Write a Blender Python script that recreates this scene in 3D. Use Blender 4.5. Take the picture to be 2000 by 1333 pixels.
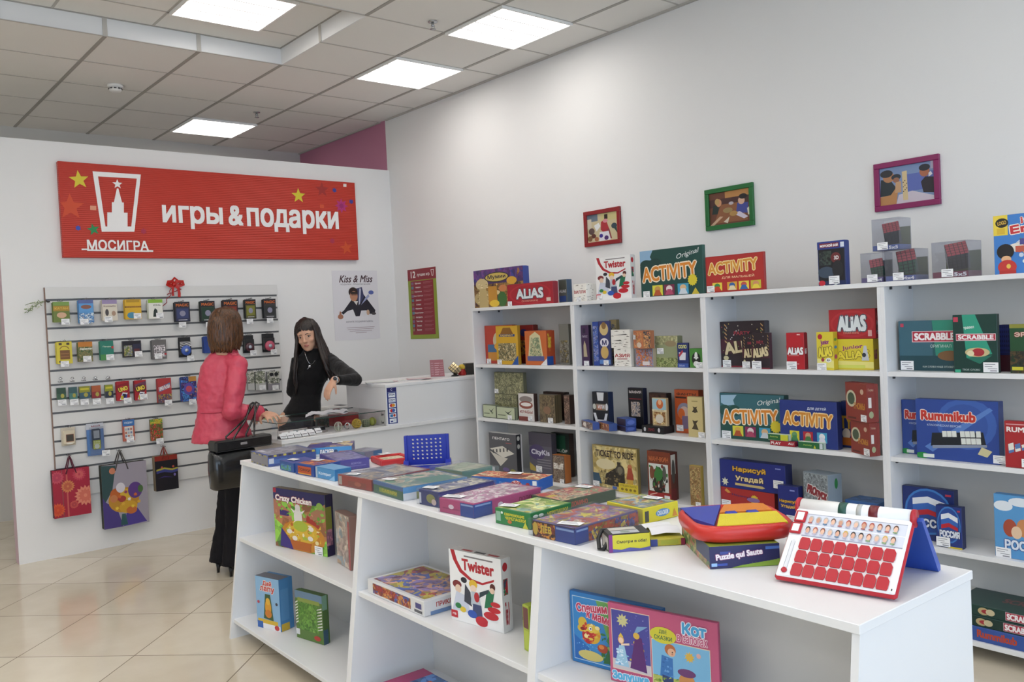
import bpy, bmesh, math, random
from mathutils import Vector, Matrix
from mathutils.geometry import delaunay_2d_cdt
from math import sin, cos, pi, radians as rad

for _o in list(bpy.data.objects):
    bpy.data.objects.remove(_o)
SC = bpy.context.scene
COL = SC.collection
EYE = Vector((0, 0, 1.585))

# ------------------------------------------------------------------ camera
YAW, PITCH, ROLL, FPX = -0.6966, -0.0263, -0.0470, 1684.3
FW = Vector((-sin(YAW) * cos(PITCH), cos(YAW) * cos(PITCH), sin(PITCH)))
_r = Vector((cos(YAW), sin(YAW), 0))
_u = _r.cross(FW)
RT = cos(ROLL) * _r + sin(ROLL) * _u
UP = -sin(ROLL) * _r + cos(ROLL) * _u
cam = bpy.data.cameras.new('camera')
cam.sensor_width = 36
cam.lens = FPX * 36 / 2000
cam.clip_start = 0.05
camo = bpy.data.objects.new('camera', cam)
COL.objects.link(camo)
camo.matrix_world = Matrix(((RT.x, UP.x, -FW.x, 0), (RT.y, UP.y, -FW.y, 0), (RT.z, UP.z, -FW.z, EYE.z), (0, 0, 0, 1)))
SC.camera = camo

# ------------------------------------------------------------------ light and exposure
vs = SC.view_settings
vs.view_transform = 'Standard'
vs.look = 'None'
vs.gamma = 1
vs.use_curve_mapping = False
vs.exposure = 0.12
SC.cycles.max_bounces = 7
SC.cycles.diffuse_bounces = 4
SC.cycles.glossy_bounces = 3
SC.cycles.transparent_max_bounces = 24
SC.cycles.caustics_reflective = False
SC.cycles.caustics_refractive = False
SKY_STRENGTH = 2.7
LAMP_STRENGTH = 7.0
world = bpy.data.worlds.new('daylight')
SC.world = world
world.use_nodes = True
_b = world.node_tree.nodes['Background']
_b.inputs[0].default_value = (0.66, 0.81, 1.0, 1)
_b.inputs[1].default_value = SKY_STRENGTH
# portal that guides the daylight through the shop window behind the camera
_pl = bpy.data.lights.new('window_portal', 'AREA')
_pl.shape = 'RECTANGLE'
_pl.size, _pl.size_y = 7.6, 2.75
_pl.cycles.is_portal = True
_po = bpy.data.objects.new('window_portal', _pl)
COL.objects.link(_po)
_po.location = (-0.6, -2.55, 1.65)
_po.rotation_euler = (rad(90), 0, 0)

# ------------------------------------------------------------------ materials
def lin(h):
    h = h.lstrip('#')
    o = []
    for i in (0, 2, 4):
        c = int(h[i:i + 2], 16) / 255
        o.append(c / 12.92 if c <= 0.04045 else ((c + 0.055) / 1.055) ** 2.4)
    return (o[0], o[1], o[2], 1)

_M = {}
def mat(h, rough=0.45, metal=0.0, bump=0.0, bscale=60, emit=0, spec=0.5, var=0.0, sheen=0):
    k = (h, rough, metal, bump, bscale, emit, spec, var, sheen)
    if k in _M:
        return _M[k]
    m = bpy.data.materials.new('paint_' + h.lstrip('#'))
    m.use_nodes = True
    nt = m.node_tree
    p = nt.nodes['Principled BSDF']
    p.inputs['Base Color'].default_value = lin(h)
    p.inputs['Roughness'].default_value = rough
    p.inputs['Metallic'].default_value = metal
    p.inputs['Specular IOR Level'].default_value = spec
    if sheen:
        p.inputs['Sheen Weight'].default_value = sheen
    if emit:
        p.inputs['Emission Color'].default_value = lin(h)
        p.inputs['Emission Strength'].default_value = emit
    if bump or var:
        tc = nt.nodes.new('ShaderNodeTexCoord')
        nz = nt.nodes.new('ShaderNodeTexNoise')
        nz.inputs['Scale'].default_value = bscale
        nz.inputs['Detail'].default_value = 4
        nt.links.new(tc.outputs['Object'], nz.inputs['Vector'])
        if bump:
            b = nt.nodes.new('ShaderNodeBump')
            b.inputs['Strength'].default_value = bump
            b.inputs['Distance'].default_value = 0.004
            nt.links.new(nz.outputs['Fac'], b.inputs['Height'])
            nt.links.new(b.outputs['Normal'], p.inputs['Normal'])
        if var:
            r = nt.nodes.new('ShaderNodeMapRange')
            r.inputs['To Min'].default_value = 1 - var
            r.inputs['To Max'].default_value = 1 + var
            nt.links.new(nz.outputs['Fac'], r.inputs['Value'])
            mx = nt.nodes.new('ShaderNodeMix')
            mx.data_type = 'RGBA'
            mx.blend_type = 'MULTIPLY'
            mx.inputs['Factor'].default_value = 1
            mx.inputs['A'].default_value = lin(h)
            nt.links.new(r.outputs['Result'], mx.inputs['B'])
            nt.links.new(mx.outputs['Result'], p.inputs['Base Color'])
    _M[k] = m
    return m

def busy(cols, scale=30, seed=0, rough=0.35, stretch=(1, 1, 1)):
    """printed illustration: a patchwork of the palette's inks in swirling shapes"""
    k = ('busy', tuple(cols), scale, seed, rough, stretch)
    if k in _M:
        return _M[k]
    m = bpy.data.materials.new('printed_picture')
    m.use_nodes = True
    nt = m.node_tree
    p = nt.nodes['Principled BSDF']
    p.inputs['Roughness'].default_value = rough
    tc = nt.nodes.new('ShaderNodeTexCoord')
    mp = nt.nodes.new('ShaderNodeMapping')
    mp.inputs['Location'].default_value = (seed * 3.17, seed * 1.3, seed * 2.1)
    mp.inputs['Scale'].default_value = stretch
    nt.links.new(tc.outputs['Object'], mp.inputs['Vector'])
    nz = nt.nodes.new('ShaderNodeTexNoise')
    nz.inputs['Scale'].default_value = scale
    nz.inputs['Detail'].default_value = 6
    nz.inputs['Distortion'].default_value = 1.2
    nt.links.new(mp.outputs['Vector'], nz.inputs['Vector'])
    vo = nt.nodes.new('ShaderNodeTexVoronoi')
    vo.inputs['Scale'].default_value = scale * 0.9
    nt.links.new(mp.outputs['Vector'], vo.inputs['Vector'])
    sp = nt.nodes.new('ShaderNodeSeparateColor')
    nt.links.new(vo.outputs['Color'], sp.inputs['Color'])
    ad = nt.nodes.new('ShaderNodeMath')
    ad.operation = 'MULTIPLY_ADD'
    ad.inputs[1].default_value = 1.25
    ad.inputs[2].default_value = -0.38
    nt.links.new(nz.outputs['Fac'], ad.inputs[0])
    a2 = nt.nodes.new('ShaderNodeMath')
    a2.operation = 'MULTIPLY_ADD'
    a2.inputs[1].default_value = 0.5
    nt.links.new(sp.outputs['Red'], a2.inputs[0])
    nt.links.new(ad.outputs[0], a2.inputs[2])
    cr = nt.nodes.new('ShaderNodeValToRGB')
    cr.color_ramp.interpolation = 'CONSTANT'
    el = cr.color_ramp.elements
    el[0].position = 0
    el[0].color = lin(cols[0])
    el[1].position = 1 / len(cols)
    el[1].color = lin(cols[1])
    for i, c in enumerate(cols[2:], 2):
        e = el.new(i / len(cols))
        e.color = lin(c)
    nt.links.new(a2.outputs[0], cr.inputs['Fac'])
    v2 = nt.nodes.new('ShaderNodeTexVoronoi')
    v2.inputs['Scale'].default_value = scale * 2.3
    nt.links.new(mp.outputs['Vector'], v2.inputs['Vector'])
    s2 = nt.nodes.new('ShaderNodeSeparateColor')
    nt.links.new(v2.outputs['Color'], s2.inputs['Color'])
    m2 = nt.nodes.new('ShaderNodeMath')
    m2.operation = 'MULTIPLY_ADD'
    m2.inputs[1].default_value = .7
    m2.inputs[2].default_value = .62
    nt.links.new(s2.outputs['Green'], m2.inputs[0])
    mm = nt.nodes.new('ShaderNodeMix')
    mm.data_type = 'RGBA'
    mm.blend_type = 'MULTIPLY'
    mm.inputs['Factor'].default_value = 1
    nt.links.new(cr.outputs['Color'], mm.inputs['A'])
    nt.links.new(m2.outputs[0], mm.inputs['B'])
    nt.links.new(mm.outputs['Result'], p.inputs['Base Color'])
    _M[k] = m
    return m

def clear(name='clear_glass', tint='#f4fbf8', gloss=0.08, rough=0.02, haze=0.0):
    k = ('clear', tint, gloss, rough, haze)
    if k in _M:
        return _M[k]
    m = bpy.data.materials.new(name)
    m.use_nodes = True
    nt = m.node_tree
    nt.nodes.remove(nt.nodes['Principled BSDF'])
    out = nt.nodes['Material Output']
    tr = nt.nodes.new('ShaderNodeBsdfTransparent')
    tr.inputs[0].default_value = lin(tint)
    gl = nt.nodes.new('ShaderNodeBsdfGlossy')
    gl.inputs['Roughness'].default_value = rough
    lw = nt.nodes.new('ShaderNodeLayerWeight')
    lw.inputs['Blend'].default_value = 0.25
    ml = nt.nodes.new('ShaderNodeMath')
    ml.operation = 'MULTIPLY_ADD'
    ml.inputs[1].default_value = 0.22
    ml.inputs[2].default_value = gloss
    nt.links.new(lw.outputs['Fresnel'], ml.inputs[0])
    mx = nt.nodes.new('ShaderNodeMixShader')
    nt.links.new(ml.outputs[0], mx.inputs[0])
    nt.links.new(tr.outputs[0], mx.inputs[1])
    nt.links.new(gl.outputs[0], mx.inputs[2])
    last = mx
    if haze:
        df = nt.nodes.new('ShaderNodeBsdfDiffuse')
        df.inputs[0].default_value = lin('#e8e8ea')
        m2 = nt.nodes.new('ShaderNodeMixShader')
        m2.inputs[0].default_value = haze
        nt.links.new(mx.outputs[0], m2.inputs[1])
        nt.links.new(df.outputs[0], m2.inputs[2])
        last = m2
    nt.links.new(last.outputs[0], out.inputs['Surface'])
    _M[k] = m
    return m

def M_(c):
    return mat(c, 0.4) if isinstance(c, str) else c

# ------------------------------------------------------------------ text outlines
_T = {}
def glyphs(s, shear=0.0):
    k = (s, shear)
    if k in _T:
        return _T[k]
    c = bpy.data.curves.new('glyphs', 'FONT')
    c.body = s
    c.size = 1
    c.shear = shear
    c.resolution_u = 3
    c.fill_mode = 'NONE'
    o = bpy.data.objects.new('glyphs', c)
    COL.objects.link(o)
    ev = o.evaluated_get(bpy.context.evaluated_depsgraph_get())
    me = ev.to_mesh()
    pv = [Vector((p.co.x, p.co.y)) for p in me.vertices]
    pe = [tuple(q.vertices) for q in me.edges]
    ev.to_mesh_clear()
    bpy.data.objects.remove(o)
    bpy.data.curves.remove(c)
    v, f = [], []
    if pv:
        rv, _e, rf = delaunay_2d_cdt(pv, pe, [], 0, 1e-6)[:3]
        seg = [(pv[i].x, pv[i].y, pv[j].x, pv[j].y) for i, j in pe if pv[i].y != pv[j].y]
        for t in rf:
            px = sum(rv[i].x for i in t) / 3
            py = sum(rv[i].y for i in t) / 3
            n = 0
            for x0, y0, x1, y1 in seg:
                if (y0 > py) != (y1 > py) and px < (x1 - x0) * (py - y0) / (y1 - y0) + x0:
                    n += 1
            if n % 2:
                f.append(tuple(t))
        v = [(p.x, p.y) for p in rv]
    xs = [p[0] for p in v] or [0, 1]
    ys = [p[1] for p in v] or [0, 1]
    r = (v, f, min(xs), max(xs), min(ys), max(ys))
    _T[k] = r
    return r

# ------------------------------------------------------------------ mesh builder
class MB:
    def __init__(self):
        self.v, self.f, self.m, self.s, self.mats = [], [], [], [], []

    def mi(self, m):
        m = M_(m)
        if m not in self.mats:
            self.mats.append(m)
        return self.mats.index(m)

    def face(self, idx, m, smooth=False):
        self.f.append(tuple(idx))
        self.m.append(self.mi(m))
        self.s.append(smooth)

    def poly(self, pts, m):
        n = len(self.v)
        self.v += [tuple(p) for p in pts]
        self.face(range(n, n + len(pts)), m)

    def box(self, x0, x1, y0, y1, z0, z1, m, ch=0.0, mats=None):
        """box, optionally with chamfered edges; mats may give {face: material} for F B L R T D"""
        g = mats or {}
        F = lambda k: g.get(k, m)
        x0, x1 = min(x0, x1), max(x0, x1)
        y0, y1 = min(y0, y1), max(y0, y1)
        z0, z1 = min(z0, z1), max(z0, z1)
        if ch <= 0:
            n = len(self.v)
            self.v += [(x, y, z) for z in (z0, z1) for y in (y0, y1) for x in (x0, x1)]
            for k, q in (('D', (0, 2, 3, 1)), ('T', (4, 5, 7, 6)), ('F', (0, 1, 5, 4)), ('B', (2, 6, 7, 3)), ('L', (0, 4, 6, 2)), ('R', (1, 3, 7, 5))):
                self.face([n + i for i in q], F(k))
            return
        c = min(ch, (x1 - x0) * .45, (y1 - y0) * .45, (z1 - z0) * .45)
        X, Y, Z = (x0, x1), (y0, y1), (z0, z1)
        n = len(self.v)
        ix = {}
        for a in (0, 1):
            for b in (0, 1):
                for d in (0, 1):
                    sx, sy, sz = (1 - 2 * a), (1 - 2 * b), (1 - 2 * d)
                    for ax in range(3):
                        p = [X[a] + sx * c, Y[b] + sy * c, Z[d] + sz * c]
                        p[ax] = (X[a], Y[b], Z[d])[ax]
                        ix[a, b, d, ax] = len(self.v)
                        self.v.append(tuple(p))
        q = lambda *k: [ix[i] for i in k]
        for a, k in ((0, 'L'), (1, 'R')):
            l = q((a, 0, 0, 0), (a, 0, 1, 0), (a, 1, 1, 0), (a, 1, 0, 0))
            self.face(l if a == 0 else l[::-1], F(k))
        for b, k in ((0, 'F'), (1, 'B')):
            l = q((0, b, 0, 1), (1, b, 0, 1), (1, b, 1, 1), (0, b, 1, 1))
            self.face(l if b == 0 else l[::-1], F(k))
        for d, k in ((0, 'D'), (1, 'T')):
            l = q((0, 0, d, 2), (0, 1, d, 2), (1, 1, d, 2), (1, 0, d, 2))
            self.face(l if d == 0 else l[::-1], F(k))
        for a in (0, 1):
            for b in (0, 1):
                self.face(q((a, b, 0, 0), (a, b, 0, 1), (a, b, 1, 1), (a, b, 1, 0)), F('F' if b == 0 else ('R' if a else 'L')))
            for d in (0, 1):
                self.face(q((a, 0, d, 0), (a, 0, d, 2), (a, 1, d, 2), (a, 1, d, 0)), F('R' if a else 'L'))
        for b in (0, 1):
            for d in (0, 1):
                self.face(q((0, b, d, 1), (0, b, d, 2), (1, b, d, 2), (1, b, d, 1)), F('T' if d else 'D'))
        for a in (0, 1):
            for b in (0, 1):
                for d in (0, 1):
                    self.face(q((a, b, d, 0), (a, b, d, 1), (a, b, d, 2)), F('F' if b == 0 else 'T'))

    def prism(self, pts2, z0, z1, m, top=None, axis='z'):
        """extrude a 2-D outline; axis z: (x,y), axis x: (y,z) along x, axis y: (x,z) along y"""
        def P(a, b, t):
            return (a, b, t) if axis == 'z' else ((t, a, b) if axis == 'x' else (a, t, b))
        n = len(self.v)
        k = len(pts2)
        self.v += [P(a, b, z0) for a, b in pts2] + [P(a, b, z1) for a, b in pts2]
        self.face(range(n, n + k), m)
        self.face(range(n + k, n + 2 * k), top or m)
        for i in range(k):
            j = (i + 1) % k
            self.face((n + i, n + j, n + k + j, n + k + i), m)

    def loft(self, rings, m, cap=True, smooth=True, closed=True):
        """rings: lists of equal numbers of points"""
        n = len(self.v)
        k = len(rings[0])
        for r in rings:
            self.v += [tuple(p) for p in r]
        for a in range(len(rings) - 1):
            for i in range(k if closed else k - 1):
                j = (i + 1) % k
                self.face((n + a * k + i, n + a * k + j, n + (a + 1) * k + j, n + (a + 1) * k + i), m, smooth)
        if cap:
            self.face(range(n, n + k), m, smooth)
            b = n + (len(rings) - 1) * k
            self.face(range(b, b + k), m, smooth)

    def tube(self, pts, r, m, seg=8, cap=True, smooth=True, ball=False):
        pts = [Vector(p) for p in pts]
        rr = r if isinstance(r, (list, tuple)) else [r] * len(pts)
        if ball:
            d0 = (pts[0] - pts[1]).normalized()
            d1 = (pts[-1] - pts[-2]).normalized()
            A = [(pts[0] + d0 * rr[0] * a, rr[0] * b) for a, b in ((.97, .25), (.8, .6), (.45, .89))]
            B = [(pts[-1] + d1 * rr[-1] * a, rr[-1] * b) for a, b in ((.45, .89), (.8, .6), (.97, .25))]
            pts = [a for a, _ in A] + pts + [a for a, _ in B]
            rr = [b for _, b in A] + list(rr) + [b for _, b in B]
        rings = []
        nrm = None
        for i, p in enumerate(pts):
            a = pts[max(i - 1, 0)]
            b = pts[min(i + 1, len(pts) - 1)]
            t = (b - a).normalized()
            if nrm is None:
                nrm = t.orthogonal().normalized()
            else:
                nrm = (nrm - t * nrm.dot(t))
                nrm = nrm.normalized() if nrm.length > 1e-6 else t.orthogonal().normalized()
            bi = t.cross(nrm)
            rings.append([p + (nrm * cos(2 * pi * q / seg) + bi * sin(2 * pi * q / seg)) * rr[i] for q in range(seg)])
        self.loft(rings, m, cap, smooth)

    def lathe(self, prof, c, m, seg=24, smooth=True, axis=None):
        """profile of (radius, height) about +z at c (or about a given axis)"""
        c = Vector(c)
        ax = Vector(axis or (0, 0, 1)).normalized()
        n1 = ax.orthogonal().normalized()
        n2 = ax.cross(n1)
        rings = [[c + ax * h + (n1 * cos(2 * pi * q / seg) + n2 * sin(2 * pi * q / seg)) * max(r, 1e-5) for q in range(seg)] for r, h in prof]
        self.loft(rings, m, True, smooth)

    def ball(self, c, r, m, seg=16, rings=10, rot=None):
        c = Vector(c)
        r = Vector((r, r, r)) if isinstance(r, (int, float)) else Vector(r)
        R = []
        for i in range(rings + 1):
            t = -pi / 2 + pi * i / rings
            t = max(min(t, pi / 2 - .02), -pi / 2 + .02)
            row = []
            for q in range(seg):
                p = Vector((cos(t) * cos(2 * pi * q / seg) * r.x, cos(t) * sin(2 * pi * q / seg) * r.y, sin(t) * r.z))
                if rot:
                    p = rot @ p
                row.append(c + p)
            R.append(row)
        self.loft(R, m)

    def xform(self, mtx, start=0):
        for i in range(start, len(self.v)):
            self.v[i] = tuple(mtx @ Vector(self.v[i]))

    def mesh(self, name):
        me = bpy.data.meshes.new(name)
        me.from_pydata([tuple(p) for p in self.v], [], self.f)
        for m in self.mats:
            me.materials.append(m)
        me.polygons.foreach_set('material_index', self.m)
        me.polygons.foreach_set('use_smooth', self.s)
        me.update()
        return me

    def build(self, name, parent=None, loc=None, rz=0, fix=True):
        me = self.mesh(name)
        if fix:
            bm = bmesh.new()
            bm.from_mesh(me)
            bmesh.ops.recalc_face_normals(bm, faces=bm.faces)
            bm.to_mesh(me)
            bm.free()
        o = bpy.data.objects.new(name, me)
        COL.objects.link(o)
        if parent is not None:
            o.parent = parent
        if loc is not None:
            o.location = loc
        o.rotation_euler.z = rz
        return o

def tag(o, label, cat, group=None):
    o['label'] = label
    o['category'] = cat
    if group:
        o['group'] = group
    return o

def thing(name, label, cat, loc=(0, 0, 0), rz=0, group=None):
    o = bpy.data.objects.new(name, None)
    o.empty_display_size = 0.1
    COL.objects.link(o)
    o.location = loc
    o.rotation_euler.z = rz
    return tag(o, label, cat, group)

def struct(mb, name, parent=None):
    o = mb.build(name, parent)
    if parent is None:
        o['kind'] = 'structure'
    return o

def dup(root, loc=None, rz=None, label=None, group=None):
    r = root.copy()
    COL.objects.link(r)
    if loc is not None:
        r.location = loc
    if rz is not None:
        r.rotation_euler.z = rz
    if label:
        r['label'] = label
    if group:
        r['group'] = group
    for ch in list(root.children):
        c = ch.copy()
        COL.objects.link(c)
        c.parent = r
        for g in list(ch.children):
            d = g.copy()
            COL.objects.link(d)
            d.parent = c
    return r

# ------------------------------------------------------------------ sight lines used to measure the photograph
def ray(px, py):
    return (RT * ((px - 1000) / FPX) + UP * (-(py - 666.5) / FPX) + FW)

def at(px, py, axis, val):
    d = ray(px, py)
    return EYE + d * ((val - EYE[axis]) / d[axis])

def proj(p):
    q = Vector(p) - EYE
    z = q.dot(FW)
    return 1000 + FPX * q.dot(RT) / z, 666.5 - FPX * q.dot(UP) / z

def solve(fn, target, lo, hi):
    """bisection on a monotonic function"""
    a = fn(lo) < fn(hi)
    for _ in range(50):
        m = (lo + hi) / 2
        if (fn(m) < target) == a:
            lo = m
        else:
            hi = m
    return (lo + hi) / 2

# ------------------------------------------------------------------ printed faces
def R_(x0, y0, x1, y1, c): return ('r', x0, y0, x1, y1, c)
def E_(cx, cy, rx, ry, c): return ('e', cx, cy, rx, ry, c)
def P_(pts, c): return ('p', pts, c)
def S_(cx, cy, r, c, n=5, k=.42, rot=0): return ('s', cx, cy, r, c, n, k, rot)
def T_(s, cx, cy, w, h, c, o=None, rot=0, sh=0, b=.03): return ('t', s, cx, cy, w, h, c, o, rot, sh, b)
def A_(cx, cy, r, c, a0, a1, wd): return ('a', cx, cy, r, c, a0, a1, wd)

def scatter(x0, y0, x1, y1, cols, n, seed, r0=.012, r1=.03):
    """many small printed blobs that break up a picture"""
    g = random.Random(seed)
    out = []
    for k in range(n):
        x, y, a, b = g.uniform(x0, x1), g.uniform(y0, y1), g.uniform(r0, r1), g.uniform(r0, r1)
        out.append(E_(x, y, a, b, g.choice(cols)) if g.random() < .6 else P_([(x - a, y - b), (x + a, y - b * g.random()), (x + a * g.random(), y + b)], g.choice(cols)))
    return out

def canvas(mb, o, U, V, ops, lift=0.0003, step=0.00006):
    """draw flat print on the face with corner o and edge vectors U, V"""
    o, U, V = Vector(o), Vector(U), Vector(V)
    N = U.cross(V).normalized()
    W, H = U.length, V.length
    asp = W / H
    acc = lift
    step = min(step, .0012 / max(len(ops), 1))
    for i, op in enumerate(ops):
        off = N * acc
        acc += step + ((.0003 if op[5] * H < .08 else .0012) if op[0] == 't' else 0)
        P = lambda x, y, e=0: o + U * min(max(x, 0), 1) + V * min(max(y, 0), 1) + off + N * e
        k = op[0]
        if k == 'r':
            _, x0, y0, x1, y1, c = op
            mb.poly([P(x0, y0), P(x1, y0), P(x1, y1), P(x0, y1)], c)
        elif k == 'e':
            _, cx, cy, rx, ry, c = op
            mb.poly([P(cx + rx * cos(2 * pi * q / 20), cy + ry * sin(2 * pi * q / 20)) for q in range(20)], c)
        elif k == 'p':
            mb.poly([P(x, y) for x, y in op[1]], op[2])
        elif k == 's':
            _, cx, cy, r, c, n, kk, rot = op
            pts = []
            for q in range(2 * n):
                a = rot + pi / 2 + pi * q / n
                rr = r if q % 2 == 0 else r * kk
                pts.append((cx + rr * cos(a) / asp, cy + rr * sin(a)))
            for q in range(2 * n):
                mb.poly([P(cx, cy), P(*pts[q]), P(*pts[(q + 1) % (2 * n)])], c)
        elif k == 'a':
            _, cx, cy, r, c, a0, a1, wd = op
            n = 14
            for q in range(n):
                t0 = a0 + (a1 - a0) * q / n
                t1 = a0 + (a1 - a0) * (q + 1) / n
                mb.poly([P(cx + (r - wd) * cos(t0) / asp, cy + (r - wd) * sin(t0)), P(cx + r * cos(t0) / asp, cy + r * sin(t0)),
                         P(cx + r * cos(t1) / asp, cy + r * sin(t1)), P(cx + (r - wd) * cos(t1) / asp, cy + (r - wd) * sin(t1))], c)
        elif k == 't':
            _, s, cx, cy, w, h, c, oc, rot, sh, b = op
            v, f, x0, x1, y0, y1 = glyphs(s, sh)
            kx, ky = w * W / (x1 - x0), h * H / (y1 - y0)
            mx, my = (x0 + x1) / 2, (y0 + y1) / 2
            cr, sr = cos(rad(rot)), sin(rad(rot))
            e1, e2 = U.normalized(), V.normalized()
            ctr = o + U * cx + V * cy
            def lay(dx, dy, m, ee):
                n = len(mb.v)
                for (x, y) in v:
                    a, bb = (x - mx) * kx + dx, (y - my) * ky + dy
                    mb.v.append(tuple(ctr + e1 * (a * cr - bb * sr) + e2 * (a * sr + bb * cr) + off + N * ee))
                for q in f:
                    mb.face([n + z for z in q], m)
            hb = h * H * b
            ls = .00002 if h * H < .08 else .00008
            bold = [(0, 0)] if b <= 0 else [(-hb, -hb), (hb, -hb), (hb, hb), (-hb, hb), (0, 0)]
            if oc:
                q = hb + h * H * .07
                for t in range(8):
                    lay(q * cos(t * pi / 4) * 1.2, q * sin(t * pi / 4) * 1.2, oc, t * ls)
            for t, (dx, dy) in enumerate(bold):
                lay(dx, dy, c, (8.5 * ls if oc else 0) + t * ls)
# ------------------------------------------------------------------ the room
WALLX, CEIL, PY, PTOP = 4.4065, 3.5055, 6.951, 3.030
XL, YN, YB = -4.5, -2.6, 8.75
paint_white = mat('#e8e8e8', 0.75, bump=0.06, bscale=140, spec=0.25)
paint_grey = mat('#cfcec9', 0.8, bump=0.06, bscale=140, spec=0.2)
paint_pink = mat('#bd8099', 0.75, bump=0.05, bscale=120, spec=0.25)
paint_lilac = mat('#cdb4bd', 0.7, bump=0.05, bscale=120, spec=0.25)
laminate = mat('#e6e7e9', 0.38, bump=0.015, bscale=220, spec=0.4)
laminate_edge = mat('#dcdbd6', 0.45, spec=0.4)

def floor_material():
    m = bpy.data.materials.new('polished_beige_tiles')
    m.use_nodes = True
    nt = m.node_tree
    N = nt.nodes.new
    L = nt.links.new
    p = nt.nodes['Principled BSDF']
    tc = N('ShaderNodeTexCoord')
    sx = N('ShaderNodeSeparateXYZ')
    L(tc.outputs['Object'], sx.inputs[0])
    def math_(op, a, b=None):
        n = N('ShaderNodeMath')
        n.operation = op
        for i, q in enumerate((a, b)):
            if q is None:
                continue
            if isinstance(q, (int, float)):
                n.inputs[i].default_value = q
            else:
                L(q, n.inputs[i])
        return n.outputs[0]
    s = 0.614
    lines, cells = [], []
    for sg, off in ((1, 4.05), (-1, 1.70)):
        t = math_('ADD', sx.outputs['Y'], math_('MULTIPLY', sx.outputs['X'], sg))
        t = math_('SUBTRACT', math_('MULTIPLY', t, 0.70711), off)
        t = math_('DIVIDE', t, s)
        cells.append(math_('FLOOR', t))
        fr = math_('FRACT', math_('ADD', t, 50.0))
        d = math_('MINIMUM', fr, math_('SUBTRACT', 1.0, fr))
        lines.append(math_('LESS_THAN', d, 0.0042))
    ln = math_('MAXIMUM', lines[0], lines[1])
    cb = N('ShaderNodeCombineXYZ')
    L(cells[0], cb.inputs[0])
    L(cells[1], cb.inputs[1])
    wn = N('ShaderNodeTexWhiteNoise')
    L(cb.outputs[0], wn.inputs['Vector'])
    nz = N('ShaderNodeTexNoise')
    nz.inputs['Scale'].default_value = 5
    nz.inputs['Detail'].default_value = 5
    L(tc.outputs['Object'], nz.inputs['Vector'])
    v = math_('ADD', math_('MULTIPLY', wn.outputs['Value'], 0.35), math_('MULTIPLY', nz.outputs['Fac'], 0.65))
    cr = N('ShaderNodeValToRGB')
    cr.color_ramp.elements[0].color = lin('#cfc3ae')
    cr.color_ramp.elements[0].position = .2
    cr.color_ramp.elements[1].color = lin('#e0d7c4')
    cr.color_ramp.elements[1].position = .8
    L(v, cr.inputs['Fac'])
    mx = N('ShaderNodeMix')
    mx.data_type = 'RGBA'
    L(ln, mx.inputs['Factor'])
    L(cr.outputs['Color'], mx.inputs['A'])
    mx.inputs['B'].default_value = lin('#6a5a48')
    L(mx.outputs['Result'], p.inputs['Base Color'])
    L(math_('ADD', math_('MULTIPLY', ln, 0.5), 0.12), p.inputs['Roughness'])
    p.inputs['Specular IOR Level'].default_value = 0.6
    return m

b = MB(); b.box(XL, WALLX, YN, YB, -0.1, 0, floor_material()); struct(b, 'floor')
b = MB(); b.box(WALLX, WALLX + .15, YN, PY + .03, 0, 3.66, paint_white)
b.box(WALLX, WALLX + .15, PY + .03, YB, 0, 3.66, paint_pink)
struct(b, 'wall_right')
b = MB(); b.box(XL - .15, WALLX + .15, YB, YB + .15, 0, 3.66, paint_grey); struct(b, 'wall_back')
b = MB(); b.box(XL - .15, XL, YN, YB, 0, 3.66, paint_white); struct(b, 'wall_left')
b = MB(); b.box(1.165, WALLX, PY, PY + .11, 0, PTOP, paint_white, mats={'L': paint_lilac}); struct(b, 'wall_partition')
# shop front behind the camera: low parapet, head beam and glazing bars with big openings for the daylight
b = MB()
b.box(XL, WALLX, YN - .15, YN, 0, .25, paint_white)
b.box(XL, WALLX, YN - .15, YN, 3.05, 3.66, paint_white)
b.box(3.2, WALLX, YN - .15, YN, .25, 3.05, paint_white)  # unseen wide pillar, added to keep grazing daylight off the right wall
for x in (XL, -1.7, 1.25):
    b.box(x, x + .1, YN - .15, YN, .25, 3.05, paint_white)
struct(b, 'wall_front')
for i, (x0, x1) in enumerate(((XL + .1, -1.7), (-1.6, 1.25), (1.35, 3.2))):
    b = MB()
    for z in (.25, 3.01):
        b.box(x0, x1, YN - .1, YN - .05, z, z + .04, mat('#8d9196', .4))
    struct(b, 'window_%d' % (i + 1))

# ceiling: suspended tiles with a raised coffer (sides in white boards)
tile = mat('#e7e6e2', 0.85, bump=0.05, bscale=260, spec=0.15)
RX, RY0, RY1, RZ, RXL = 2.844, 4.661, 5.861, 3.625, -2.4
b = MB()
T = CEIL + .03
b.box(XL, WALLX, YN, RY0 - .012, CEIL, T, tile)
b.box(XL, WALLX, RY1 + .012, YB, CEIL, T, tile)
b.box(RX + .012, WALLX, RY0 - .012, RY1 + .012, CEIL, T, tile)
b.box(XL, RXL - .012, RY0 - .012, RY1 + .012, CEIL, T, tile)
b.box(RXL - .02, RX + .02, RY0 - .02, RY1 + .02, RZ, RZ + .02, tile)
coffer = mat('#e4e5e6', 0.6, spec=0.3)
b.box(RXL, RX, RY1, RY1 + .012, CEIL, RZ, coffer)
b.box(RXL, RX, RY0 - .012, RY0, CEIL, RZ, coffer)
b.box(RX, RX + .012, RY0, RY1, CEIL, RZ, coffer)
b.box(RXL - .012, RXL, RY0, RY1, CEIL, RZ, coffer)
ceiling = struct(b, 'ceiling')
bar_d, bar_l = mat('#a19e98', .6), mat('#b9b6b0', .6)
b = MB()
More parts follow.
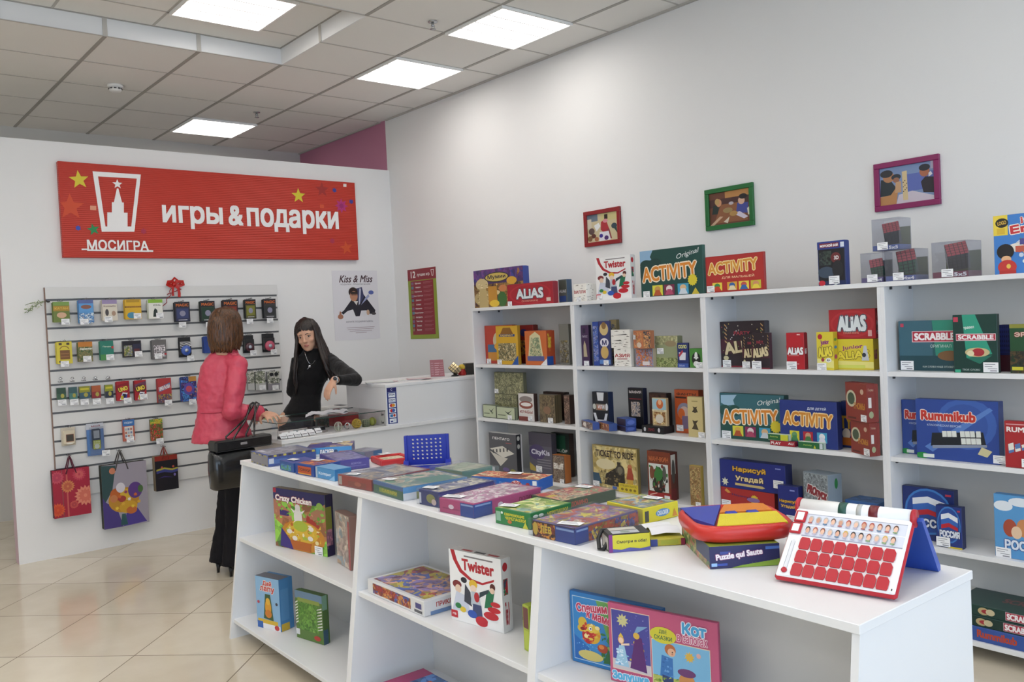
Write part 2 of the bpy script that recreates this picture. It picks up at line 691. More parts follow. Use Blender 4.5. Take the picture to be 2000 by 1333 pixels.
for i in range(-14, 2):
    x = 3.4438 + .6 * i
    for y0, y1 in ((YN, RY0), (RY1, YB)) if RXL < x < RX + .01 else ((YN, YB),):
        b.box(x - .012, x + .012, y0, y1, CEIL - .004, CEIL + .001, bar_d)
for j in range(-15, 6):
    y = 5.861 + .6 * j
    for x0, x1 in ((RX, WALLX),) if RY0 + .01 < y < RY1 - .01 else ((XL, WALLX),):
        b.box(x0, x1, y - .006, y + .006, CEIL - .003, CEIL + .001, bar_l)
for i in range(-9, 0):
    x = RX - .6 * (-i) 
    b.box(x - .014, x + .014, RY1 - .006, RY1, CEIL, RZ, bar_l)
    b.box(x - .3 - .008, x - .3 + .008, RY0, RY1, RZ - .003, RZ, bar_l)
b.box(RX - .006, RX, RY1 - .62, RY1 - .59, CEIL, RZ, bar_l)
for y in (RY0 + .3, RY1 - .3):
    b.box(RXL, RX, y - .006, y + .006, RZ - .003, RZ, bar_l)
b.box(RXL, RX, RY1 - .008, RY1, RZ - .006, RZ, bar_d)
b.box(RX - .008, RX, RY0, RY1, RZ - .006, RZ, bar_d)
struct(b, 'ceiling_grid', ceiling)
b = MB()
for y0, y1 in ((YN, PY), (PY + .11, YB)):
    b.box(WALLX - .02, WALLX, y0, y1, CEIL - .012, CEIL, bar_l)
struct(b, 'trim_1')

# recessed fluorescent troffers
def troffer(x0, y0, z, label):
    t = thing('ceiling_light', label, 'ceiling light', (x0 + .3, y0 + .3, z - .02), 0, 'square ceiling lights')
    b = MB()
    w = .3
    for a, c, e, f in ((-w, w, -w, -w + .014), (-w, w, w - .014, w), (-w, -w + .014, -w + .014, w - .014), (w - .014, w, -w + .014, w - .014)):
        b.box(a, c, e, f, 0, .022, mat('#f2f2f0', .4))
    b.build('frame', t)
    b = MB(); b.box(-w + .014, w - .014, -w + .014, w - .014, .012, .02, mat('#fffaf4', .5, emit=LAMP_STRENGTH)); b.build('diffuser', t)
    b = MB()
    for q in (-.145, 0, .145):
        b.box(-w + .014, w - .014, q - .006, q + .006, .004, .011, mat('#e8e8ea', .25))
    b.build('louver', t)
    return t
troffer(3.444, 4.061, CEIL, 'large bright square ceiling light nearest the right wall, at the top of the picture')
troffer(3.444, 5.261, CEIL, 'bright square ceiling light between the wall side light and the partition')
troffer(2.844, 7.661, CEIL, 'small distant ceiling light behind the top of the partition')
troffer(1.95, 4.961, RZ, 'bright ceiling light inside the raised ceiling coffer')
for x, y in ((1.644, 1.661), (1.044, 3.461), (-.756, 2.861), (-.756, .461), (-2.556, 4.061), (-2.556, 1.661), (-.156, 7.061), (1.044, -.739), (3.444, -.739), (-.756, 4.661), (-2.556, 5.861), (.444, 2.261), (-.156, -1.339), (-.756, 1.661), (-2.556, .461), (-2.556, 2.861), (.444, .461), (2.244, .461), (-3.756, 3.461), (-3.756, 1.061), (.444, 3.461)):
    troffer(x, y, CEIL, 'added unseen square ceiling light outside the picture, for more overall room light')  # unseen lamps, added to lift the room's overall brightness

# smoke detector and sprinklers
q = at(225, 166, 2, CEIL)
t = thing('smoke_detector', 'round white smoke detector on a ceiling tile above the red sign', 'smoke detector', (q.x, q.y, CEIL))
wp = mat('#efeeec', .4)
b = MB(); b.lathe([(.055, 0), (.058, -.012), (.05, -.022)], (0, 0, 0), wp, 24); b.build('base', t)
b = MB(); b.lathe([(.046, -.022), (.046, -.04), (.036, -.052), (.015, -.056)], (0, 0, 0), wp, 24); b.build('dome', t)
b = MB()
for k in range(10):
    a = 2 * pi * k / 10
    b.tube([(.0465 * cos(a - .2), .0465 * sin(a - .2), -.032), (.0475 * cos(a), .0475 * sin(a), -.032), (.0465 * cos(a + .2), .0465 * sin(a + .2), -.032)], .005, '#3a3a3c', 6)
b.build('vent', t)
for px, py, lb in ((501, 219, 'small metal sprinkler head on the ceiling near the distant light'), (845, 42, 'small metal sprinkler head on the ceiling beside the large bright light')):
    q = at(px, py, 2, CEIL)
    t = thing('sprinkler', lb, 'sprinkler', (q.x, q.y, CEIL), 0, 'ceiling sprinklers')
    ch = mat('#b9bbbd', .25, 1)
    b = MB(); b.lathe([(.03, 0), (.03, -.006), (.012, -.008)], (0, 0, 0), ch, 16); b.build('flange', t)
    b = MB(); b.lathe([(.009, -.006), (.009, -.03), (.006, -.034)], (0, 0, 0), ch, 12)
    for s in (-1, 1):
        b.tube([(s * .009, 0, -.02), (s * .014, 0, -.032), (s * .004, 0, -.047)], .002, ch, 6)
    b.build('nozzle', t)
    b = MB(); b.lathe([(.02, -.048), (.02, -.05)], (0, 0, 0), ch, 16); b.build('deflector', t)

# ------------------------------------------------------------------ bookcases along the right wall
BX, BD = 3.86, 0.29
SHZ = [1.672, 1.258, .865, .474, .092]
BY = [5.068, 4.0, 2.965, 1.955, .945]
BK = ['white bookcase standing next to the counter, farthest from the camera', 'white bookcase between the counter end bookcase and the one holding the yellow word game boxes',
      'white bookcase holding the red and yellow word game boxes on its second shelf', 'white bookcase cut by the right picture edge, with the dark green tile game boxes']
for u in range(4):
    w = BY[u] - BY[u + 1]
    t = thing('bookcase', BK[u], 'bookcase', (BX, BY[u], 0), rad(-90), 'white bookcases along the wall')
    for x0, x1 in ((0, .018), (w - .018, w)):
        b = MB(); b.box(x0, x1, 0, BD, 0, SHZ[0] - .022, laminate, .001); b.build('side_panel', t)
    b = MB(); b.box(0, w, -.004, BD, SHZ[0] - .022, SHZ[0], laminate, .001); b.build('top_board', t)
    for z in SHZ[1:]:
        b = MB(); b.box(.018, w - .018, 0.003, BD - .008, z - .022, z, laminate, .001); b.build('shelf', t)
    b = MB(); b.box(.018, w - .018, BD - .008, BD, .05, SHZ[0] - .022, mat('#dcdcda', .5)); b.build('back_panel', t)
    for z in SHZ[:4]:
        for y in (.05, .24):
            b = MB(); b.box(.018, .026, y, y + .012, z - .036, z - .022, mat('#55565a', .35, .7)); b.build('shelf_pin', t)

# ------------------------------------------------------------------ island display shelves in front
IO = Vector((1.775, 4.37, 0)); IRZ = rad(-91.47); IL, IW, IZ = 3.446, .515, .91
IX = [0, 1.28, 2.40, IL]
IM = Matrix.Translation(IO) @ Matrix.Rotation(IRZ, 4, 'Z')
def slant(z): return -.115 * (1 - z / .888)
IK = ['white island shelf unit with slanted sides, far end near the customer', 'middle white island shelf unit holding the white and red limb twisting game box', 'white island shelf unit at the near end holding the pink and blue fairy tale boxes']
for u in range(3):
    x0, x1 = IX[u], IX[u + 1]
    t = thing('island_shelf_unit', IK[u], 'shelf unit', IM @ Vector((x0, 0, 0)), IRZ, 'white island shelf units')
    w = x1 - x0
    for a, c in ((0, .018), (w - .018, w)):
        b = MB(); b.prism([(slant(0), 0), (.515, 0), (.515, .888), (0, .888)], a, c, laminate, axis='x'); b.build('side_panel', t)
    for z in (.515, .10):
        b = MB(); b.box(.018, w - .018, slant(z) + .008, .50, z - .02, z, laminate, .001); b.build('shelf', t)
    b = MB(); b.box(.018, w - .018, .302, .31, .05, .888, mat('#dadad8', .5)); b.build('back_panel', t)
    for z in (.495, .08):
        b = MB(); b.box(.018, .025, slant(z) + .05, slant(z) + .062, z - .013, z, mat('#55565a', .35, .7)); b.build('shelf_pin', t)
b = MB(); b.box(-.004, IL + .004, -.006, IW + .004, .888, IZ, laminate, .0015)
tag(b.build('island_worktop', None, IO, IRZ), 'long white worktop of the island, covered with flat game boxes', 'worktop')

# ------------------------------------------------------------------ service counter
t = thing('service_counter', 'white service counter in front of the partition, between the customer and the bookcases', 'counter', (2.44, 5.32, 0))
b = MB(); b.box(0.02, WALLX - 2.446, 0, .02, 0, .83, laminate, .001); b.build('front_panel', t)
b = MB(); b.box(0, .02, 0, .48, 0, .83, mat('#d8d5cf', .45), .001); b.build('side_panel', t)
b = MB(); b.box(-.01, WALLX - 2.446, -.02, .5, .83, .855, laminate, .002); b.build('countertop', t)
t = thing('counter_cabinet', 'raised white box section of the counter with the payment card sticker', 'cabinet', (3.25, 5.32, .855))
for nm, bx in (('front_panel', (0, WALLX - 3.256, 0, .018, 0, .277)), ('side_panel', (0, .018, .018, .57, 0, .277)), ('top_board', (-.004, WALLX - 3.256, -.006, .58, .277, .297))):
    b = MB(); b.box(*bx, laminate, .0015); b.build(nm, t)
b = MB()
UO = Vector((.008, -.0, .02))
b.box(.008, .088, -.0012, -.0001, .012, .272, mat('#2b3f86', .35))
cv = [R_(.0, .88, 1, 1, '#27296b'), A_(.5, .945, .03, '#e8ecf6', 0.6, 5.6, .009), R_(.1, .868, .9, .876, '#c9d2ea')]
kinds = [('VISA', '#1c2f7c'), ('VISA', '#1c2f7c'), None, None, 'amex', 'mono']
for i, kd in enumerate(kinds):
    y = .735 - i * .142
    cv.append(R_(.14, y, .86, y + .115, '#e9eef6'))
    if isinstance(kd, tuple):
        cv.append(T_(kd[0], .5, y + .07, .56, .045, kd[1], sh=.25))
        if i == 1: cv.append(R_(.2, y + .012, .8, y + .026, '#5d7ec0'))
    elif kd is None:
        cv += [E_(.4, y + .057, .17, .045, '#c9262c'), E_(.6, y + .057, .17, .045, '#e39a2d' if i == 2 else '#3c62b0')]
    elif kd == 'amex':
        cv += [R_(.22, y + .02, .52, y + .095, '#2e7ab8'), E_(.66, y + .06, .12, .04, '#c5452e')]
    else:
        cv += [R_(.25, y + .02, .5, y + .06, '#33408c'), R_(.55, y + .05, .75, y + .09, '#d0d6e4')]
canvas(b, (.008, -.0013, .012), (.08, 0, 0), (0, 0, .26), cv, .0002)
b.build('payment_sticker', t)
# ------------------------------------------------------------------ game boxes
tag_paper = mat('#f1f2f4', 0.6)
tag_ink = mat('#7d8088', 0.6)
rng = random.Random(7)

def price_tag(parent, x, y, z, w=.052, h=.036, tilt=0):
    """white paper price card standing against the front (local x right, y away, z up)"""
    b = MB()
    b.box(x, x + w, y - .0012, y - .0004, z, z + h, tag_paper)
    for k, (a, c) in enumerate(((.1, .8), (.1, .6), (.3, .92))):
        zz = z + h * (.78 - .22 * k)
        b.box(x + w * a, x + w * c, y - .0016, y - .0010, zz, zz + h * .05, tag_ink)
    b.box(x + w * .45, x + w * .9, y - .0016, y - .0010, z + h * .1, z + h * .2, tag_ink)
    o = b.build('price_tag', parent)
    return o

def carton(name, label, cat, loc, rz, w, d, h, front=(), side=(), top=(), left=(), col='#888888', col2=None, tags=(), lid=None, group=None, ch=.0015):
    """one game box: origin at the centre of its base; the printed front looks along local -y"""
    t = thing(name, label, cat, loc, rz, group)
    if lid is None:
        lid = d > .035 and min(w, h) > .1
    x0, x1, y0, y1 = -w / 2, w / 2, -d / 2, d / 2
    col2 = col2 or col
    b = MB()
    yl = y0 + d * .72 if lid else y1
    b.box(x0, x1, y0, yl, 0, h, col2, ch, mats={'F': M_(col)})
    canvas(b, (x0, y0, 0), (w, 0, 0), (0, 0, h), front)
    if side:
        canvas(b, (x1, y0, 0), (0, yl - y0, 0), (0, 0, h), side)
    if left:
        canvas(b, (x0, yl, 0), (0, y0 - yl, 0), (0, 0, h), left)
    if top:
        canvas(b, (x0, y0, h), (w, 0, 0), (0, yl - y0, 0), top)
    b.build('lid' if lid else 'box_body', t)
    if lid:
        b = MB(); b.box(x0 + .002, x1 - .002, yl - .002, y1, .0005, h - .002, mat('#d9d6d0', .6) if lid == 2 else col2, ch); b.build('tray', t)
    for tg in tags:
        fx, fz = tg[0], tg[1] if len(tg) > 1 else .02
        tw = min(tg[2] if len(tg) > 2 else .052, w * .8)
        price_tag(t, x0 + fx * w, y0 - .003, fz * h, tw, tw * .7)
    t['top_z'] = t.location.z + h
    return t

def on_shelf(name, label, cat, k, xl, xr, ytop, inset=.04, xs=None, d=None, z=None, yaw=0, **kw):
    X = BX + inset
    zb = (SHZ[k] if z is None else z) + .0006
    Y = solve(lambda q: proj((X, q, zb))[0], xl, .2, 6.6)
    L = Vector((X, Y, zb))
    a = rad(-90 + yaw)
    dx, dy = Vector((cos(a), sin(a), 0)), Vector((-sin(a), cos(a), 0))
    w = solve(lambda q: proj(L + dx * q)[0], xr, .004, 1.6)
    h = solve(lambda q: proj(L + Vector((0, 0, q)))[1], ytop, .004, .9)
    if d is None:
        d = solve(lambda q: proj(L + dx * w + dy * q)[0], xs, .004, .4) if xs else .06
    d = min(d, BX + BD - .012 - X - max(0, sin(rad(yaw))) * 0) if k > 0 else min(d, .3)
    c = L + dx * (w / 2) + dy * (d / 2)
    if k > 0:      # keep clear of the uprights
        u = max(i for i in range(4) if BY[i] > c.y)
        hi, lo = BY[u] - .021, BY[u + 1] + .021
        ex = (abs(dx.y) * w + abs(dy.y) * d) / 2
        if c.y + ex > hi or c.y - ex < lo:
            if yaw == 0:
                a1, a0 = min(c.y + ex, hi), max(c.y - ex, lo)
                w, c.y = a1 - a0, (a0 + a1) / 2
            else:
                c.y = min(max(c.y, lo + ex), hi - ex)
    t = carton(name, label, cat, c, a, w, d, h, **kw)
    return t

CRE, ORG = '#f3e6c8', '#e08a2c'
def activity(base, sub, script=True):
    o = [T_('ACTIVITY', .47, .5, .86, .3, '#dd8a33', '#f6e7cf', rot=2, b=.03)]
    o.append(T_(sub, .78 if script else .62, .84 if script else .78, .36, .13 if script else .08, '#e8f0f0', sh=.3 if script else 0, b=0, rot=10 if script else 0))
    return o
def figures(y, xs, cols):
    o = []
    for x, c in zip(xs, cols):
        o += [R_(x - .085, y - .1, x + .085, y + .12, c[0]), E_(x, y + .03, .05, .07, c[1]), P_([(x - .07, y - .1), (x + .07, y - .1), (x + .03, y + .02), (x - .03, y + .02)], c[2])]
    return o
SUNBADGE = lambda x, y, r, c: S_(x, y, r, c, 14, .8)

# ---- row standing on top of the bookcases
on_shelf('game_box', 'purple and gold game box showing mummies, on the counter end of the bookcase top', 'game box', 0, 928, 1024, 530, .13, d=.06, col='#4a3566', col2='#3c4f9c', tags=(), group='game boxes on the bookcase tops',
  front=[R_(0, .7, 1, 1, busy(['#3c3f86', '#6a3f7c', '#54407a', '#9a6a3c'], 14, 1)), R_(0, 0, 1, .62, busy(['#3f2a3a', '#7a5a34', '#9d7a3f', '#55304a'], 16, 2)), E_(.17, .62, .13, .15, '#cbb98a'), E_(.2, .25, .2, .2, '#b6a271'), E_(.42, .38, .12, .07, '#d6c493')] + scatter(.05, .05, .3, .72, ['#d6c493', '#a8925c', '#8a744a', '#e0d0a4'], 40, 18, .01, .03) + scatter(.3, .05, .95, .6, ['#6a4a2c', '#c98a34', '#3f5a30', '#8a3a2c', '#d8b45c'], 40, 19, .01, .03) + [
    P_([(.1, 0), (.3, 0), (.25, .5), (.12, .5)], '#bda874'), R_(.3, .08, .48, .55, '#c08a34'), E_(.58, .2, .09, .2, '#3f6a35'), E_(.6, .48, .08, .09, '#c97f4e'), E_(.78, .66, .1, .1, '#d7a63a'), E_(.42, .1, .1, .09, '#e0bd3f'), E_(.48, .78, .25, .13, '#33302c'), E_(.48, .78, .23, .11, '#c9b15c'), T_('Мумии', .48, .78, .36, .12, '#2c2638', b=.03)])
on_shelf('game_box', 'flat red game box with big silver title letters, leaning before the mummy box', 'game box', 0, 992, 1081, 557, .03, xs=1092, col='#a31f2e', col2='#8d2030', tags=((.01, .0, .045),), group='game boxes on the bookcase tops',
  front=[E_(.5, .5, .46, .48, '#b52a35'), E_(.5, .5, .42, .42, '#a51f2d'), T_('ALiAS', .5, .52, .58, .42, '#dfe6ea', '#3c4652', b=.06), T_('СКАЖИ ИНАЧЕ', .5, .18, .36, .08, '#e8b7a0', b=0), R_(.86, .12, .95, .28, '#d9c7bb')])
on_shelf('game_box', 'narrow grey-green box at the bookcase joint, beside the flat red box', 'game box', 0, 1092, 1108, 547, .14, d=.05, col='#5b605c', col2='#3c5470', group='game boxes on the bookcase tops',
  front=[R_(.1, .5, .9, .95, '#4a5048'), T_('ALiAS', .5, .5, .8, .12, '#c9ccce', b=.05), R_(.1, .05, .9, .3, '#34508f')])
BIRCH = ['#f2efe8', '#f2efe8', '#e9e5dc', '#f4f1ea', '#4a443e']
def birch_front(o=None):
    r = random.Random(5)
    ops = []
    for k in range(16):
        x, y = r.uniform(0, .85), r.uniform(.02, .95)
        ops.append(P_([(x, y), (x + r.uniform(.1, .3), y + r.uniform(-.02, .02)), (x + .08, y + .035)], '#5b544c'))
    return ops
birch = mat('#efece5', .6, var=.06, bscale=40)
on_shelf('game_box', 'white birch bark patterned box on the bookcase top, left of the white limb game', 'game box', 0, 1121, 1146, 556, .05, xs=1166, col=birch, col2=birch, tags=((.25, 0, .04),), group='game boxes on the bookcase tops',
  front=birch_front() + [R_(.02, .42, .98, .66, '#f2efe8'), T_('ВИЛЛИ', .5, .54, .88, .16, '#a83238', b=.05)], side=birch_front())
def twister(u=0):
    o = [R_(0, 0, 1, 1, '#eeeeee'), P_([(.03, 1), (.11, 1), (.16, .86), (.08, .86)], '#b32430'), P_([(.08, .86), (.16, .86), (.25, .74), (.2, .7)], '#b32430'), P_([(.2, .7), (.25, .74), (.44, .64), (.42, .6)], '#b32430'), P_([(.42, .6), (.44, .64), (.64, .62), (.64, .59)], '#b32430'), P_([(.64, .59), (.64, .62), (.86, .7), (.86, .67)], '#b32430'), R_(.3, .93, .85, .95, '#7a7678'), T_('Twister', .56, .82, .6, .15, '#b32430', b=.05),
      E_(.14, .52, .09, .055, '#7c2b30'), E_(.16, .46, .06, .06, '#e3c9b3'), P_([(.03, .15), (.38, .15), (.33, .38), (.12, .42)], '#c9cfdf'), E_(.28, .6, .06, .04, '#2a2a34'), P_([(.27, .3), (.42, .25), (.4, .45), (.3, .55)], '#3a3f4c'),
      E_(.46, .57, .08, .06, '#e2b93a'), E_(.46, .51, .06, .05, '#ecd2bd'), P_([(.4, .28), (.6, .28), (.56, .47), (.42, .47)], '#b8c2cc'), P_([(.42, .1), (.62, .1), (.6, .3), (.44, .3)], '#414d74'), E_(.52, .4, .05, .07, '#b32a34'),
      P_([(.66, .28), (.8, .3), (.86, .52), (.72, .54)], '#23724f'), P_([(.57, .4), (.75, .5), (.76, .55), (.58, .48)], '#2d3d48'), E_(.83, .59, .05, .05, '#5a2a28'), E_(.82, .54, .045, .04, '#e6c7b0'),
      E_(.87, .36, .09, .035, '#c02432'), E_(.84, .28, .12, .04, '#c02432'), E_(.78, .19, .14, .055, '#c02432'), E_(.6, .08, .12, .07, '#c02432'), E_(.42, .15, .09, .055, '#3157b0'), E_(.24, .18, .06, .04, '#e0c23a'), E_(.15, .22, .06, .04, '#2f7e4a'), R_(.0, .04, .13, .14, '#c02432'), T_('MB', .065, .09, .07, .03, '#ffffff', b=0),
      P_([(.7, .02), (.98, .02), (.98, .12), (.72, .12)], '#eeeeee')]
    return o
def twister_side(): return [R_(0, 0, 1, 1, '#e6e6e6'), E_(.5, .88, .34, .06, '#c02432'), R_(.2, .5, .8, .72, busy(['#3a4a5c', '#b32430', '#23724f', '#d8cabb'], 40, 3)), T_('Twister', .5, .25, .28, .3, '#b32430', rot=0, b=.03), P_([(.8, .4), (.9, .25), (.8, .1), (.7, .08), (.78, .25), (.72, .4)], '#b32430')]
on_shelf('game_box', 'white and red limb twisting game box on the bookcase top', 'game box', 0, 1166, 1234, 505, .07, xs=1244, col='#eeeeee', col2='#e6e6e6', tags=((.02, 0, .045),), group='game boxes on the bookcase tops', front=twister(), side=twister_side())
on_shelf('game_box', 'large dark green game box with big orange title, on the bookcase top', 'game box', 0, 1253, 1375, 492, .05, xs=1381, col='#1f4a45', col2='#2b5a52', tags=((.04, 0, .05),), group='game boxes on the bookcase tops',
  front=[P_([(0, 1), (.22, 1), (.17, .86), (.2, .78), (.1, .8), (.06, .72), (0, .74)], '#8fb3d2'), E_(.1, .7, .1, .1, '#1d3f3c'), E_(.25, .72, .1, .1, '#1d3f3c'), E_(.04, .55, .1, .15, '#1d3f3c')] + activity(0, 'Original') +
   figures(.12, (.28, .47, .69), (('#d8d548', '#c99c52', '#b4562f'), ('#7a2f4a', '#e6d8d8', '#b04a68'), ('#49a0c4', '#e0b98a', '#d0d8e0'))) + [SUNBADGE(.84, .3, .13, '#d9c93a'), P_([(.82, 0), (.94, .0), (.88, .14)], '#c7b43b')])
on_shelf('game_box', 'wide red game box with big orange title, on the bookcase top beside the green one', 'game box', 0, 1380, 1494, 503, .05, xs=1498, col='#a52a2a', col2='#9c3030', tags=((.02, .02, .05),), group='game boxes on the bookcase tops',
  front=[R_(.02, .03, .98, .97, '#b0302c'), T_('ACTIVITY', .47, .68, .84, .3, '#d9963c', '#f2dfa0', rot=2, b=.03), T_('ДЛЯ МАЛЫШЕЙ', .56, .4, .55, .08, '#f0c9a0', b=.02)] +
   figures(.15, (.2, .46, .66, .86), (('#e4cf4a', '#3f8a4a', '#c2452c'), ('#d8a23a', '#3a67a8', '#e0d6b0'), ('#e9d24e', '#c4564a', '#3a67a8'), ('#c6b83c', '#d0906a', '#e9d24e'))))
on_shelf('game_box', 'dark blue sea battle box with a black window front, on the bookcase top', 'game box', 0, 1599, 1653, 474, .05, xs=1662, col='#24305e', col2='#2b3f86', tags=((.4, .03, .055),), group='game boxes on the bookcase tops',
  front=[R_(.04, .1, .96, .82, '#1b1c22'), R_(.06, .46, .5, .78, busy(['#24262a', '#3d4a44', '#2a2f34', '#4f584c'], 40, 4)), E_(.3, .3, .3, .13, '#3d4c5e'), E_(.66, .62, .18, .12, '#6a2a2e'), T_('3D', .68, .62, .16, .08, '#e8e4e4', b=.04), E_(.72, .36, .2, .2, '#26272c'), A_(.4, .3, .34, '#ccd2d8', 3.6, 5.4, .03),
   R_(.0, .83, 1, 1, '#2b3f8a'), R_(.08, .86, .78, .96, '#7a2434'), T_('МОРСКОЙ БОЙ', .43, .91, .64, .065, '#f2f2f4', b=.04), R_(.84, .85, .97, .96, '#d8e0ec'), E_(.14, .06, .12, .06, '#c2263a')])

# boxed puzzle cubes
def cube_pack(xl, xr, ytop, zb, inset, label, tray, txt, yaw=0, tg=.3, front_c=('#b04452', '#a8adb4', '#56602c')):
    X = BX + inset
    Y = solve(lambda q: proj((X, q, zb))[0], xl, .2, 6.6)
    L = Vector((X, Y, zb + .0006))
    a = rad(-90)
    w = solve(lambda q: proj(L + Vector((0, -1, 0)) * q)[0], xr, .01, .5)
    h = solve(lambda q: proj(L + Vector((0, 0, q)))[1], ytop, .01, .5)
    d = w * .92
    t = thing('puzzle_cube_pack', label, 'puzzle cube', L + Vector((d / 2, -w / 2, 0)), a, 'boxed puzzle cubes on the bookcase top')
    b = MB()
    th = .001
    x0, x1, y0, y1 = -w / 2, w / 2, -d / 2, d / 2
    pl = clear('clear_plastic', '#f4f5f8', .03, .05, .03)
    b.box(x0, x1, y0, y0 + th, .0, h, pl); b.box(x0, x1, y1 - th, y1, 0, h, pl)
    b.box(x0, x0 + th, y0 + th, y1 - th, 0, h, pl); b.box(x1 - th, x1, y0 + th, y1 - th, 0, h, pl)
    b.box(x0, x1, y0, y1, h - th, h, pl)
    b.build('plastic_case', t)
    b = MB()
    b.box(x0 + .002, x1 - .002, y0 + .002, y1 - .002, .001, h * .17, tray, .001)
    b.box(x0 + .002, x1 - .002, y1 - .004, y1 - .002, .001, h * .75, mat(front_c[2], .5))
    canvas(b, (x0 + .002, y0 + .002, 0), (w - .004, 0, 0), (0, 0, h * .17), [T_(txt, .78, .5, .34, .55, '#f0f0f4', b=.06)])
    b.build('card_insert', t)
    # the cube itself stands on one edge, tiled with coloured squares
    e = w * .56
    b = MB()
    b.box(-e / 2, e / 2, -e / 2, e / 2, -e / 2, e / 2, '#1c1c1f', .002)
    n = 5 if '5x5' in txt else 4
    n_tag = txt == '5x5'
    for fc, c in (('T', front_c[0]), ('F', '#3a4048' if n_tag else '#2f6a4c'), ('R', '#2f6a4c'), ('L', front_c[1])):
        for i in range(n):
            for j in range(n):
                u0, u1 = (i + .07) / n, (i + .93) / n
                v0, v1 = (j + .07) / n, (j + .93) / n
                o = {'T': ((-e / 2, -e / 2, e / 2), (e, 0, 0), (0, e, 0)), 'F': ((-e / 2, -e / 2, -e / 2), (e, 0, 0), (0, 0, e)), 'R': ((e / 2, -e / 2, -e / 2), (0, e, 0), (0, 0, e)), 'L': ((-e / 2, e / 2, -e / 2), (0, -e, 0), (0, 0, e))}[fc]
                canvas(b, *o, [R_(u0, v0, u1, v1, c)])
    c = b.build('puzzle_cube', t)
    c.location = (w * .02, 0, h * .17 + e * .78)
    c.rotation_euler = (Matrix.Rotation(rad(16), 3, 'Y') @ Matrix.Rotation(rad(40), 3, 'X') @ Matrix.Rotation(rad(36), 3, 'Z')).to_euler()
    price_tag(t, x0 + w * tg, y0 - .002, h * .03, .05, .034)
    return t
C1 = cube_pack(1682, 1725, 496, SHZ[0], .05, 'clear boxed puzzle cube at the lower left of the pyramid of three', '#5b4a86', '4x4', front_c=('#c0505c', '#1f5a48', '#8c94a0'))
C2 = cube_pack(1729, 1789, 490, SHZ[0], .05, 'clear boxed puzzle cube at the lower right of the pyramid of three', '#5866a4', '4x4', tg=.27)
ztop = max((C1.location.z + .2), 0)
zC = solve(lambda q: proj((BX + .05, 2.1, q))[1], 489, 1.4, 2.1)
def case_h(t): return max((v.co.z for v in [c for c in t.children if c.name.startswith('plastic_case')][0].data.vertices))
zst = max(case_h(C1) + C1.location.z, case_h(C2) + C2.location.z)
cube_pack(1704, 1757, 430, zst, .055, 'clear boxed puzzle cube on top of the pyramid of three', '#4a62a8', '5x5', tg=.2)
cube_pack(1821, 1892, 475, SHZ[0], .05, 'clear boxed puzzle cube standing alone, near the blue children game box', '#7c2444', '5x5', tg=.27)
on_shelf('game_box', 'bright blue children language game box with a guardsman, cut by the right picture edge', 'game box', 0, 1943, 2090, 423, .05, d=.06, col='#3f80cc', col2='#3a72bb', group='game boxes on the bookcase tops',
  front=[R_(0, .66, .2, 1, '#e7cf4a'), E_(.12, .87, .09, .08, '#23221e'), T_('LOGO', .12, .87, .12, .06, '#d9b44a', rot=8, b=.03), R_(.05, .68, .16, .78, '#d8b53a'), T_('junior', .62, .92, .5, .1, '#c9353c', '#f2efe6', rot=8, b=.04), T_('English', .62, .76, .76, .17, '#c9353c', '#f2efe6', rot=6, b=.05),
   P_([(.15, .47), (.7, .62), (.95, .5), (.3, .36)], '#e6e2d6'), ] + scatter(.3, .3, .95, .6, ['#e6e2d6', '#c9d8e8', '#d8a86a', '#4a6ab0', '#c85a4a', '#5a9a5c'], 26, 20, .015, .04) + [R_(.36, .48, .5, .58, '#4c4a8c'), R_(.55, .4, .72, .52, '#cfa96a'), R_(.3, .36, .44, .46, '#c05c4a'), E_(.55, .2, .16, .07, '#e9efe8'), E_(.55, .2, .13, .05, '#2f6a4c'),
   E_(.16, .38, .12, .13, '#1d1d20'), E_(.17, .25, .07, .06, '#e2b48a'), E_(.18, .12, .13, .12, '#c43a35'), R_(.07, 0, .3, .06, '#b73431'), E_(.2, .13, .03, .04, '#e9c65a')])
# ---- second shelf row
G1 = 'game boxes on the second shelf row'
on_shelf('game_box', 'red and blue boxed maze game at the left end, partly behind the yellow maze box', 'game box', 1, 946, 1003, 637, .10, d=.05, col='#b8412f', col2='#a8362c', tags=((.05, 0, .05),), group=G1,
  front=[E_(.55, .6, .25, .25, '#c9c0a0'), R_(.1, .3, .9, .5, '#3f6a94'), R_(.1, .08, .6, .3, '#c98a34'), E_(.5, .45, .16, .1, '#e0a23c')])
on_shelf('game_box', 'yellow boxed maze game with a temple, in front of two red boxes', 'game box', 1, 971, 1013, 637.5, .03, xs=1019, col='#d3a62f', col2='#b98e2a', tags=((.04, 0, .05),), group=G1,
  front=[P_([(.2, .78), (.35, .95), (.68, .95), (.82, .78)], '#8c5f24'), R_(.15, .72, .88, .78, '#2f4a80'), T_('ЛАБИРИНТ', .5, .75, .6, .045, '#e8c94a', b=.03), R_(.1, .1, .92, .55, busy(['#b8a67c', '#8a7a54', '#5a5a3e', '#cdbd92', '#6a6f58'], 60, 8)), P_([(.7, 0), (1, 0), (1, .24)], '#29549c')])
on_shelf('game_box', 'dark red box at the back between the yellow and the orange maze boxes', 'game box', 1, 1007, 1044, 636, .17, d=.05, col='#8a2a26', col2='#74261f', group=G1,
  front=[E_(.5, .8, .18, .1, '#2a2f66'), R_(.1, .2, .8, .6, busy(['#6a2a24', '#3a2a44', '#b08a3a', '#7a2f2a'], 40, 9))])
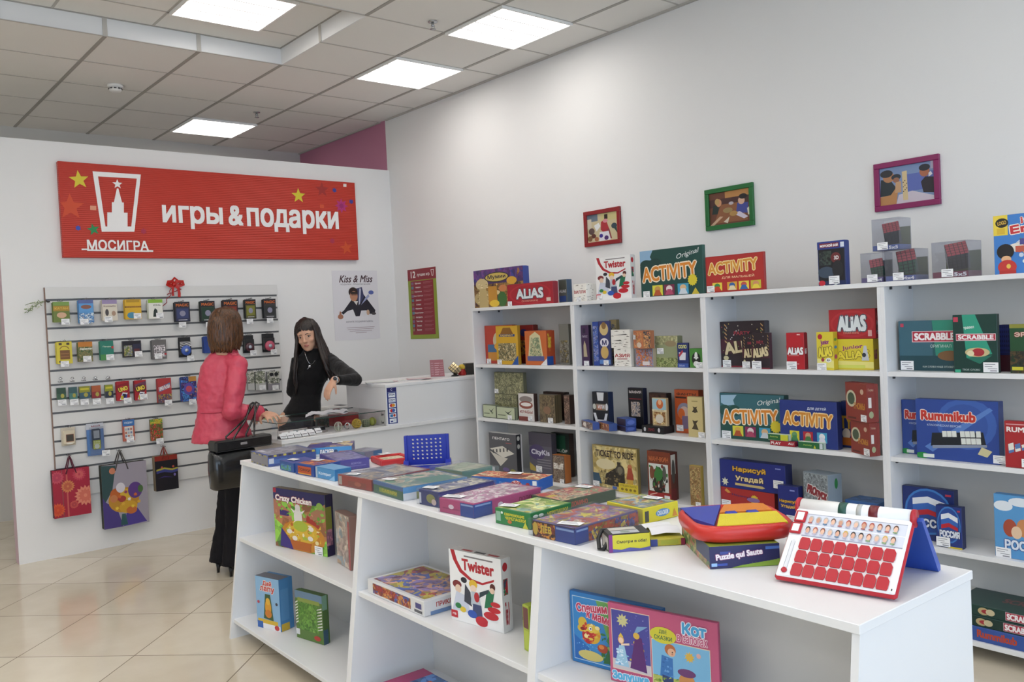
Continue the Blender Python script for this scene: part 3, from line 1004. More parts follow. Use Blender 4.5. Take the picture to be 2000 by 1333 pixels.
on_shelf('game_box', 'orange boxed maze game with a white temple ruin, beside the empty shelf space', 'game box', 1, 1027, 1069, 647, .03, xs=1086, col='#c96a35', col2='#b8502f', tags=(), group=G1,
  front=[P_([(.14, .2), (.24, .85), (.5, .97), (.72, .85), (.84, .2)], '#d9cfa2'), P_([(.2, .25), (.3, .8), (.66, .8), (.77, .25)], busy(['#a8b08c', '#7f9070', '#c9c39a', '#6f7a5c'], 70, 10)), R_(.1, .12, .88, .26, '#5a5f92'), P_([(.7, 0), (1, 0), (1, .2)], '#e6e6e8')],
  side=[T_('Лабиринт', .5, .65, .5, .5, '#e8c94a', b=.02), R_(0, 0, 1, .25, '#2a52a0')])
on_shelf('game_box', 'shrink wrapped grey-brown box against the upright at the end of the maze game shelf', 'game box', 1, 1094, 1113, 634, .1, d=.06, col='#7a7a74', col2='#6b6a60', group=G1, front=[R_(.05, .05, .95, .6, busy(['#6a6256', '#8c8a80', '#5d5848', '#8a7a4a'], 40, 11))])
on_shelf('game_box', 'narrow dark purple box with a cream tower, first on the shelf with birch bark boxes', 'game box', 1, 1130, 1152, 636, .05, xs=1158, col='#43274d', col2='#2b1f33', tags=((.3, 0, .045),), group=G1,
  front=[P_([(.25, .22), (.28, .5), (.45, .62), (.62, .5), (.75, .22)], '#b9a98a'), T_('ПИЛОС', .5, .72, .7, .05, '#d8cfe0', b=0), R_(.3, .8, .6, .92, '#2c1b36')])
on_shelf('game_box', 'narrow blue game box with cream figures, second from the purple tower box', 'game box', 1, 1160, 1171, 629, .06, d=.05, col='#2e4a9c', col2='#2a3f80', group=G1, front=[R_(.1, .1, .9, .9, busy(['#2e4a9c', '#4a68b0', '#8a92c0', '#33386a'], 60, 12))])
on_shelf('game_box', 'tall cream and blue game box with bearded faces, left of the birch bark stack', 'game box', 1, 1172, 1193, 628, .06, xs=1197, col='#3a3f74', col2='#42486c', tags=((.4, .02, .042),), group=G1,
  front=[E_(.5, .82, .4, .14, '#d5bd84'), E_(.5, .9, .22, .08, '#8a6a3e'), E_(.5, .52, .4, .1, '#e6e4ee'), T_('М', .5, .52, .4, .1, '#33386a', b=.05), E_(.5, .3, .36, .14, '#cfae6a'), R_(0, .04, 1, .14, '#5a86c8')])
on_shelf('game_box', 'small brown box at the back, above the birch bark stack', 'game box', 1, 1193, 1207, 625, .2, d=.03, col='#b09a6a', col2='#8a7a56', group=G1, front=[R_(.1, .1, .9, .9, busy(['#b09a6a', '#6a6a70', '#c9b98a', '#8a6a4a'], 60, 13))])
lo = on_shelf('game_box', 'white birch bark box at the bottom of the two box stack, with a red title', 'game box', 1, 1200, 1233, 680.5, .03, xs=1239, col=birch, col2=birch, group=G1, front=birch_front() + [R_(.02, .45, .98, .75, '#f2efe8'), T_('АЗИЯ', .5, .6, .86, .18, '#a83238', b=.05), R_(.2, .4, .8, .43, '#a83238')])
on_shelf('game_box', 'white birch bark box on top of the two box stack', 'game box', 1, 1194, 1231, 645, .035, xs=1238, z=lo['top_z'], col=birch, col2=birch, group=G1, front=birch_front() + [P_([(.1, .7), (.9, .72), (.8, .76)], '#2c2824'), P_([(.1, .4), (.6, .38), (.5, .45)], '#2c2824')])
lo = on_shelf('game_box', 'small orange and blue picture box at the bottom of its stack', 'game box', 1, 1242, 1276, 681, .03, d=.06, col='#8c8aa0', col2='#b8a890', group=G1, front=[R_(.05, .05, .95, .95, busy(['#5a7ab0', '#c9823c', '#8c92b0', '#c96f3c', '#a89ab0'], 60, 14)), R_(.4, .1, .8, .3, '#e0d8d8')])
on_shelf('game_box', 'small orange picture box turned edgeways on top of the blue and orange one', 'game box', 1, 1238, 1256, 646, .03, xs=1279, z=lo['top_z'], yaw=-28, col='#c8743a', col2='#9a5a2c', tags=((.05, .5, .04),), group=G1, front=[R_(.1, .1, .9, .9, busy(['#c8743a', '#b85a30', '#d89a50', '#a86034'], 60, 15)), E_(.6, .2, .25, .15, '#e6d4c0')], side=[R_(.1, .05, .9, .95, busy(['#b8682c', '#3c2a20', '#c98a44', '#8a4a2a'], 60, 16))])
on_shelf('game_box', 'olive green landscape box between the orange stack and the small dark blue box', 'game box', 1, 1281, 1325, 657, .06, d=.05, col='#98a07c', col2='#8a9070', tags=((.1, .42, .05),), group=G1, front=[R_(0, .72, 1, 1, busy(['#b8b88c', '#a8a880', '#c0bc98'], 30, 17)), R_(0, 0, 1, .3, busy(['#8a9a60', '#707a48', '#a8b078', '#5a6a3c'], 60, 18)), E_(.7, .75, .25, .1, '#9a8a6a')])
on_shelf('game_box', 'small dark blue card game box with white cards, on its blue stand', 'game box', 1, 1324, 1345, 670, .03, xs=1348, col='#28346c', col2='#222a54', group=G1, front=[T_('СОЛО', .5, .84, .75, .13, '#d6d98c', b=.05), P_([(.2, .3), (.75, .3), (.8, .6), (.15, .62)], '#dcdce4'), P_([(.1, .5), (.5, .72), (.56, .62), (.2, .42)], '#b03a4a'), R_(0, 0, 1, .17, '#3c56a0'), T_('SOLO', .4, .08, .5, .07, '#d0d8f0', b=0)])
on_shelf('game_box', 'small green card game box with a black and white dog face', 'game box', 1, 1348, 1373, 681, .03, d=.05, col='#4a8a3c', col2='#3c6a34', tags=((.5, 0, .045),), group=G1, front=[E_(.5, .45, .34, .34, '#202420'), E_(.5, .62, .12, .2, '#e2e6e2'), E_(.5, .2, .22, .15, '#dfe2df'), E_(.36, .52, .04, .04, '#f0f0f0'), E_(.64, .52, .04, .04, '#f0f0f0')])
# unit with word games
PARTY = ['#2a2026', '#2a2026', '#2f2228', '#57293a']
def party(n, big):
    r = random.Random(n)
    o = [R_(0, 0, 1, 1, '#2c2127'), P_([(0, .3), (1, .3), (1, .5), (0, .62)], '#4a2230')]
    for k in range(26 if big else 14):
        x, y = r.uniform(.03, .95), r.uniform(.35, .95)
        o.append(E_(x, y, .012, .012, r.choice(['#d8d0c0', '#b04a5a', '#c9b060', '#e6e0e0', '#7a9a60'])))
    for x in (.1, .92):
        for q in range(5):
            o.append(P_([(x, .95 - q * .09), (x + .05, .9 - q * .09), (x + .05, .87 - q * .09), (x, .92 - q * .09)], '#c9a06a'))
    o += [T_('ALiAS', .5, .46, .82, .24, '#d8c9a0', '#3a2a20', rot=8, b=.06), T_('PARTY', .5, .74, .36, .08, '#a83a48', b=.02), E_(.12, .2, .06, .05, '#c9c39a'), R_(0, 0, 1, .03, '#7a2434')]
    return o
on_shelf('game_box', 'large black party word game box with streamers, back of the three black boxes', 'game box', 1, 1409, 1496, 629, .12, d=.05, col='#2c2127', col2='#4a4650', tags=((.04, .0, .055),), group=G1, front=party(1, 1))
on_shelf('game_box', 'middle black party word game box, half hidden behind the front black box', 'game box', 1, 1451, 1487, 654, .078, d=.03, col='#2c2127', col2='#3a3038', tags=((.0, .0, .05),), group=G1, front=party(2, 0))
on_shelf('game_box', 'small black party word game box in front of the other black boxes', 'game box', 1, 1469, 1504, 651, .035, xs=1510, col='#2c2127', col2='#4a2a38', tags=((.02, .0, .058),), group=G1, front=party(3, 0))
def red_alias(): return [E_(.5, .62, .5, .4, '#b02630'), E_(.5, .62, .42, .3, '#b8242e'), T_('ALiAS', .5, .5, .86, .18, '#eef0f2', '#7a1a22', b=.06), R_(.1, .37, .7, .385, '#d88a8a'), R_(.45, .14, .7, .16, '#d8a0a0'), R_(.62, .93, .8, .96, '#e0b0b0'), P_([(0, 0), (.4, 0), (0, .1)], '#3a3f8a')]
on_shelf('game_box', 'small red word game box standing alone in the middle of the shelf', 'game box', 1, 1537.5, 1572, 650.5, .035, xs=1580, col='#b5222c', col2='#8d1f28', tags=((0, .0, .058),), group=G1, front=red_alias(), side=[T_('ALiAS', .5, .5, .5, .14, '#e0d6d8', b=.05)])
def junior(o=()): return [R_(0, 0, 1, 1, '#dccb3c'), P_([(0, .1), (1, .05), (1, .25), (0, .3)], '#e9e28a'), T_('Junior', .5, .72, .5, .15, '#8a3f78', '#e6c94a', rot=6, b=.04), T_('ALiAS', .5, .48, .8, .24, '#e9d94a', '#7a6a2a', rot=4, b=.05)]
on_shelf('game_box', 'small yellow word game box left of the big yellow one', 'game box', 1, 1597, 1629, 649.5, .03, xs=1638, col='#dccb3c', col2='#cdb634', tags=((0, .0, .05),), group=G1, front=junior() + [E_(.22, .88, .14, .07, '#b0303a'), E_(.35, .27, .1, .05, '#a03a48'), E_(.7, .26, .18, .06, '#f0f0ea'), T_('4+', .7, .26, .2, .07, '#3a4a5a', b=.02)], side=[E_(.5, .8, .3, .04, '#6a9a3a'), E_(.5, .6, .3, .04, '#3a7ab0'), E_(.5, .35, .3, .06, '#a03a6a')])
YB_ = on_shelf('game_box', 'big yellow word game box underneath the big red one', 'game box', 1, 1627, 1707, 663, .075, xs=1719, col='#dccb3c', col2='#cdb634', group=G1, front=junior() + [P_([(.72, .3), (.9, .3), (.84, .78), (.78, .78)], '#c6ccd8'), E_(.78, .48, .05, .07, '#343a48'), R_(.1, .05, .8, .16, '#d6dc6a')], side=[T_('ALiAS', .5, .5, .6, .3, '#8a3f58', b=.04)])
on_shelf('game_box', 'big red word game box with silver letters stacked on the big yellow box', 'game box', 1, 1620, 1711, 606, .075, xs=1720, z=YB_['top_z'], col='#a8242c', col2='#8a2028', group=G1, front=[E_(.5, .5, .47, .46, '#b62f36'), E_(.5, .5, .42, .38, '#aa252e'), T_('ALiAS', .5, .52, .58, .48, '#dfe6ea', '#4a525e', b=.06), T_('СКАЖИ ИНАЧЕ', .48, .2, .34, .08, '#e0a08a', b=0), R_(.84, .08, .92, .28, '#d9a8a8')], side=[R_(.2, .15, .8, .85, busy(['#7a8a98', '#a03038', '#3a4048'], 40, 19))])
SCR = '#16433c'
def scrabble_logo(cx, cy, w, h): return [R_(cx - w / 2, cy - h / 2, cx + w / 2, cy + h / 2, '#e6c6cc'), R_(cx - w / 2 + .01, cy - h / 2 + .012, cx + w / 2 - .01, cy + h / 2 - .012, '#b02a40'), T_('SCRABBLE', cx, cy, w * .88, h * .6, '#f4eef0', b=.06)]
on_shelf('game_box', 'wide dark teal letter tile game box, half hidden by the upright green one', 'game box', 1, 1758, 1892, 628, .09, d=.05, col='#24565c', col2='#1c4a4a', tags=((.02, .01, .06),), group=G1,
  front=[P_([(.5, 1), (1, 1), (1, .2), (.55, .2)], '#2f8a76'), R_(0, 0, 1, .3, '#1f4650'), R_(0, .3, .5, 1, '#3a6474')] + scrabble_logo(.53, .68, .66, .22) + [T_('ОРИГИНАЛ', .62, .49, .3, .06, '#cfe0dc', b=0), E_(.75, .3, .18, .1, '#7a5a3a'), T_('КАК СЛОВО НАШЕ ОТЗОВЕТСЯ', .6, .08, .5, .035, '#d0e0dc', b=0), R_(.03, .88, .08, .95, '#c04058')])
on_shelf('game_box', 'tall dark green letter tile game box with a hanging tab', 'game box', 1, 1863.6, 1950, 616, .03, xs=1955, col='#123a34', col2='#0f2f2a', tags=((.68, .01, .06),), group=G1,
  front=[P_([(.22, 1), (.52, 1), (.88, .32), (.3, .25)], '#2f9a80'), P_([(.3, .25), (.88, .3), (.6, .15)], '#23705e'), T_('травел', .37, .77, .24, .05, '#e6eeea', b=.02, rot=5)] + scrabble_logo(.52, .61, .9, .12) + [E_(.55, .35, .28, .08, '#c9b98a'), E_(.57, .35, .14, .07, '#a83038'), E_(.4, .33, .08, .05, '#e0d6b0'), R_(.02, .88, .13, .96, '#c04058'), T_('ТВОЕ СЛОВО', .4, .05, .4, .03, '#d0e0dc', b=0), R_(.03, .0, .16, .05, '#3fae8a')])
on_shelf('game_box', 'dark navy box with a pegboard front, between two green boxes', 'game box', 1, 1953, 1975, 635, .12, d=.05, col='#22285c', col2='#1c2048', group=G1, front=[R_(0, 0, 1, .35, '#4a1f2c'), R_(.05, .4, .95, .98, '#2c3474')] + [E_(.15 + .18 * i, .45 + .1 * j, .05, .03, '#1c2048') for i in range(5) for j in range(6)])
on_shelf('game_box', 'dark green box with red heading, beside the dark navy box', 'game box', 1, 1974, 2060, 634, .04, d=.05, col='#1c4a2c', col2='#173a24', group=G1, front=[R_(0, .92, 1, 1, '#8a8a3a'), T_('ЭРУДИТ', .52, .78, .8, .1, '#d8c0b0', '#8a2a2a', b=.04), R_(0, 0, 1, .45, busy(['#1c3a2c', '#2a2a24', '#4a3a24', '#16301f'], 40, 20)), R_(.04, .06, .3, .13, '#c9c23a')])
# ---- third shelf row
G2 = 'game boxes on the third shelf row'
MAP = ['#8c8c6c', '#6f6f50', '#a5a27c', '#7a7a5a', '#5c5c44']
lo = on_shelf('game_box', 'small olive map print box under the larger map print box', 'game box', 2, 968, 1012, 769, .1, d=.05, col='#6f6f54', col2='#66644c', group=G2, front=[R_(.02, .02, .98, .98, busy(MAP, 60, 21)), T_('КАРТА', .5, .8, .5, .1, '#3c3c2c', b=.02)])
on_shelf('game_box', 'olive map print box stacked on a smaller one on the end bookcase', 'game box', 2, 967, 1023, 727, .1, xs=1030, z=lo['top_z'], col='#7c7c5c', col2='#70705a', tags=((0, .02, .045),), group=G2, front=[R_(.0, .0, .98, .98, busy(MAP, 45, 22)), R_(.4, .0, .42, 1, '#6f6f54')])
def gull(): return [R_(.03, .05, .97, .95, '#b9c2a4'), P_([(.45, .68), (.62, .55), (.85, .78), (.66, .5), (.72, .35), (.58, .48)], '#23302a'), R_(.08, .3, .5, .36, '#56604c'), E_(.7, .4, .08, .08, '#7a8a6a')]
on_shelf('card_box', 'small pale green flat card box with a bird, left one by the upright', 'card box', 2, 944, 970, 790, .035, d=.025, col='#2e332e', col2='#8a9278', group=G2, front=gull())
on_shelf('card_box', 'small pale green flat card box with a bird, carrying a price card', 'card box', 2, 970, 1007, 794, .025, d=.025, col='#2e332e', col2='#8a9278', tags=((.62, .02, .045),), group=G2, front=gull())
on_shelf('game_box', 'white and dark red box with a grinning face, on the end bookcase', 'game box', 2, 1014, 1044, 768, .04, xs=1052, col='#d8d3d0', col2='#4a3834', tags=((.62, .03, .045),), group=G2, front=[E_(.5, .78, .42, .12, '#8a7f7c'), E_(.5, .58, .44, .14, '#8c4a3c'), E_(.5, .6, .34, .07, '#e9e4e0'), R_(.05, .25, .95, .42, '#e0dcd8'), T_('КРАБЫ', .5, .33, .8, .1, '#8c2a2c', b=.04), R_(0, 0, .6, .16, '#7c3a34')])
BOOK = ['#6a5c44', '#7c6c50', '#584a38', '#8a7a5a']
on_shelf('game_box', 'dark brown wide box at the back behind the old book box', 'game box', 2, 1063, 1104, 765, .19, d=.05, col='#32231f', col2='#2a1c18', group=G2, front=[R_(.05, .05, .95, .95, busy(['#32231f', '#3c2a24', '#281a17'], 30, 23))])
on_shelf('game_box', 'grey brown box like an old book with a worn spine', 'game box', 2, 1055, 1085, 771, .05, xs=1099, col='#75664e', col2='#5f533c', tags=((.55, .0, .05),), group=G2, front=[R_(.03, .03, .97, .97, busy(BOOK, 40, 24)), E_(.5, .45, .25, .14, '#8a6a52')], side=[R_(.1, 0, .25, 1, '#4c432f'), R_(.5, 0, .65, 1, '#4c432f')])
on_shelf('game_box', 'brown box pressed against the upright beside the old book box', 'game box', 2, 1103, 1114, 772, .06, d=.06, col='#6a5448', col2='#3a2a26', group=G2, front=[R_(.05, .05, .95, .95, busy(['#7a6458', '#584438', '#8a6f60', '#6a3a34'], 50, 25))])
on_shelf('game_box', 'black and white skeleton print game box, left of the small tins', 'game box', 2, 1159, 1190, 765, .06, d=.05, col='#1c1f26', col2='#24304e', group=G2, front=[P_([(.3, .98), (.75, .98), (.7, .75), (.35, .75)], '#d8dade'), R_(.2, .48, .85, .66, '#8a7a6a'), R_(.3, .5, .6, .62, '#b8643c'), T_('ИЛИ', .55, .58, .4, .1, '#e6e6ea', b=.04), P_([(.05, .4), (.2, .4), (.3, .22), (.7, .22), (.8, .4), (.95, .4), (.8, .1), (.2, .1)], '#e4e6ea'), E_(.12, .58, .1, .08, '#c9ccc4'), E_(.9, .58, .08, .1, '#e0e0e4'), R_(.4, 0, .6, .2, '#e4e6ea')])
tin = dict(group='small flat game tins')
on_shelf('game_tin', 'small brown and blue flat tin nearest the upright', 'tin', 2, 1132, 1153, 820, .02, xs=1167, yaw=-25, col='#8c7a74', col2='#34509c', front=[R_(.05, .1, .95, .9, busy(['#c9b8b0', '#5a3a34', '#8a7a74'], 60, 26)), E_(.3, .5, .15, .3, '#e6e0da')], **tin)
on_shelf('game_tin', 'small orange and blue flat tin in the middle', 'tin', 2, 1168, 1189, 823, .02, xs=1206, yaw=-25, col='#b87a4a', col2='#2f4a8c', front=[R_(.05, .1, .95, .9, busy(['#d89a5a', '#8a4a34', '#e6c9a0'], 60, 27))], **tin)
lo = on_shelf('game_tin', 'dark blue flat tin at the bottom of the pair of stacked tins', 'tin', 2, 1205, 1222, 830, .025, xs=1243, yaw=-22, col='#2a2a4a', col2='#2f4690', side=[E_(.5, .5, .35, .3, '#4a62b0')], front=[R_(.1, .1, .9, .9, '#33283c')], **tin)
on_shelf('game_tin', 'dark blue flat tin on top of the pair of stacked tins', 'tin', 2, 1205, 1222, 815.5, .025, xs=1243, yaw=-22, z=lo['top_z'], col='#2a2a4a', col2='#3a549c', side=[E_(.5, .5, .35, .3, '#5a72c0')], front=[R_(.1, .1, .9, .9, '#33283c')], **tin)
on_shelf('game_box', 'black card game box with small figures, behind the flat black box', 'game box', 2, 1229, 1258, 757.6, .13, xs=1267, col='#17171c', col2='#1f2340', tags=((.04, .0, .05),), group=G2, front=[T_('МАФИЯ', .5, .9, .8, .07, '#d8d0d0', b=.03), R_(.1, .72, .9, .74, '#8a2a34'), R_(.2, .3, .8, .66, busy(['#2a2a34', '#8a8a94', '#c9b8a8', '#5a4a44'], 90, 28))])
on_shelf('game_box', 'dark brown box behind the two standing card decks', 'game box', 2, 1270, 1304, 767, .14, xs=1315, col='#3c2620', col2='#2a1d1a', group=G2, front=[R_(.05, .05, .95, .95, busy(['#3c2620', '#4a2f26', '#2f1e1a'], 30, 29))])
lo = on_shelf('game_box', 'flat black box lying in front, carrying a card deck', 'game box', 2, 1253.6, 1296, 831, .02, xs=1308, d=.1, col='#17171b', col2='#141418', group=G2, lid=False, front=[E_(.15, .5, .05, .3, '#c9ccd2'), E_(.8, .5, .05, .3, '#d8d8de'), T_('ЛИС', .45, .5, .3, .35, '#8a2a34', b=.03)])
on_shelf('card_deck', 'cream card deck with two stacked pictures, standing on the flat black box', 'card deck', 2, 1275, 1303, 777, .045, d=.022, z=lo['top_z'], col='#c9b48c', col2='#b09a74', group=G2, front=[R_(.03, .58, .97, .97, '#9cc0cc'), E_(.55, .78, .24, .17, '#c96a3a'), E_(.55, .85, .12, .1, '#e6b48a'), R_(.0, .52, 1, .58, '#e0d6b4'), T_('КОЛОДА', .5, .55, .7, .04, '#5a3a24', b=0), R_(.1, .05, .9, .5, busy(['#c9a96a', '#8a5a34', '#e0c890', '#b08a5a'], 70, 30)), E_(.5, .25, .28, .16, '#d8cfc0')])
on_shelf('game_box', 'orange card game box behind the tall cream one', 'game box', 2, 1320, 1367, 761, .12, d=.05, col='#b8552c', col2='#9a4426', tags=((.06, .05, .05),), group=G2, front=[T_('ФАНТЫ', .5, .9, .8, .06, '#3c241c', b=.03), R_(.05, .8, .5, .84, '#3c241c'), E_(.4, .5, .3, .2, '#8a8aa0'), E_(.4, .48, .2, .14, '#c9b0a8'), E_(.28, .45, .14, .12, '#d06a34'), P_([(.3, .1), (.6, .12), (.6, .4), (.3, .4)], '#7a6a8a')])
on_shelf('game_box', 'tall cream card game box with two small black drawings', 'game box', 2, 1345, 1374, 775, .03, d=.045, col='#cdbc86', col2='#b8a874', tags=((.7, .0, .045),), group=G2, front=[R_(.3, .88, .7, .9, '#8a7a4a'), P_([(.3, .62), (.7, .62), (.6, .72), (.68, .76), (.5, .74), (.35, .76), (.42, .7)], '#4a4030'), E_(.5, .65, .12, .05, '#4a4030'), P_([(.25, .2), (.7, .18), (.55, .34), (.7, .42), (.45, .4), (.3, .42), (.4, .3)], '#4a4030')])
on_shelf('game_box', 'large teal game box with big orange title, far left of its shelf', 'game box', 2, 1398, 1534, 767, .09, d=.05, col='#3a6a74', col2='#1f4a45', tags=((.02, .0, .06),), group=G2,
  front=[R_(0, 0, 1, .35, '#235048'), P_([(.02, .95), (.28, .97), (.22, .85), (.24, .75), (.1, .72), (.02, .78)], '#9fc0d6'), E_(.08, .62, .1, .12, '#24504a'), E_(.24, .62, .1, .12, '#24504a')] + activity(0, 'Original') + figures(.17, (.28, .48, .7), (('#d8d548', '#d8b052', '#b4562f'), ('#8a2f5a', '#e6d8d8', '#b04a68'), ('#49a0c4', '#e0b98a', '#d0d8e0'))) + [SUNBADGE(.87, .33, .14, '#d9c93a')])
on_shelf('game_box', 'dark blue children game box with big orange title, overlapping the teal one', 'game box', 2, 1525, 1637, 781, .035, d=.05, col='#2a3a80', col2='#242f6a', group=G2,
  front=[T_('ДЛЯ ДЕТЕЙ', .66, .84, .32, .07, '#d8e0f0', b=.02), T_('ACTIVITY', .5, .6, .84, .28, '#d08a38', '#f0d49a', rot=-2, b=.03)] + figures(.22, (.26, .5, .74), (('#d6cf3c', '#6a9a6a', '#4a8a5a'), ('#b02c3c', '#c9a080', '#4a7a4a'), ('#4aa0c8', '#e6e6ea', '#d8d8e6'))))
on_shelf('game_box', 'dark blue game box at the back, between the children box and the dwarf boxes', 'game box', 2, 1641, 1668, 784, .13, d=.05, col='#26346c', col2='#1f2a54', group=G2, front=[R_(0, .6, .18, 1, '#b8c03c'), T_('TY', .5, .55, .8, .26, '#d0a23a', b=.04), E_(.5, .3, .3, .12, '#e0d0c0'), R_(.1, .05, .9, .22, '#c06a2c')])
sm = dict(group='small flat game packs on the third shelf')
lo = on_shelf('game_pack', 'small red flat pack under a green one, before the children game box', 'game pack', 2, 1504, 1552, 860, .005, d=.028, col='#a82834', col2='#8a2430', front=[T_('PLAY', .25, .5, .4, .5, '#e6e0e0', b=.05), T_('ALI', .85, .6, .2, .4, '#e6e0e0', b=.05)], **sm)
on_shelf('game_pack', 'small green flat pack with a yellow label, lying on the red one', 'game pack', 2, 1500, 1540, 847, .005, d=.027, z=lo['top_z'], col='#2f6a3c', col2='#cfe0cc', front=[R_(.62, .05, .98, .95, '#c9cc3c'), T_('Activity', .3, .55, .4, .3, '#b8d060', b=.02)], **sm)
on_shelf('game_pack', 'small green flat pack lying alone, before the children game box', 'game pack', 2, 1559, 1608, 862, .004, d=.028, col='#2c6a3f', col2='#cfe0cc', front=[T_('Activity', .38, .5, .34, .3, '#a8c860', b=.02), P_([(.62, .1), (.72, .1), (.67, .6)], '#d0c83c'), R_(.86, .1, .98, .9, '#c9d4dc')], **sm)
DWF = [E_(.28, .58, .24, .22, '#c9c4a8'), E_(.28, .58, .17, .16, '#4a5a44'), T_('ГНОМЫ', .66, .4, .5, .16, '#c98a34', b=.03), E_(.8, .78, .08, .07, '#c9a890'), R_(.1, .05, .5, .1, '#5a241c')]
DWS = [T_('Гномы', .5, .84, .6, .07, '#c9a890', b=0), R_(.2, .38, .55, .64, '#d8d4d0'), E_(.5, .2, .26, .09, '#9aa07c')]
lo = on_shelf('game_box', 'red brown square box at the bottom of the pair stacked by the upright', 'game box', 2, 1665, 1702, 820, .022, xs=1723, yaw=-30, col='#8a3426', col2='#7c2c24', tags=((.72, .02, .045),), group=G2, front=DWF, side=DWS)
on_shelf('game_box', 'red brown square box on top of the pair stacked by the upright', 'game box', 2, 1655, 1696, 746, .022, xs=1720, yaw=-30, z=lo['top_z'], col='#8a3426', col2='#7c2c24', tags=((.75, .02, .045),), group=G2, front=DWF, side=DWS)
def rummikub(dx=0): return [R_(0, 0, 1, 1, '#2f4a94'), E_(.62, .62, .36, .42, '#3f62ae'), E_(.6, .6, .28, .34, '#37569f'), P_([(.1, .2), (.9, .9), (.94, .86), (.2, .12)], '#5a80c4'), T_('Rummikub', .4, .73, .66, .15, '#c2372c', '#e6d6d0', b=.06), T_('КЛАССИЧЕСКАЯ ВЕРСИЯ', .35, .57, .42, .035, '#d0dcf0', b=0),
  P_([(.18, .22), (.85, .3), (.82, .5), (.2, .44)], '#20242c'), P_([(.2, .18), (.86, .26), (.86, .3), (.2, .23)], '#8a94a8')] + [P_([(x, y), (x + .055, y + .006), (x + .05, y + .105), (x - .005, y + .1)], '#dfe2dc') for x, y in ((.33, .38), (.39, .385), (.45, .39), (.55, .395), (.61, .4), (.67, .405), (.74, .41), (.56, .28), (.62, .285), (.68, .29), (.74, .295))] + [P_([(.75, .14), (.86, .1), (.92, .2), (.8, .26)], '#cfc79a'), E_(.07, .05, .09, .05, '#2c8a44'), R_(.08, .02, .22, .08, '#dfe6e0')]
on_shelf('game_box', 'blue number tile game box at the back, mostly hidden by its twin', 'game box', 2, 1746, 1868, 780, .12, d=.05, col='#2f4a94', col2='#2a3f7c', group=G2, front=rummikub())
on_shelf('game_box', 'big blue number tile game box in front of its twin', 'game box', 2, 1792, 1953, 779, .045, xs=1976, d=.06, col='#2f4a94', col2='#2a3f7c', tags=((.93, .02, .05),), group=G2, front=rummikub())
on_shelf('game_box', 'small red number tile game box, cut by the right picture edge', 'game box', 2, 1964, 2030, 822, .012, d=.03, col='#a82c30', col2='#8a2428', tags=((.5, .03, .05),), group=G2, front=[T_('RUMMY', .52, .82, .9, .1, '#f0e8e4', b=.05), R_(.05, .92, .6, .94, '#d8a0a0')] + [P_([(.12 + .2 * i, .3 + .06 * j + .04 * i), (.28 + .2 * i, .34 + .06 * j + .04 * i), (.26 + .2 * i, .48 + .06 * j), (.1 + .2 * i, .44 + .06 * j)], '#e6e2d8' if (i + j) % 2 else '#5a7ab0') for i in range(4) for j in range(2)])
# ---- fourth shelf row
G3 = 'game boxes on the fourth shelf row'
on_shelf('game_box', 'dark grey box with a white tilted game board, on the end bookcase', 'game box', 3, 958, 1011, 844, .03, xs=1023, col='#55555a', col2='#d8d8d8', tags=((.02, .0, .05),), group=G3, front=[T_('ПЕНТАГО', .45, .86, .62, .06, '#eaeaea', b=.04), R_(.62, .76, .84, .77, '#c05a5a'), P_([(.02, .58), (.5, .68), (.92, .52), (.5, .38)], '#d9d6cc'), P_([(.02, .52), (.45, .4), (.68, .38), (.4, .16)], '#d0ccc2')] + [E_(.15 + .13 * i, .55 - .03 * j + .02 * i, .03, .015, '#3a3a3c') for i in range(5) for j in range(3)] + [E_(.6, .1, .12, .05, '#6a5a8a'), E_(.85, .08, .1, .05, '#8a8a3c')], side=[R_(0, 0, 1, 1, '#2c2c30'), E_(.5, .9, .3, .06, '#c9c9c4'), E_(.5, .7, .3, .06, '#b8b8b4'), R_(.2, 0, .8, .06, '#4a7a4a')])
on_shelf('game_box', 'greyish purple city building game box, behind the small brown one', 'game box', 3, 1036, 1080, 844, .1, d=.05, col='#5a5866', col2='#4a4854', tags=((.3, .1, .06),), group=G3, front=[R_(0, .7, 1, 1, '#4a4654'), E_(.35, .55, .35, .18, '#4a3f6a'), T_('CityKis', .5, .54, .8, .14, '#d0d0e0', b=.04), P_([(.0, .3), (.25, .2), (.3, .1), (0, .12)], '#b09a4a')] + [R_(.35, .2 + .06 * i, .95, .22 + .06 * i, '#8a8890') for i in range(4)])
on_shelf('game_box', 'dark teal and brown box at the back by the upright, above the small brown box', 'game box', 3, 1080, 1114, 845, .19, d=.05, col='#26332e', col2='#3a2a26', group=G3, front=[R_(.3, .55, .8, .95, '#2a5a44'), R_(.05, .1, .95, .5, busy(['#4a2f28', '#3a2a26', '#6a4034'], 40, 31)), T_('BLÖF', .6, .6, .6, .08, '#e0e0e0', b=.03)])
on_shelf('game_box', 'small brown bluffing game box with orange side, in front on the end bookcase', 'game box', 3, 1081, 1104, 888, .02, xs=1117, col='#5f4c40', col2='#b8703a', tags=((.6, .0, .04),), group=G3, front=[R_(.04, .04, .96, .96, busy(['#5f4c40', '#8a7a6a', '#6a5a50', '#a09484'], 70, 32)), T_('Bluff', .5, .6, .8, .2, '#e0dcd6', b=.05)])
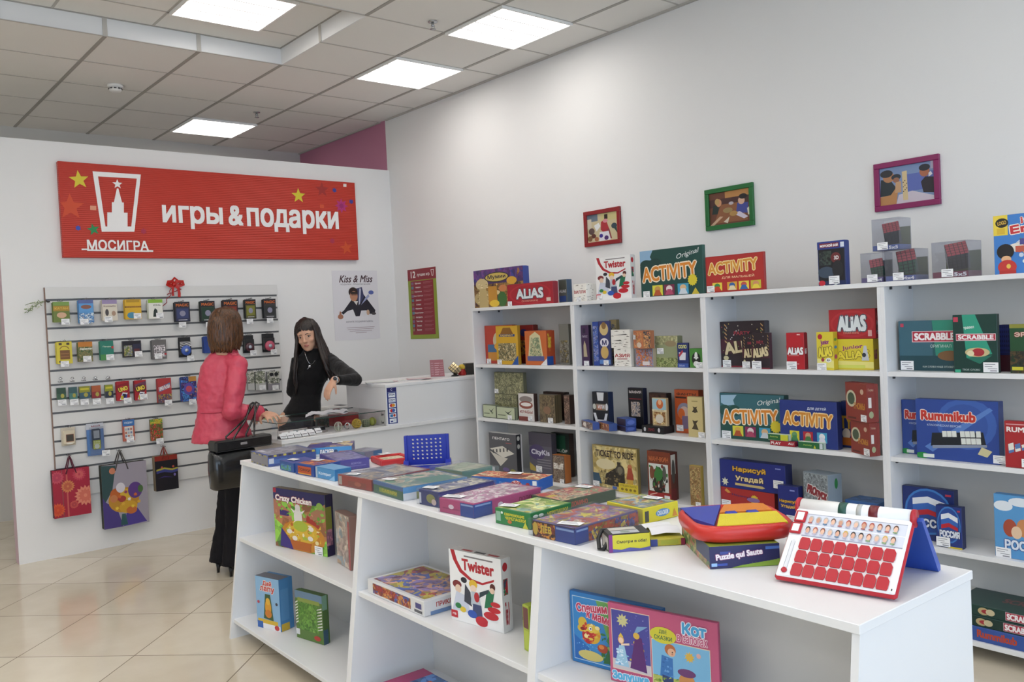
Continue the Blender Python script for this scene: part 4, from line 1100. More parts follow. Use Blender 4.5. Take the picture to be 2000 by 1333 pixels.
on_shelf('game_box', 'square yellow-brown railway game box with a steam locomotive', 'game box', 3, 1160, 1247, 868, .05, xs=1253, col='#b5a064', col2='#8a7a4c', tags=((.0, .03, .055),), group=G3,
  front=[R_(.02, .02, .98, .98, busy(['#c9b67c', '#bba566', '#d2c38c', '#a8945a'], 12, 33)), T_('TICKET TO RIDE', .5, .82, .84, .14, '#3a2a24', b=.04), P_([(.25, .12), (.72, .1), (.72, .5), (.58, .56), (.3, .36)], '#2f2a24'), E_(.62, .48, .1, .12, '#4a463c'), E_(.62, .48, .06, .08, '#7a7462'), R_(.56, .56, .64, .66, '#3a342c')] + scatter(.04, .12, .3, .5, ['#a8945a', '#8a7444', '#d2c38c', '#6a5c3c'], 24, 5) + scatter(.3, .14, .7, .45, ['#3f382e', '#262019', '#5a5244', '#8a7a54'], 26, 6, .01, .03) + [E_(.3, .58, .22, .12, '#ddd2aa'), P_([(0, .12), (.2, .12), (.14, .35), (0, .36)], '#34526a'), E_(.84, .58, .05, .06, '#c07a54'), P_([(.76, .3), (.92, .3), (.88, .56), (.8, .56)], '#a84a34'), P_([(.78, .1), (.9, .1), (.9, .3), (.78, .3)], '#c9a24a'), R_(.58, 0, 1, .2, '#d8c43c'), T_('СПЕЦИАЛЬНОЕ', .79, .15, .36, .05, '#4a3a24', b=0)] + [E_(.66 + .09 * i, .07, .03, .03, '#8a7424') for i in range(4)] + [R_(.44, .04, .54, .1, '#3a62b0')])
on_shelf('game_box', 'tall red brown box with a green goblin picture', 'game box', 3, 1267, 1312, 880, .03, xs=1327, col='#7c3a26', col2='#5a2c24', tags=((.72, .0, .04),), group=G3, front=[T_('МАНЧКИН', .5, .84, .84, .1, '#b8643c', '#4a1f14', b=.05), R_(.06, .16, .9, .74, '#d6dcd8'), E_(.48, .48, .22, .2, '#3c7a3c'), E_(.46, .3, .26, .18, '#2c2a26')] + scatter(.1, .18, .86, .7, ['#3c7a3c', '#2c2a26', '#8a5a44', '#c9ccc4', '#7a3a34', '#4a5a44'], 40, 7, .02, .06) + [E_(.48, .52, .16, .14, '#3c7a3c'), E_(.2, .55, .1, .14, '#7a4a34'), E_(.74, .55, .08, .16, '#5a5a54'), R_(.0, .0, 1, .14, '#9a2a2c'), P_([(.08, .06), (.4, .12), (.4, .14), (.08, .08)], '#e0c0b0')], side=[R_(.1, .55, .9, .95, '#c9c6be'), E_(.5, .6, .3, .25, '#4a4844'), R_(0, 0, 1, .25, '#6a2424')])
on_shelf('game_box', 'small tan box at the right end of the railway game shelf', 'game box', 3, 1349, 1371, 909, .02, xs=1377, col='#9a7f50', col2='#b8a04a', tags=((.5, .0, .035),), group=G3, front=[R_(.05, .05, .95, .95, busy(['#9a7f50', '#8a6a44', '#b09a6a', '#a87a54'], 60, 34))])
lo = on_shelf('game_box', 'red drawing game box under the dark blue drawing game box', 'game box', 3, 1401, 1514, 949, .065, d=.07, col='#a83030', col2='#8a2828', tags=((.02, .08, .06),), group=G3, front=[T_('Нарисуй', .4, .68, .36, .12, '#4a3060', b=.02, rot=-3), T_('УГАДАЙ', .6, .3, .36, .2, '#e6dc9a', '#4a2a24', rot=4, b=.05), SUNBADGE(.64, .6, .22, '#d8b83c'), E_(.62, .58, .12, .1, '#8a6aa0'), P_([(.08, .85), (.12, .95), (.2, .78), (.14, .75)], '#d89a4a'), R_(.25, .1, .6, .14, '#c97a5a')])
on_shelf('game_box', 'dark blue drawing game box with yellow title and pencil', 'game box', 3, 1399, 1535, 895, .065, d=.07, z=lo['top_z'], col='#252f7c', col2='#202860', tags=((.83, .2, .06),), group=G3, front=[T_('Нарисуй', .46, .68, .5, .2, '#d8a83c', '#3a2a24', b=.05), T_('Угадай', .46, .36, .42, .2, '#e0cc9a', '#3a2a24', b=.05), P_([(.24, .12), (.66, .1), (.7, .14), (.66, .19), (.24, .2)], '#c9b47a'), S_(.08, .2, .16, '#dcdcc0', 7, .5), R_(.86, .84, .94, .88, '#8a94d0')])
on_shelf('game_box', 'small dark blue drawing game box standing right of the red one', 'game box', 3, 1521, 1561, 947, .02, d=.05, col='#26307a', col2='#202860', tags=((.42, .02, .045),), group=G3, front=[T_('Нарисуй', .5, .56, .84, .1, '#d8a83c', '#3a2a24', b=.04), T_('Угадай', .5, .42, .7, .1, '#e0b46a', '#3a2a24', b=.04), R_(.6, .86, .84, .9, '#8a94d0')])
on_shelf('game_box', 'silver grey word guessing box with red title, turned to the side', 'game box', 3, 1572, 1620, 921, .05, xs=1648, yaw=-12, col='#8a9298', col2='#8a98a4', group=G3, front=[R_(.02, .02, .98, .98, busy(['#8a9298', '#7a8288', '#9aa4aa', '#6a7278'], 60, 35)), T_('PROпуск', .55, .62, .78, .2, '#8a3038', '#dcdcdc', rot=-12, b=.05)], side=[E_(.8, .82, .16, .1, '#2f7a44'), T_('PROпуск', .5, .3, .4, .4, '#8a3038', rot=70, b=.03)])
on_shelf('game_box', 'flat blue box lying behind the grey word guessing box', 'game box', 3, 1652, 1716, 976, .12, d=.14, col='#3a62a0', col2='#4a7ab8', group=G3, front=[R_(.05, .2, .95, .8, '#34589a'), T_('ЛОТО', .5, .5, .4, .5, '#c9d6ea', b=.03)], top=[R_(.05, .1, .95, .9, busy(['#4a7ab8', '#3a68a8', '#5a8ac4'], 20, 36))])
def russia(b): return [E_(.5, .55, .46, .44, '#3f7ac0'), E_(.5, .55, .42, .4, '#2a4a94'), P_([(.2, .78), (.5, .84), (.85, .74), (.85, .62), (.5, .72), (.2, .66)], '#e2e6ee'), P_([(.2, .66), (.5, .72), (.85, .62), (.85, .52), (.5, .6), (.2, .54)], '#3a68b8'), P_([(.2, .54), (.5, .6), (.85, .5), (.85, .42), (.5, .5), (.2, .44)], '#b82c38'), T_('РОССИЯ', .52, .33, .76, .15, '#dce2ee', '#24305e', b=.05), R_(.84, .88, .95, .92, '#b83a50')]
on_shelf('game_box', 'large dark blue quiz box with a white blue red flag, behind the small one', 'game box', 3, 1756, 1866, 947, .1, d=.05, col='#22306c', col2='#1c2858', group=G3, front=russia(1))
on_shelf('game_box', 'small dark blue quiz box with a white blue red flag, front of the pair', 'game box', 3, 1830, 1880, 986, .035, d=.045, col='#26387c', col2='#1c2858', tags=((.0, .02, .06),), group=G3, front=russia(0) + [R_(.45, 0, 1, .04, '#c9b43a')])
on_shelf('game_box', 'light blue cartoon quiz box with clouds, cut by the right picture edge', 'game box', 3, 1944, 2050, 964, .035, d=.05, col='#5a9ad0', col2='#4a86bc', tags=((.02, .0, .06),), group=G3, front=[E_(.18, .82, .18, .08, '#e0e8f0'), E_(.5, .9, .22, .07, '#e0e8f0'), E_(.85, .84, .18, .08, '#e0e8f0'), E_(.3, .48, .13, .14, '#a8503c'), E_(.55, .5, .13, .14, '#c98a5a'), E_(.8, .48, .13, .14, '#7a4a34'), E_(.42, .42, .1, .1, '#e6c8a8'), T_('РОССИЯ', .6, .22, .8, .14, '#dfe8f4', '#34589a', b=.05)])
# ---- bottom shelf: three long boxes lying in a stack
z = SHZ[4]
y1, y0 = 1.70, 1.24
for k, (c, lb, kind) in enumerate((('#34549c', 'blue number tile game box lying at the bottom of the low stack', 'r'), ('#17332e', 'dark green letter tile game box lying in the middle of the low stack', 's'), ('#1c3c36', 'dark green letter tile game box lying on top of the low stack', 's'))):
    h = (.062, .046, .046)[k]
    fr = [T_('Rummikub', .42, .55, .34, .5, '#b8452c', b=.05), R_(.66, .1, .9, .8, '#22262c'), R_(.7, .5, .8, .78, '#d6d8c8'), R_(.78, .15, .88, .45, '#d6d8c8')] if kind == 'r' else [R_(.46, .12, .74, .9, '#b8a0a8'), R_(.465, .16, .735, .86, '#a82c40'), T_('SCRABBLE', .6, .5, .25, .5, '#f0e8ea', b=.06), E_(.27, .5, .05, .35, '#b8a67a'), E_(.3, .5, .05, .2, '#a03038'), E_(.33, .5, .04, .3, '#c9bc98'), R_(.03, .3, .07, .8, '#b03a50')]
    tp = [T_('SCRABBLE', .6, .55, .5, .24, '#7a4a4a', b=.04, rot=0), R_(.75, .0, 1, .3, '#3a6a64')] if kind == 's' else []
    t = carton('game_box', lb, 'game box', (BX + .014 + .12 + .004 * k, (y0 + y1) / 2 - .008 * k, z + .0006), rad(-90), y1 - y0, .236, h, front=fr, top=tp, col=c, col2='#2a4a46' if kind == 's' else '#3a5aa0', lid=False, group='long boxes lying on the bottom shelf')
    z = t['top_z']
# ------------------------------------------------------------------ games on the island
GI = 'flat game boxes lying on the island worktop'
def placed(name, label, cat, z, B, A, d=None, xs=None, h=None, ytop=None, clampx=None, **kw):
    """B and A: sight lines to the left and right ends of the front face's base; the box reaches away from there"""
    zb = z + .0008
    b_, a_ = at(*B, 2, zb), at(*A, 2, zb)
    v = (a_ - b_); w = v.length; v.normalize()
    n = Vector((-v.y, v.x, 0))
    if d is None:
        d = solve(lambda q: proj(a_ + n * q)[0], xs, .005, .5)
    if h is None:
        h = solve(lambda q: proj(b_ + Vector((0, 0, q)))[1], ytop, .005, .6)
    c = b_ + v * (w / 2) + n * (d / 2)
    return carton(name, label, cat, c, math.atan2(v.y, v.x), w, d, h, **kw)

def flat_tag(t, x, y, z, rz=0.2, w=.055, h=.035):
    """white price slip lying on the lid"""
    b = MB()
    b.box(-w / 2, w / 2, -h / 2, h / 2, 0, .0012, tag_paper)
    for k in range(3):
        b.box(-w * .38, w * (.2 + .1 * k), h * (.25 - .25 * k), h * (.3 - .25 * k), .0012, .0016, tag_ink)
    o = b.build('price_tag', t, (x, y, z + .004), rz)
    return o

def film(t, w, d, h, haze=.05):
    """shrink wrap stretched over a box"""
    b = MB(); b.box(-w / 2 - .002, w / 2 + .002, -d / 2 - .002, d / 2 + .002, .0002, h + .0025, clear('shrink_wrap', '#f6f7fa', .02, .12, haze))
    return b.build('shrink_wrap', t)

t = placed('game_box', 'grey bagged game box with a yellow and black dashed rim', 'game box', IZ, (491, 903), (524, 913), d=.25, h=.056, col='#8d8a90', col2='#2e4f9c', group=GI, lid=False,
  front=[R_(.03, .03, .97, .97, '#9a979c')] + [R_(.02 + .16 * i, .84, .1 + .16 * i, .98, '#c9b84a' if i % 2 else '#3c3a36') for i in range(6)] + [R_(.02 + .16 * i, .02, .1 + .16 * i, .12, '#c9b84a' if i % 2 == 0 else '#4a4844') for i in range(6)],
  side=[R_(0, .0, 1, .8, '#2e4f9c'), R_(0, .2, .4, .6, '#4a74b8'), R_(.02, .25, .12, .7, '#dfe3ea'), R_(0, .8, 1, 1, '#4a3f74')] + [R_(.02 + .1 * i, .82, .08 + .1 * i, 1, '#d8c84a' if i % 2 else '#2c2a2a') for i in range(10)], top=[R_(.05, .05, .95, .95, busy(['#8c8a98', '#7a7888', '#a8a6b0', '#6c6a78'], 12, 41)), R_(.1, .1, .4, .2, '#e0e0e4')])
film(t, .236, .25, .056)
t = placed('game_box', 'small blue box next to the dashed rim box, with a white price slip', 'game box', IZ, (547, 917.5), (574, 924.5), d=.13, h=.044, col='#2f5496', col2='#2f5496', group=GI, lid=False, front=[R_(.1, .1, .8, .7, busy(['#2f5496', '#4a86b8', '#5aa06a', '#26427c'], 60, 42))], top=[R_(0, 0, 1, 1, '#3a4a90')])
flat_tag(t, -.02, -.02, .044)
t = placed('game_box', 'blue box with an orange picture on its side, before the purple box', 'game box', IZ, (577, 926), (614, 933), d=.14, h=.052, col='#26458c', col2='#2b4a90', group=GI, lid=False, front=[R_(.15, .2, .85, .8, '#b8502c'), T_('ГОНКИ', .5, .5, .6, .25, '#3a2a2a', b=.03), R_(.15, .1, .85, .2, '#d89a3a')], top=[R_(.05, .05, .95, .95, busy(['#4a4a90', '#a84a34', '#c9823c', '#3a3a80', '#8a3a50'], 40, 43))])
flat_tag(t, -.03, .02, .052)
t = placed('game_box', 'light blue box at the island edge, partly under the corner of the purple one', 'game box', IZ, (617, 933), (654, 941), d=.085, h=.05, col='#4a8cc0', col2='#3a7ab0', group=GI, lid=False, front=[R_(.0, 0, .1, 1, '#a8b8c8'), T_('Колорит', .5, .45, .66, .3, '#dbe8f4', b=.03), P_([(.7, 0), (1, 0), (1, .5)], '#8ab8dc')], top=[R_(.0, 0, 1, 1, '#6aa0cc')])
t = placed('game_box', 'shiny purple box in shrink wrap behind the red box', 'game box', IZ, (625, 906), (657, 922), d=.16, h=.048, col='#4a3f94', col2='#43379a', group=GI, lid=False, front=[R_(.0, .6, 1, .7, '#5a50a4'), E_(.3, .3, .1, .2, '#6a60b0')], side=[R_(.05, .3, .9, .4, '#6a64b8'), T_('ФОКУСЫ', .6, .6, .3, .2, '#9a94d8', b=.02)], top=[R_(.05, .05, .95, .95, busy(['#5a549c', '#6a68a8', '#8a88b8', '#4a4490'], 14, 44)), R_(.3, .25, .7, .6, '#8c8ab4')])
film(t, .295, .16, .048, .05)
t = carton('game_box', 'blue sea picture box at the far right corner of the island, nearest the counter', 'game box', (2.185, 4.16, IZ + .0008), rad(-34), .235, .2, .046, col='#4a8cc8', col2='#3c3c88', group=GI, lid=False, front=[R_(0, 0, .12, 1, '#9aa8b8'), R_(.12, .5, 1, 1, '#4a90cc'), R_(.12, 0, 1, .25, '#c9d8e4'), T_('ЛАСКЕР', .45, .5, .3, .5, '#e6ecf4', '#2a4a80', b=.04), R_(.72, .1, .98, .5, '#c86a2c'), E_(.55, .4, .05, .2, '#e6e0d0'), E_(.65, .5, .04, .2, '#3a4a6a')], left=[R_(0, 0, 1, 1, '#34347c')], top=[R_(0, 0, 1, 1, busy(['#4a4690', '#3c3c80', '#6a5a8a', '#c9b890', '#5a4a70'], 9, 45))])
flat_tag(t, .03, .05, .046)
t = carton('game_box', 'pale lilac wrapped box behind the purple box, beside the red tray', 'game box', (2.215, 3.855, IZ + .0008), rad(-77), .12, .12, .04, col='#7c8c9c', col2='#8c8aa0', group=GI, lid=False, front=[R_(.3, .1, .7, .9, '#3a70a4')], side=[R_(.5, .1, 1, .9, '#3a70a4')], top=[R_(.03, .03, .97, .97, busy(['#a09eb0', '#b0aeb8', '#8c8a9c', '#9aa08c'], 16, 46))])
film(t, .12, .12, .04)
t = thing('magnetic_tray', 'red rimmed tray toy with a beige board, beside the blue rack', 'tray', (2.215, 3.60, IZ + .0008), rad(-13), None)
red = mat('#c03034', .35)
b = MB(); b.box(-.075, .075, -.08, .08, 0, .012, red, .004); b.build('base', t)
b = MB()
for bx in ((-.08, .08, -.09, -.07), (-.08, .08, .07, .09), (-.08, -.06, -.07, .07), (.06, .08, -.07, .07)):
    b.box(*bx, 0, .03, red, .005)
b.build('rim', t)
b = MB(); b.box(-.06, .06, -.07, .07, .012, .02, busy(['#c9c0a0', '#d8d0b8', '#b8b494', '#a8b0a0'], 30, 47)); b.build('board', t)
flat_tag(t, -.01, .085, .03)

# four in a row rack
t = thing('four_in_a_row_game', 'upright blue plastic four in a row rack with round holes', 'board game', (2.20, 3.27, IZ), rad(-38))
blue = mat('#1f2f9c', .3)
W, H, zb = .19, .135, .028
b = MB()
nx, nz = 7, 6
u0, u1, v0, v1 = -W * .38, W * .38, .02, H - .012
cw, chh = (u1 - u0) / nx, (v1 - v0) / nz
for s in (-1, 1):
    y = s * .008
    b.poly([(-W / 2, y, zb), (u0, y, zb), (u0, y, zb + H), (-W / 2, y, zb + H)], blue)
    b.poly([(u1, y, zb), (W / 2, y, zb), (W / 2, y, zb + H), (u1, y, zb + H)], blue)
    b.poly([(u0, y, zb), (u1, y, zb), (u1, y, zb + v0), (u0, y, zb + v0)], blue)
    b.poly([(u0, y, zb + v1), (u1, y, zb + v1), (u1, y, zb + H), (u0, y, zb + H)], blue)
    for i in range(nx):
        for j in range(nz):
            cx, cz = u0 + cw * (i + .5), zb + v0 + chh * (j + .5)
            r = min(cw, chh) * .3
            K = 16
            sq = []
            for q in range(K):
                a = 2 * pi * q / K + pi / 4
                m_ = 1 / max(abs(cos(a)), abs(sin(a)))
                sq.append((cx + cos(a) * m_ * cw / 2, y, cz + sin(a) * m_ * chh / 2))
            ci = [(cx + r * cos(2 * pi * q / K + pi / 4), y, cz + r * sin(2 * pi * q / K + pi / 4)) for q in range(K)]
            for q in range(K):
                k2 = (q + 1) % K
                b.poly([sq[q], sq[k2], ci[k2], ci[q]], blue)
b.build('grid', t, fix=True)
b = MB()
for s in (-1, 1):
    b.box(s * W / 2 - .007, s * W / 2 + .007, -.012, .012, 0, zb + H, blue, .002)
b.box(-W / 2 + .012, W / 2 - .012, -.009, .009, zb + H - .003, zb + H + .0, blue)
b.build('frame', t)
b = MB()
for s in (-1, 1):
    b.prism([(-.075, 0), (.075, 0), (.075, .012), (.02, .05), (-.02, .05), (-.075, .012)], s * W / 2 - .012, s * W / 2 + .012, blue, axis='x')
b.build('foot', t)
b = MB(); b.box(-W / 2 + .01, W / 2 - .01, -.07, -.005, .006, .026, blue, .004); b.build('counter_tray', t)

t = placed('game_box', 'red sided box with a grey picture lid, left of the zoo box', 'game box', IZ, (661, 948), (726, 961), d=.3, h=.046, col='#9c3a2c', col2='#8c2f2a', group=GI, lid=False, front=[R_(.02, .1, .12, .9, '#b0a89c'), R_(.3, .1, .85, .6, '#8a4030'), E_(.6, .4, .1, .2, '#b05a44')], top=[R_(.03, .03, .97, .97, busy(['#8c8f98', '#a0a4ac', '#7a7c88', '#b8a890', '#6c707c'], 14, 48)), R_(.1, .45, .6, .55, '#6a6f88'), R_(.5, .75, .95, .95, '#c9c0b0')])
flat_tag(t, -.05, -.12, .046, .3); film(t, .25, .3, .046)
t = placed('game_box', 'green and blue zoo picture box at the island edge, right of the red box', 'game box', IZ, (730, 962), (788, 979.5), d=.29, h=.05, col='#3f6a50', col2='#4a7a9c', group=GI, lid=False, front=[R_(.0, .7, 1, 1, '#4a6a9c'), R_(.2, .2, .8, .55, '#8a9a34'), T_('САФАРИ', .55, .4, .5, .25, '#c9b83c', b=.03)], side=[R_(0, 0, .2, .9, '#e0e4e6'), R_(.2, 0, .6, .55, '#8a9438'), R_(.0, .55, 1, 1, '#5a9acc')], top=[R_(.03, .03, .97, .97, busy(['#8cae84', '#b8b494', '#7a9a8c', '#c9b8a0', '#5a8a6c'], 10, 49)), R_(.5, .4, .95, .9, '#5a8a74')])
flat_tag(t, -.07, -.1, .05, .3); film(t, .26, .29, .05)
t = placed('game_box', 'navy blue box with a monkey, between the zoo and pink boxes', 'game box', IZ, (819, 985), (858, 993), d=.27, h=.056, col='#26306c', col2='#2c3474', group=GI, lid=False, front=[R_(.02, .1, .12, .8, '#c9ccd8'), E_(.6, .5, .22, .3, '#8a8a4a'), E_(.75, .3, .12, .2, '#d0b8b0')], side=[R_(.0, .7, 1, .9, '#3c4490')], top=[R_(.03, .03, .97, .97, busy(['#4a5280', '#8a8a9c', '#c9c4b0', '#34406c', '#a0a494'], 14, 50))])
flat_tag(t, -.03, -.1, .056, .2); film(t, .14, .27, .056)
t = placed('game_box', 'long pink picture lotto box with a dark blue label on its corner', 'game box', IZ, (859, 1000), (926, 1013.5), d=.33, h=.05, col='#b84a78', col2='#b84a7c', group=GI, lid=False, front=[R_(.1, .3, .6, .4, '#a03a68'), E_(.35, .5, .08, .16, '#e6d4dc'), R_(.62, 0, 1, .92, '#2c4a94'), R_(.64, .74, .98, .86, '#8aa4d0')], side=[R_(0, 0, .26, .92, '#2c4a94'), R_(.02, .74, .24, .86, '#8aa4d0'), E_(.38, .5, .04, .2, '#e6d4dc'), T_('ЛОТО', .75, .5, .2, .35, '#8a2a50', b=.03)], top=[R_(.03, .03, .97, .97, busy(['#c9a0b4', '#d8c4cc', '#b87a9c', '#e0d6d4', '#c08aa8', '#a8a0b0'], 18, 51))])
flat_tag(t, -.05, -.13, .05, .3, .08); film(t, .19, .33, .05, .03)
t = placed('game_box', 'pale green wrapped box in the middle of the island, behind the navy box', 'game box', IZ, (850, 934), (903, 943), d=.17, h=.045, col='#7a8c70', col2='#5a8a7c', group=GI, lid=False, top=[R_(.02, .02, .98, .98, busy(['#a8b094', '#b8bca4', '#94a48c', '#a0a8a0'], 12, 52))])
film(t, .26, .17, .045, .07)
t = carton('game_box', 'bright blue box with pizza picture lid, by the shelf side of the island', 'game box', (2.19, 2.66, IZ + .0008), rad(-71), .31, .12, .045, col='#2a64b4', col2='#2458a8', group=GI, lid=False, front=[E_(.12, .5, .05, .25, '#5a8ad0'), E_(.3, .4, .06, .3, '#b0563c'), T_('Пицца', .5, .5, .14, .3, '#8ab4e0', b=.02), E_(.68, .42, .09, .42, busy(['#c9303c', '#e0c8c0', '#a8242c', '#d86a5a'], 120, 53)), E_(.85, .5, .03, .2, '#a03030'), R_(.92, .5, .98, .9, '#e0e4e0')], top=[R_(.0, .0, 1, 1, busy(['#b8562c', '#c9a878', '#a83a28', '#d8c4a0', '#8a4a2c'], 22, 54)), E_(.6, .4, .16, .3, '#6a2f24')])
flat_tag(t, .0, .03, .045, .1, .06)
t = placed('game_box', 'green card game box with a yellow cartoon title, at the island edge', 'game box', IZ, (968, 1022), (1037, 1036), d=.195, h=.052, col='#2f7a44', col2='#2c7440', group=GI, lid=False, front=[R_(.03, .2, .16, .8, '#8ab098'), E_(.2, .75, .03, .08, '#dfe6dc'), T_('СВЕРКАЮЩИЕ', .55, .68, .56, .18, '#d8cc3c', b=.04), T_('ЧЕРЕПАШКИ', .58, .46, .58, .18, '#d8cc3c', b=.04), E_(.42, .25, .06, .12, '#b8703c'), P_([(.78, .0), (.94, 0), (.86, .4)], '#c9c84a')], side=[E_(.12, .75, .06, .1, '#dfe6dc'), E_(.25, .75, .06, .1, '#dfe6dc'), T_('ЧЕРЕПАШКИ', .65, .7, .5, .22, '#d8cc3c', b=.04)], top=[R_(.03, .03, .97, .97, busy(['#a8b858', '#7a9a48', '#c9cc8c', '#8ab0a0', '#b8a850'], 16, 55))])
flat_tag(t, -.05, -.06, .052, .3, .06)
t = carton('game_box', 'long dark green box with a candy coloured lid, behind the green cartoon box', 'game box', (2.135, 2.245, IZ + .0008), rad(-91), .165, .26, .038, col='#3a4f34', col2='#3a4a30', group=GI, lid=False, side=[T_('ДОМИНО', .3, .5, .3, .5, '#b04a34', b=.03)], top=[R_(.02, .02, .98, .98, busy(['#b88c70', '#c96a5a', '#8c9a70', '#d8b890', '#a84a4a', '#c9c4a0', '#5a6a94'], 20, 56)), R_(.05, .03, .3, .2, '#c83c30'), R_(.35, .05, .5, .2, '#d8c03c')])
flat_tag(t, -.03, .08, .038, .2, .06); film(t, .165, .26, .038, .03)
t = placed('game_box', 'multicoloured box with a dark blue corner label, in front of the yellow box', 'game box', IZ, (1041, 1047), (1124, 1065.5), d=.29, h=.05, col='#3a2a34', col2='#5a5080', group=GI, lid=False, front=[R_(0, 0, .54, .9, busy(['#7a2f24', '#3a1f24', '#c9842c', '#5a2420'], 40, 57)), E_(.07, .5, .06, .4, '#c9a83c'), T_('ЛЕВ', .32, .55, .26, .4, '#d8b83c', b=.05), R_(.55, .0, 1, .92, '#27418c'), R_(.57, .72, .98, .84, '#8aa4d0')], side=[R_(0, 0, .2, .92, '#27418c'), R_(.02, .72, .19, .84, '#8aa4d0'), R_(.2, .0, 1, .9, busy(['#8a7a3c', '#a84a34', '#4a4a80', '#c9b04a'], 40, 58))], top=[R_(.03, .03, .97, .97, busy(['#c9a8a0', '#a86a7c', '#c9b85a', '#8a7aa0', '#b85a4a', '#d8ccb8'], 18, 59)), S_(.5, .5, .12, '#d8c84a')])
flat_tag(t, .05, -.12, .05, .3, .075); film(t, .21, .29, .05, .03)
t = placed('game_box', 'bright yellow box with a cartoon lid, near the middle of the island', 'game box', IZ, (1186, 1009), (1256.7, 1025.6), d=.16, h=.05, col='#d8c83c', col2='#d8cc30', group=GI, lid=False, front=[R_(.1, .2, .9, .5, '#cfae3c'), P_([(.75, .1), (.9, .1), (.82, .5)], '#b86a3c')], side=[R_(.05, .1, .16, .8, '#4a4a44'), E_(.55, .5, .2, .25, '#5a8ac0'), T_('СКАЗКИ', .55, .5, .3, .28, '#dfe6ea', b=.03), P_([(.82, .1), (.96, .1), (.89, .6)], '#d08a3c')], top=[R_(.03, .03, .97, .97, '#6a8a5c'), R_(.06, .08, .94, .92, busy(['#8aa070', '#c9b87c', '#7a90a0', '#a8784c', '#6a8a4a'], 24, 60))])
flat_tag(t, .0, .05, .05, .2, .06)
t = placed('game_box', 'small yellow and black observation game box shaped like a camera with a strap', 'game box', IZ, (1190, 1080.7), (1270.6, 1074), d=.085, h=.05, col='#cfc832', col2='#2a2a2c', lid=False, front=[R_(0, 0, .09, 1, '#7c2f80'), T_('Смотри в оба!', .55, .55, .72, .2, '#2a2a30', b=.02), P_([(.09, 0), (1, 0), (1, .2), (.75, .12), (.5, .22), (.3, .12), (.09, .2)], '#5a5aa4')], left=[R_(0, 0, 1, 1, '#4a4a48'), R_(.1, .1, .9, .8, '#c9c4b8')], top=[R_(.0, 0, 1, 1, '#2b2b2d'), R_(.12, .12, .78, .48, '#b8bcc0'), R_(.12, .55, .78, .9, '#c4c2b8'), E_(.45, .3, .12, .12, '#8a9a8c')])
b = MB(); b.tube([(-.05, .03, .045), (-.065, .02, .05), (-.078, .01, .03), (-.08, -.005, .004), (-.07, -.015, .004), (-.056, -.01, .02)], .006, '#1c1c1e', 8); b.build('strap', t)
t = carton('game_pack', 'flat yellow pack under a white leaflet, beside the bulging red puzzle tray', 'game pack', (1.945, 1.675, IZ + .0008), rad(53), .14, .1, .02, col='#c9c03c', col2='#b8b03a', lid=False, left=[R_(0, 0, .2, 1, '#3a4a94'), R_(.88, 0, 1, 1, '#8a2444'), R_(.3, .2, .8, .8, '#a8b03c')])
t = thing('leaflet', 'curled white paper leaflet resting on the flat yellow pack', 'leaflet', (1.965, 1.70, IZ + .0225), rad(53))
b = MB()
rows = []
for i in range(9):
    x = -.075 + .15 * i / 8
    z_ = .012 * sin(i * .75) + .006
    rows.append([(x, -.045, max(z_, .0)), (x, 0, max(z_ + .003, .0)), (x, .042, max(z_ - .002, 0))])
b.loft(rows, mat('#e3e5ea', .4), cap=False, closed=False)
for i in range(2, 7):
    x = -.075 + .15 * i / 8
b.build('sheet', t, fix=False)
t = placed('game_box', 'dark blue jumping puzzle box with white title, underneath the red tray', 'game box', IZ, (1387, 1112.5), (1523.5, 1104), d=.29, h=.058, col='#262a5c', col2='#8aa040', group=GI, lid=False, front=[R_(0, 0, 1, 1, '#27295a'), R_(.02, .12, .25, .22, '#3a52a8'), R_(.15, .62, .3, .75, '#3c4a94'), R_(.8, .75, 1, .88, '#4a70b8'), P_([(.3, .0), (1, .0), (1, .3), (.6, .2)], '#8aac3c')] + [P_([(.3 + .05 * i, .05 + .018 * i), (.33 + .05 * i, .2 + .018 * i), (.36 + .05 * i, .06 + .018 * i)], '#27295a') for i in range(13)] + [T_('Puzzle qui Saute', .42, .56, .66, .32, '#eee6ea', '#7a3a6a', rot=5, b=.05), R_(.02, .1, .1, .25, '#9ac0e8')], left=[R_(0, 0, 1, 1, busy(['#8aa040', '#b87a6c', '#5a7a4c', '#a8a870', '#7a5a5c'], 30, 61)), R_(.55, .3, 1, 1, '#3c4a6c')])
PZ = t
# red plastic tray of the puzzle with coloured foam pieces
t = thing('puzzle_tray', 'bulging red plastic tray with blue, orange and yellow puzzle pieces', 'puzzle', (PZ.location.x + .014, PZ.location.y - .012, PZ['top_z'] + .001), PZ.rotation_euler.z)
w, d = .275, .27
def rrect(w, d, r, n=6, x=0, y=0):
    pts = []
    for cx, cy, a0 in ((w / 2 - r, d / 2 - r, 0), (-w / 2 + r, d / 2 - r, pi / 2), (-w / 2 + r, -d / 2 + r, pi), (w / 2 - r, -d / 2 + r, 1.5 * pi)):
        for q in range(n + 1):
            a = a0 + pi / 2 * q / n
            pts.append((x + cx + r * cos(a), y + cy + r * sin(a)))
    return pts
b = MB()
rp = mat('#c8322a', .3, spec=.5)
b.loft([[(x, y, z) for x, y in rrect(w - s, d - s, .07)] for s, z in ((.034, 0), (.012, .004), (.003, .014), (0, .028), (.003, .038), (.014, .045), (.028, .045), (.036, .036))], rp)
b.build('tray', t)
z0 = .0365
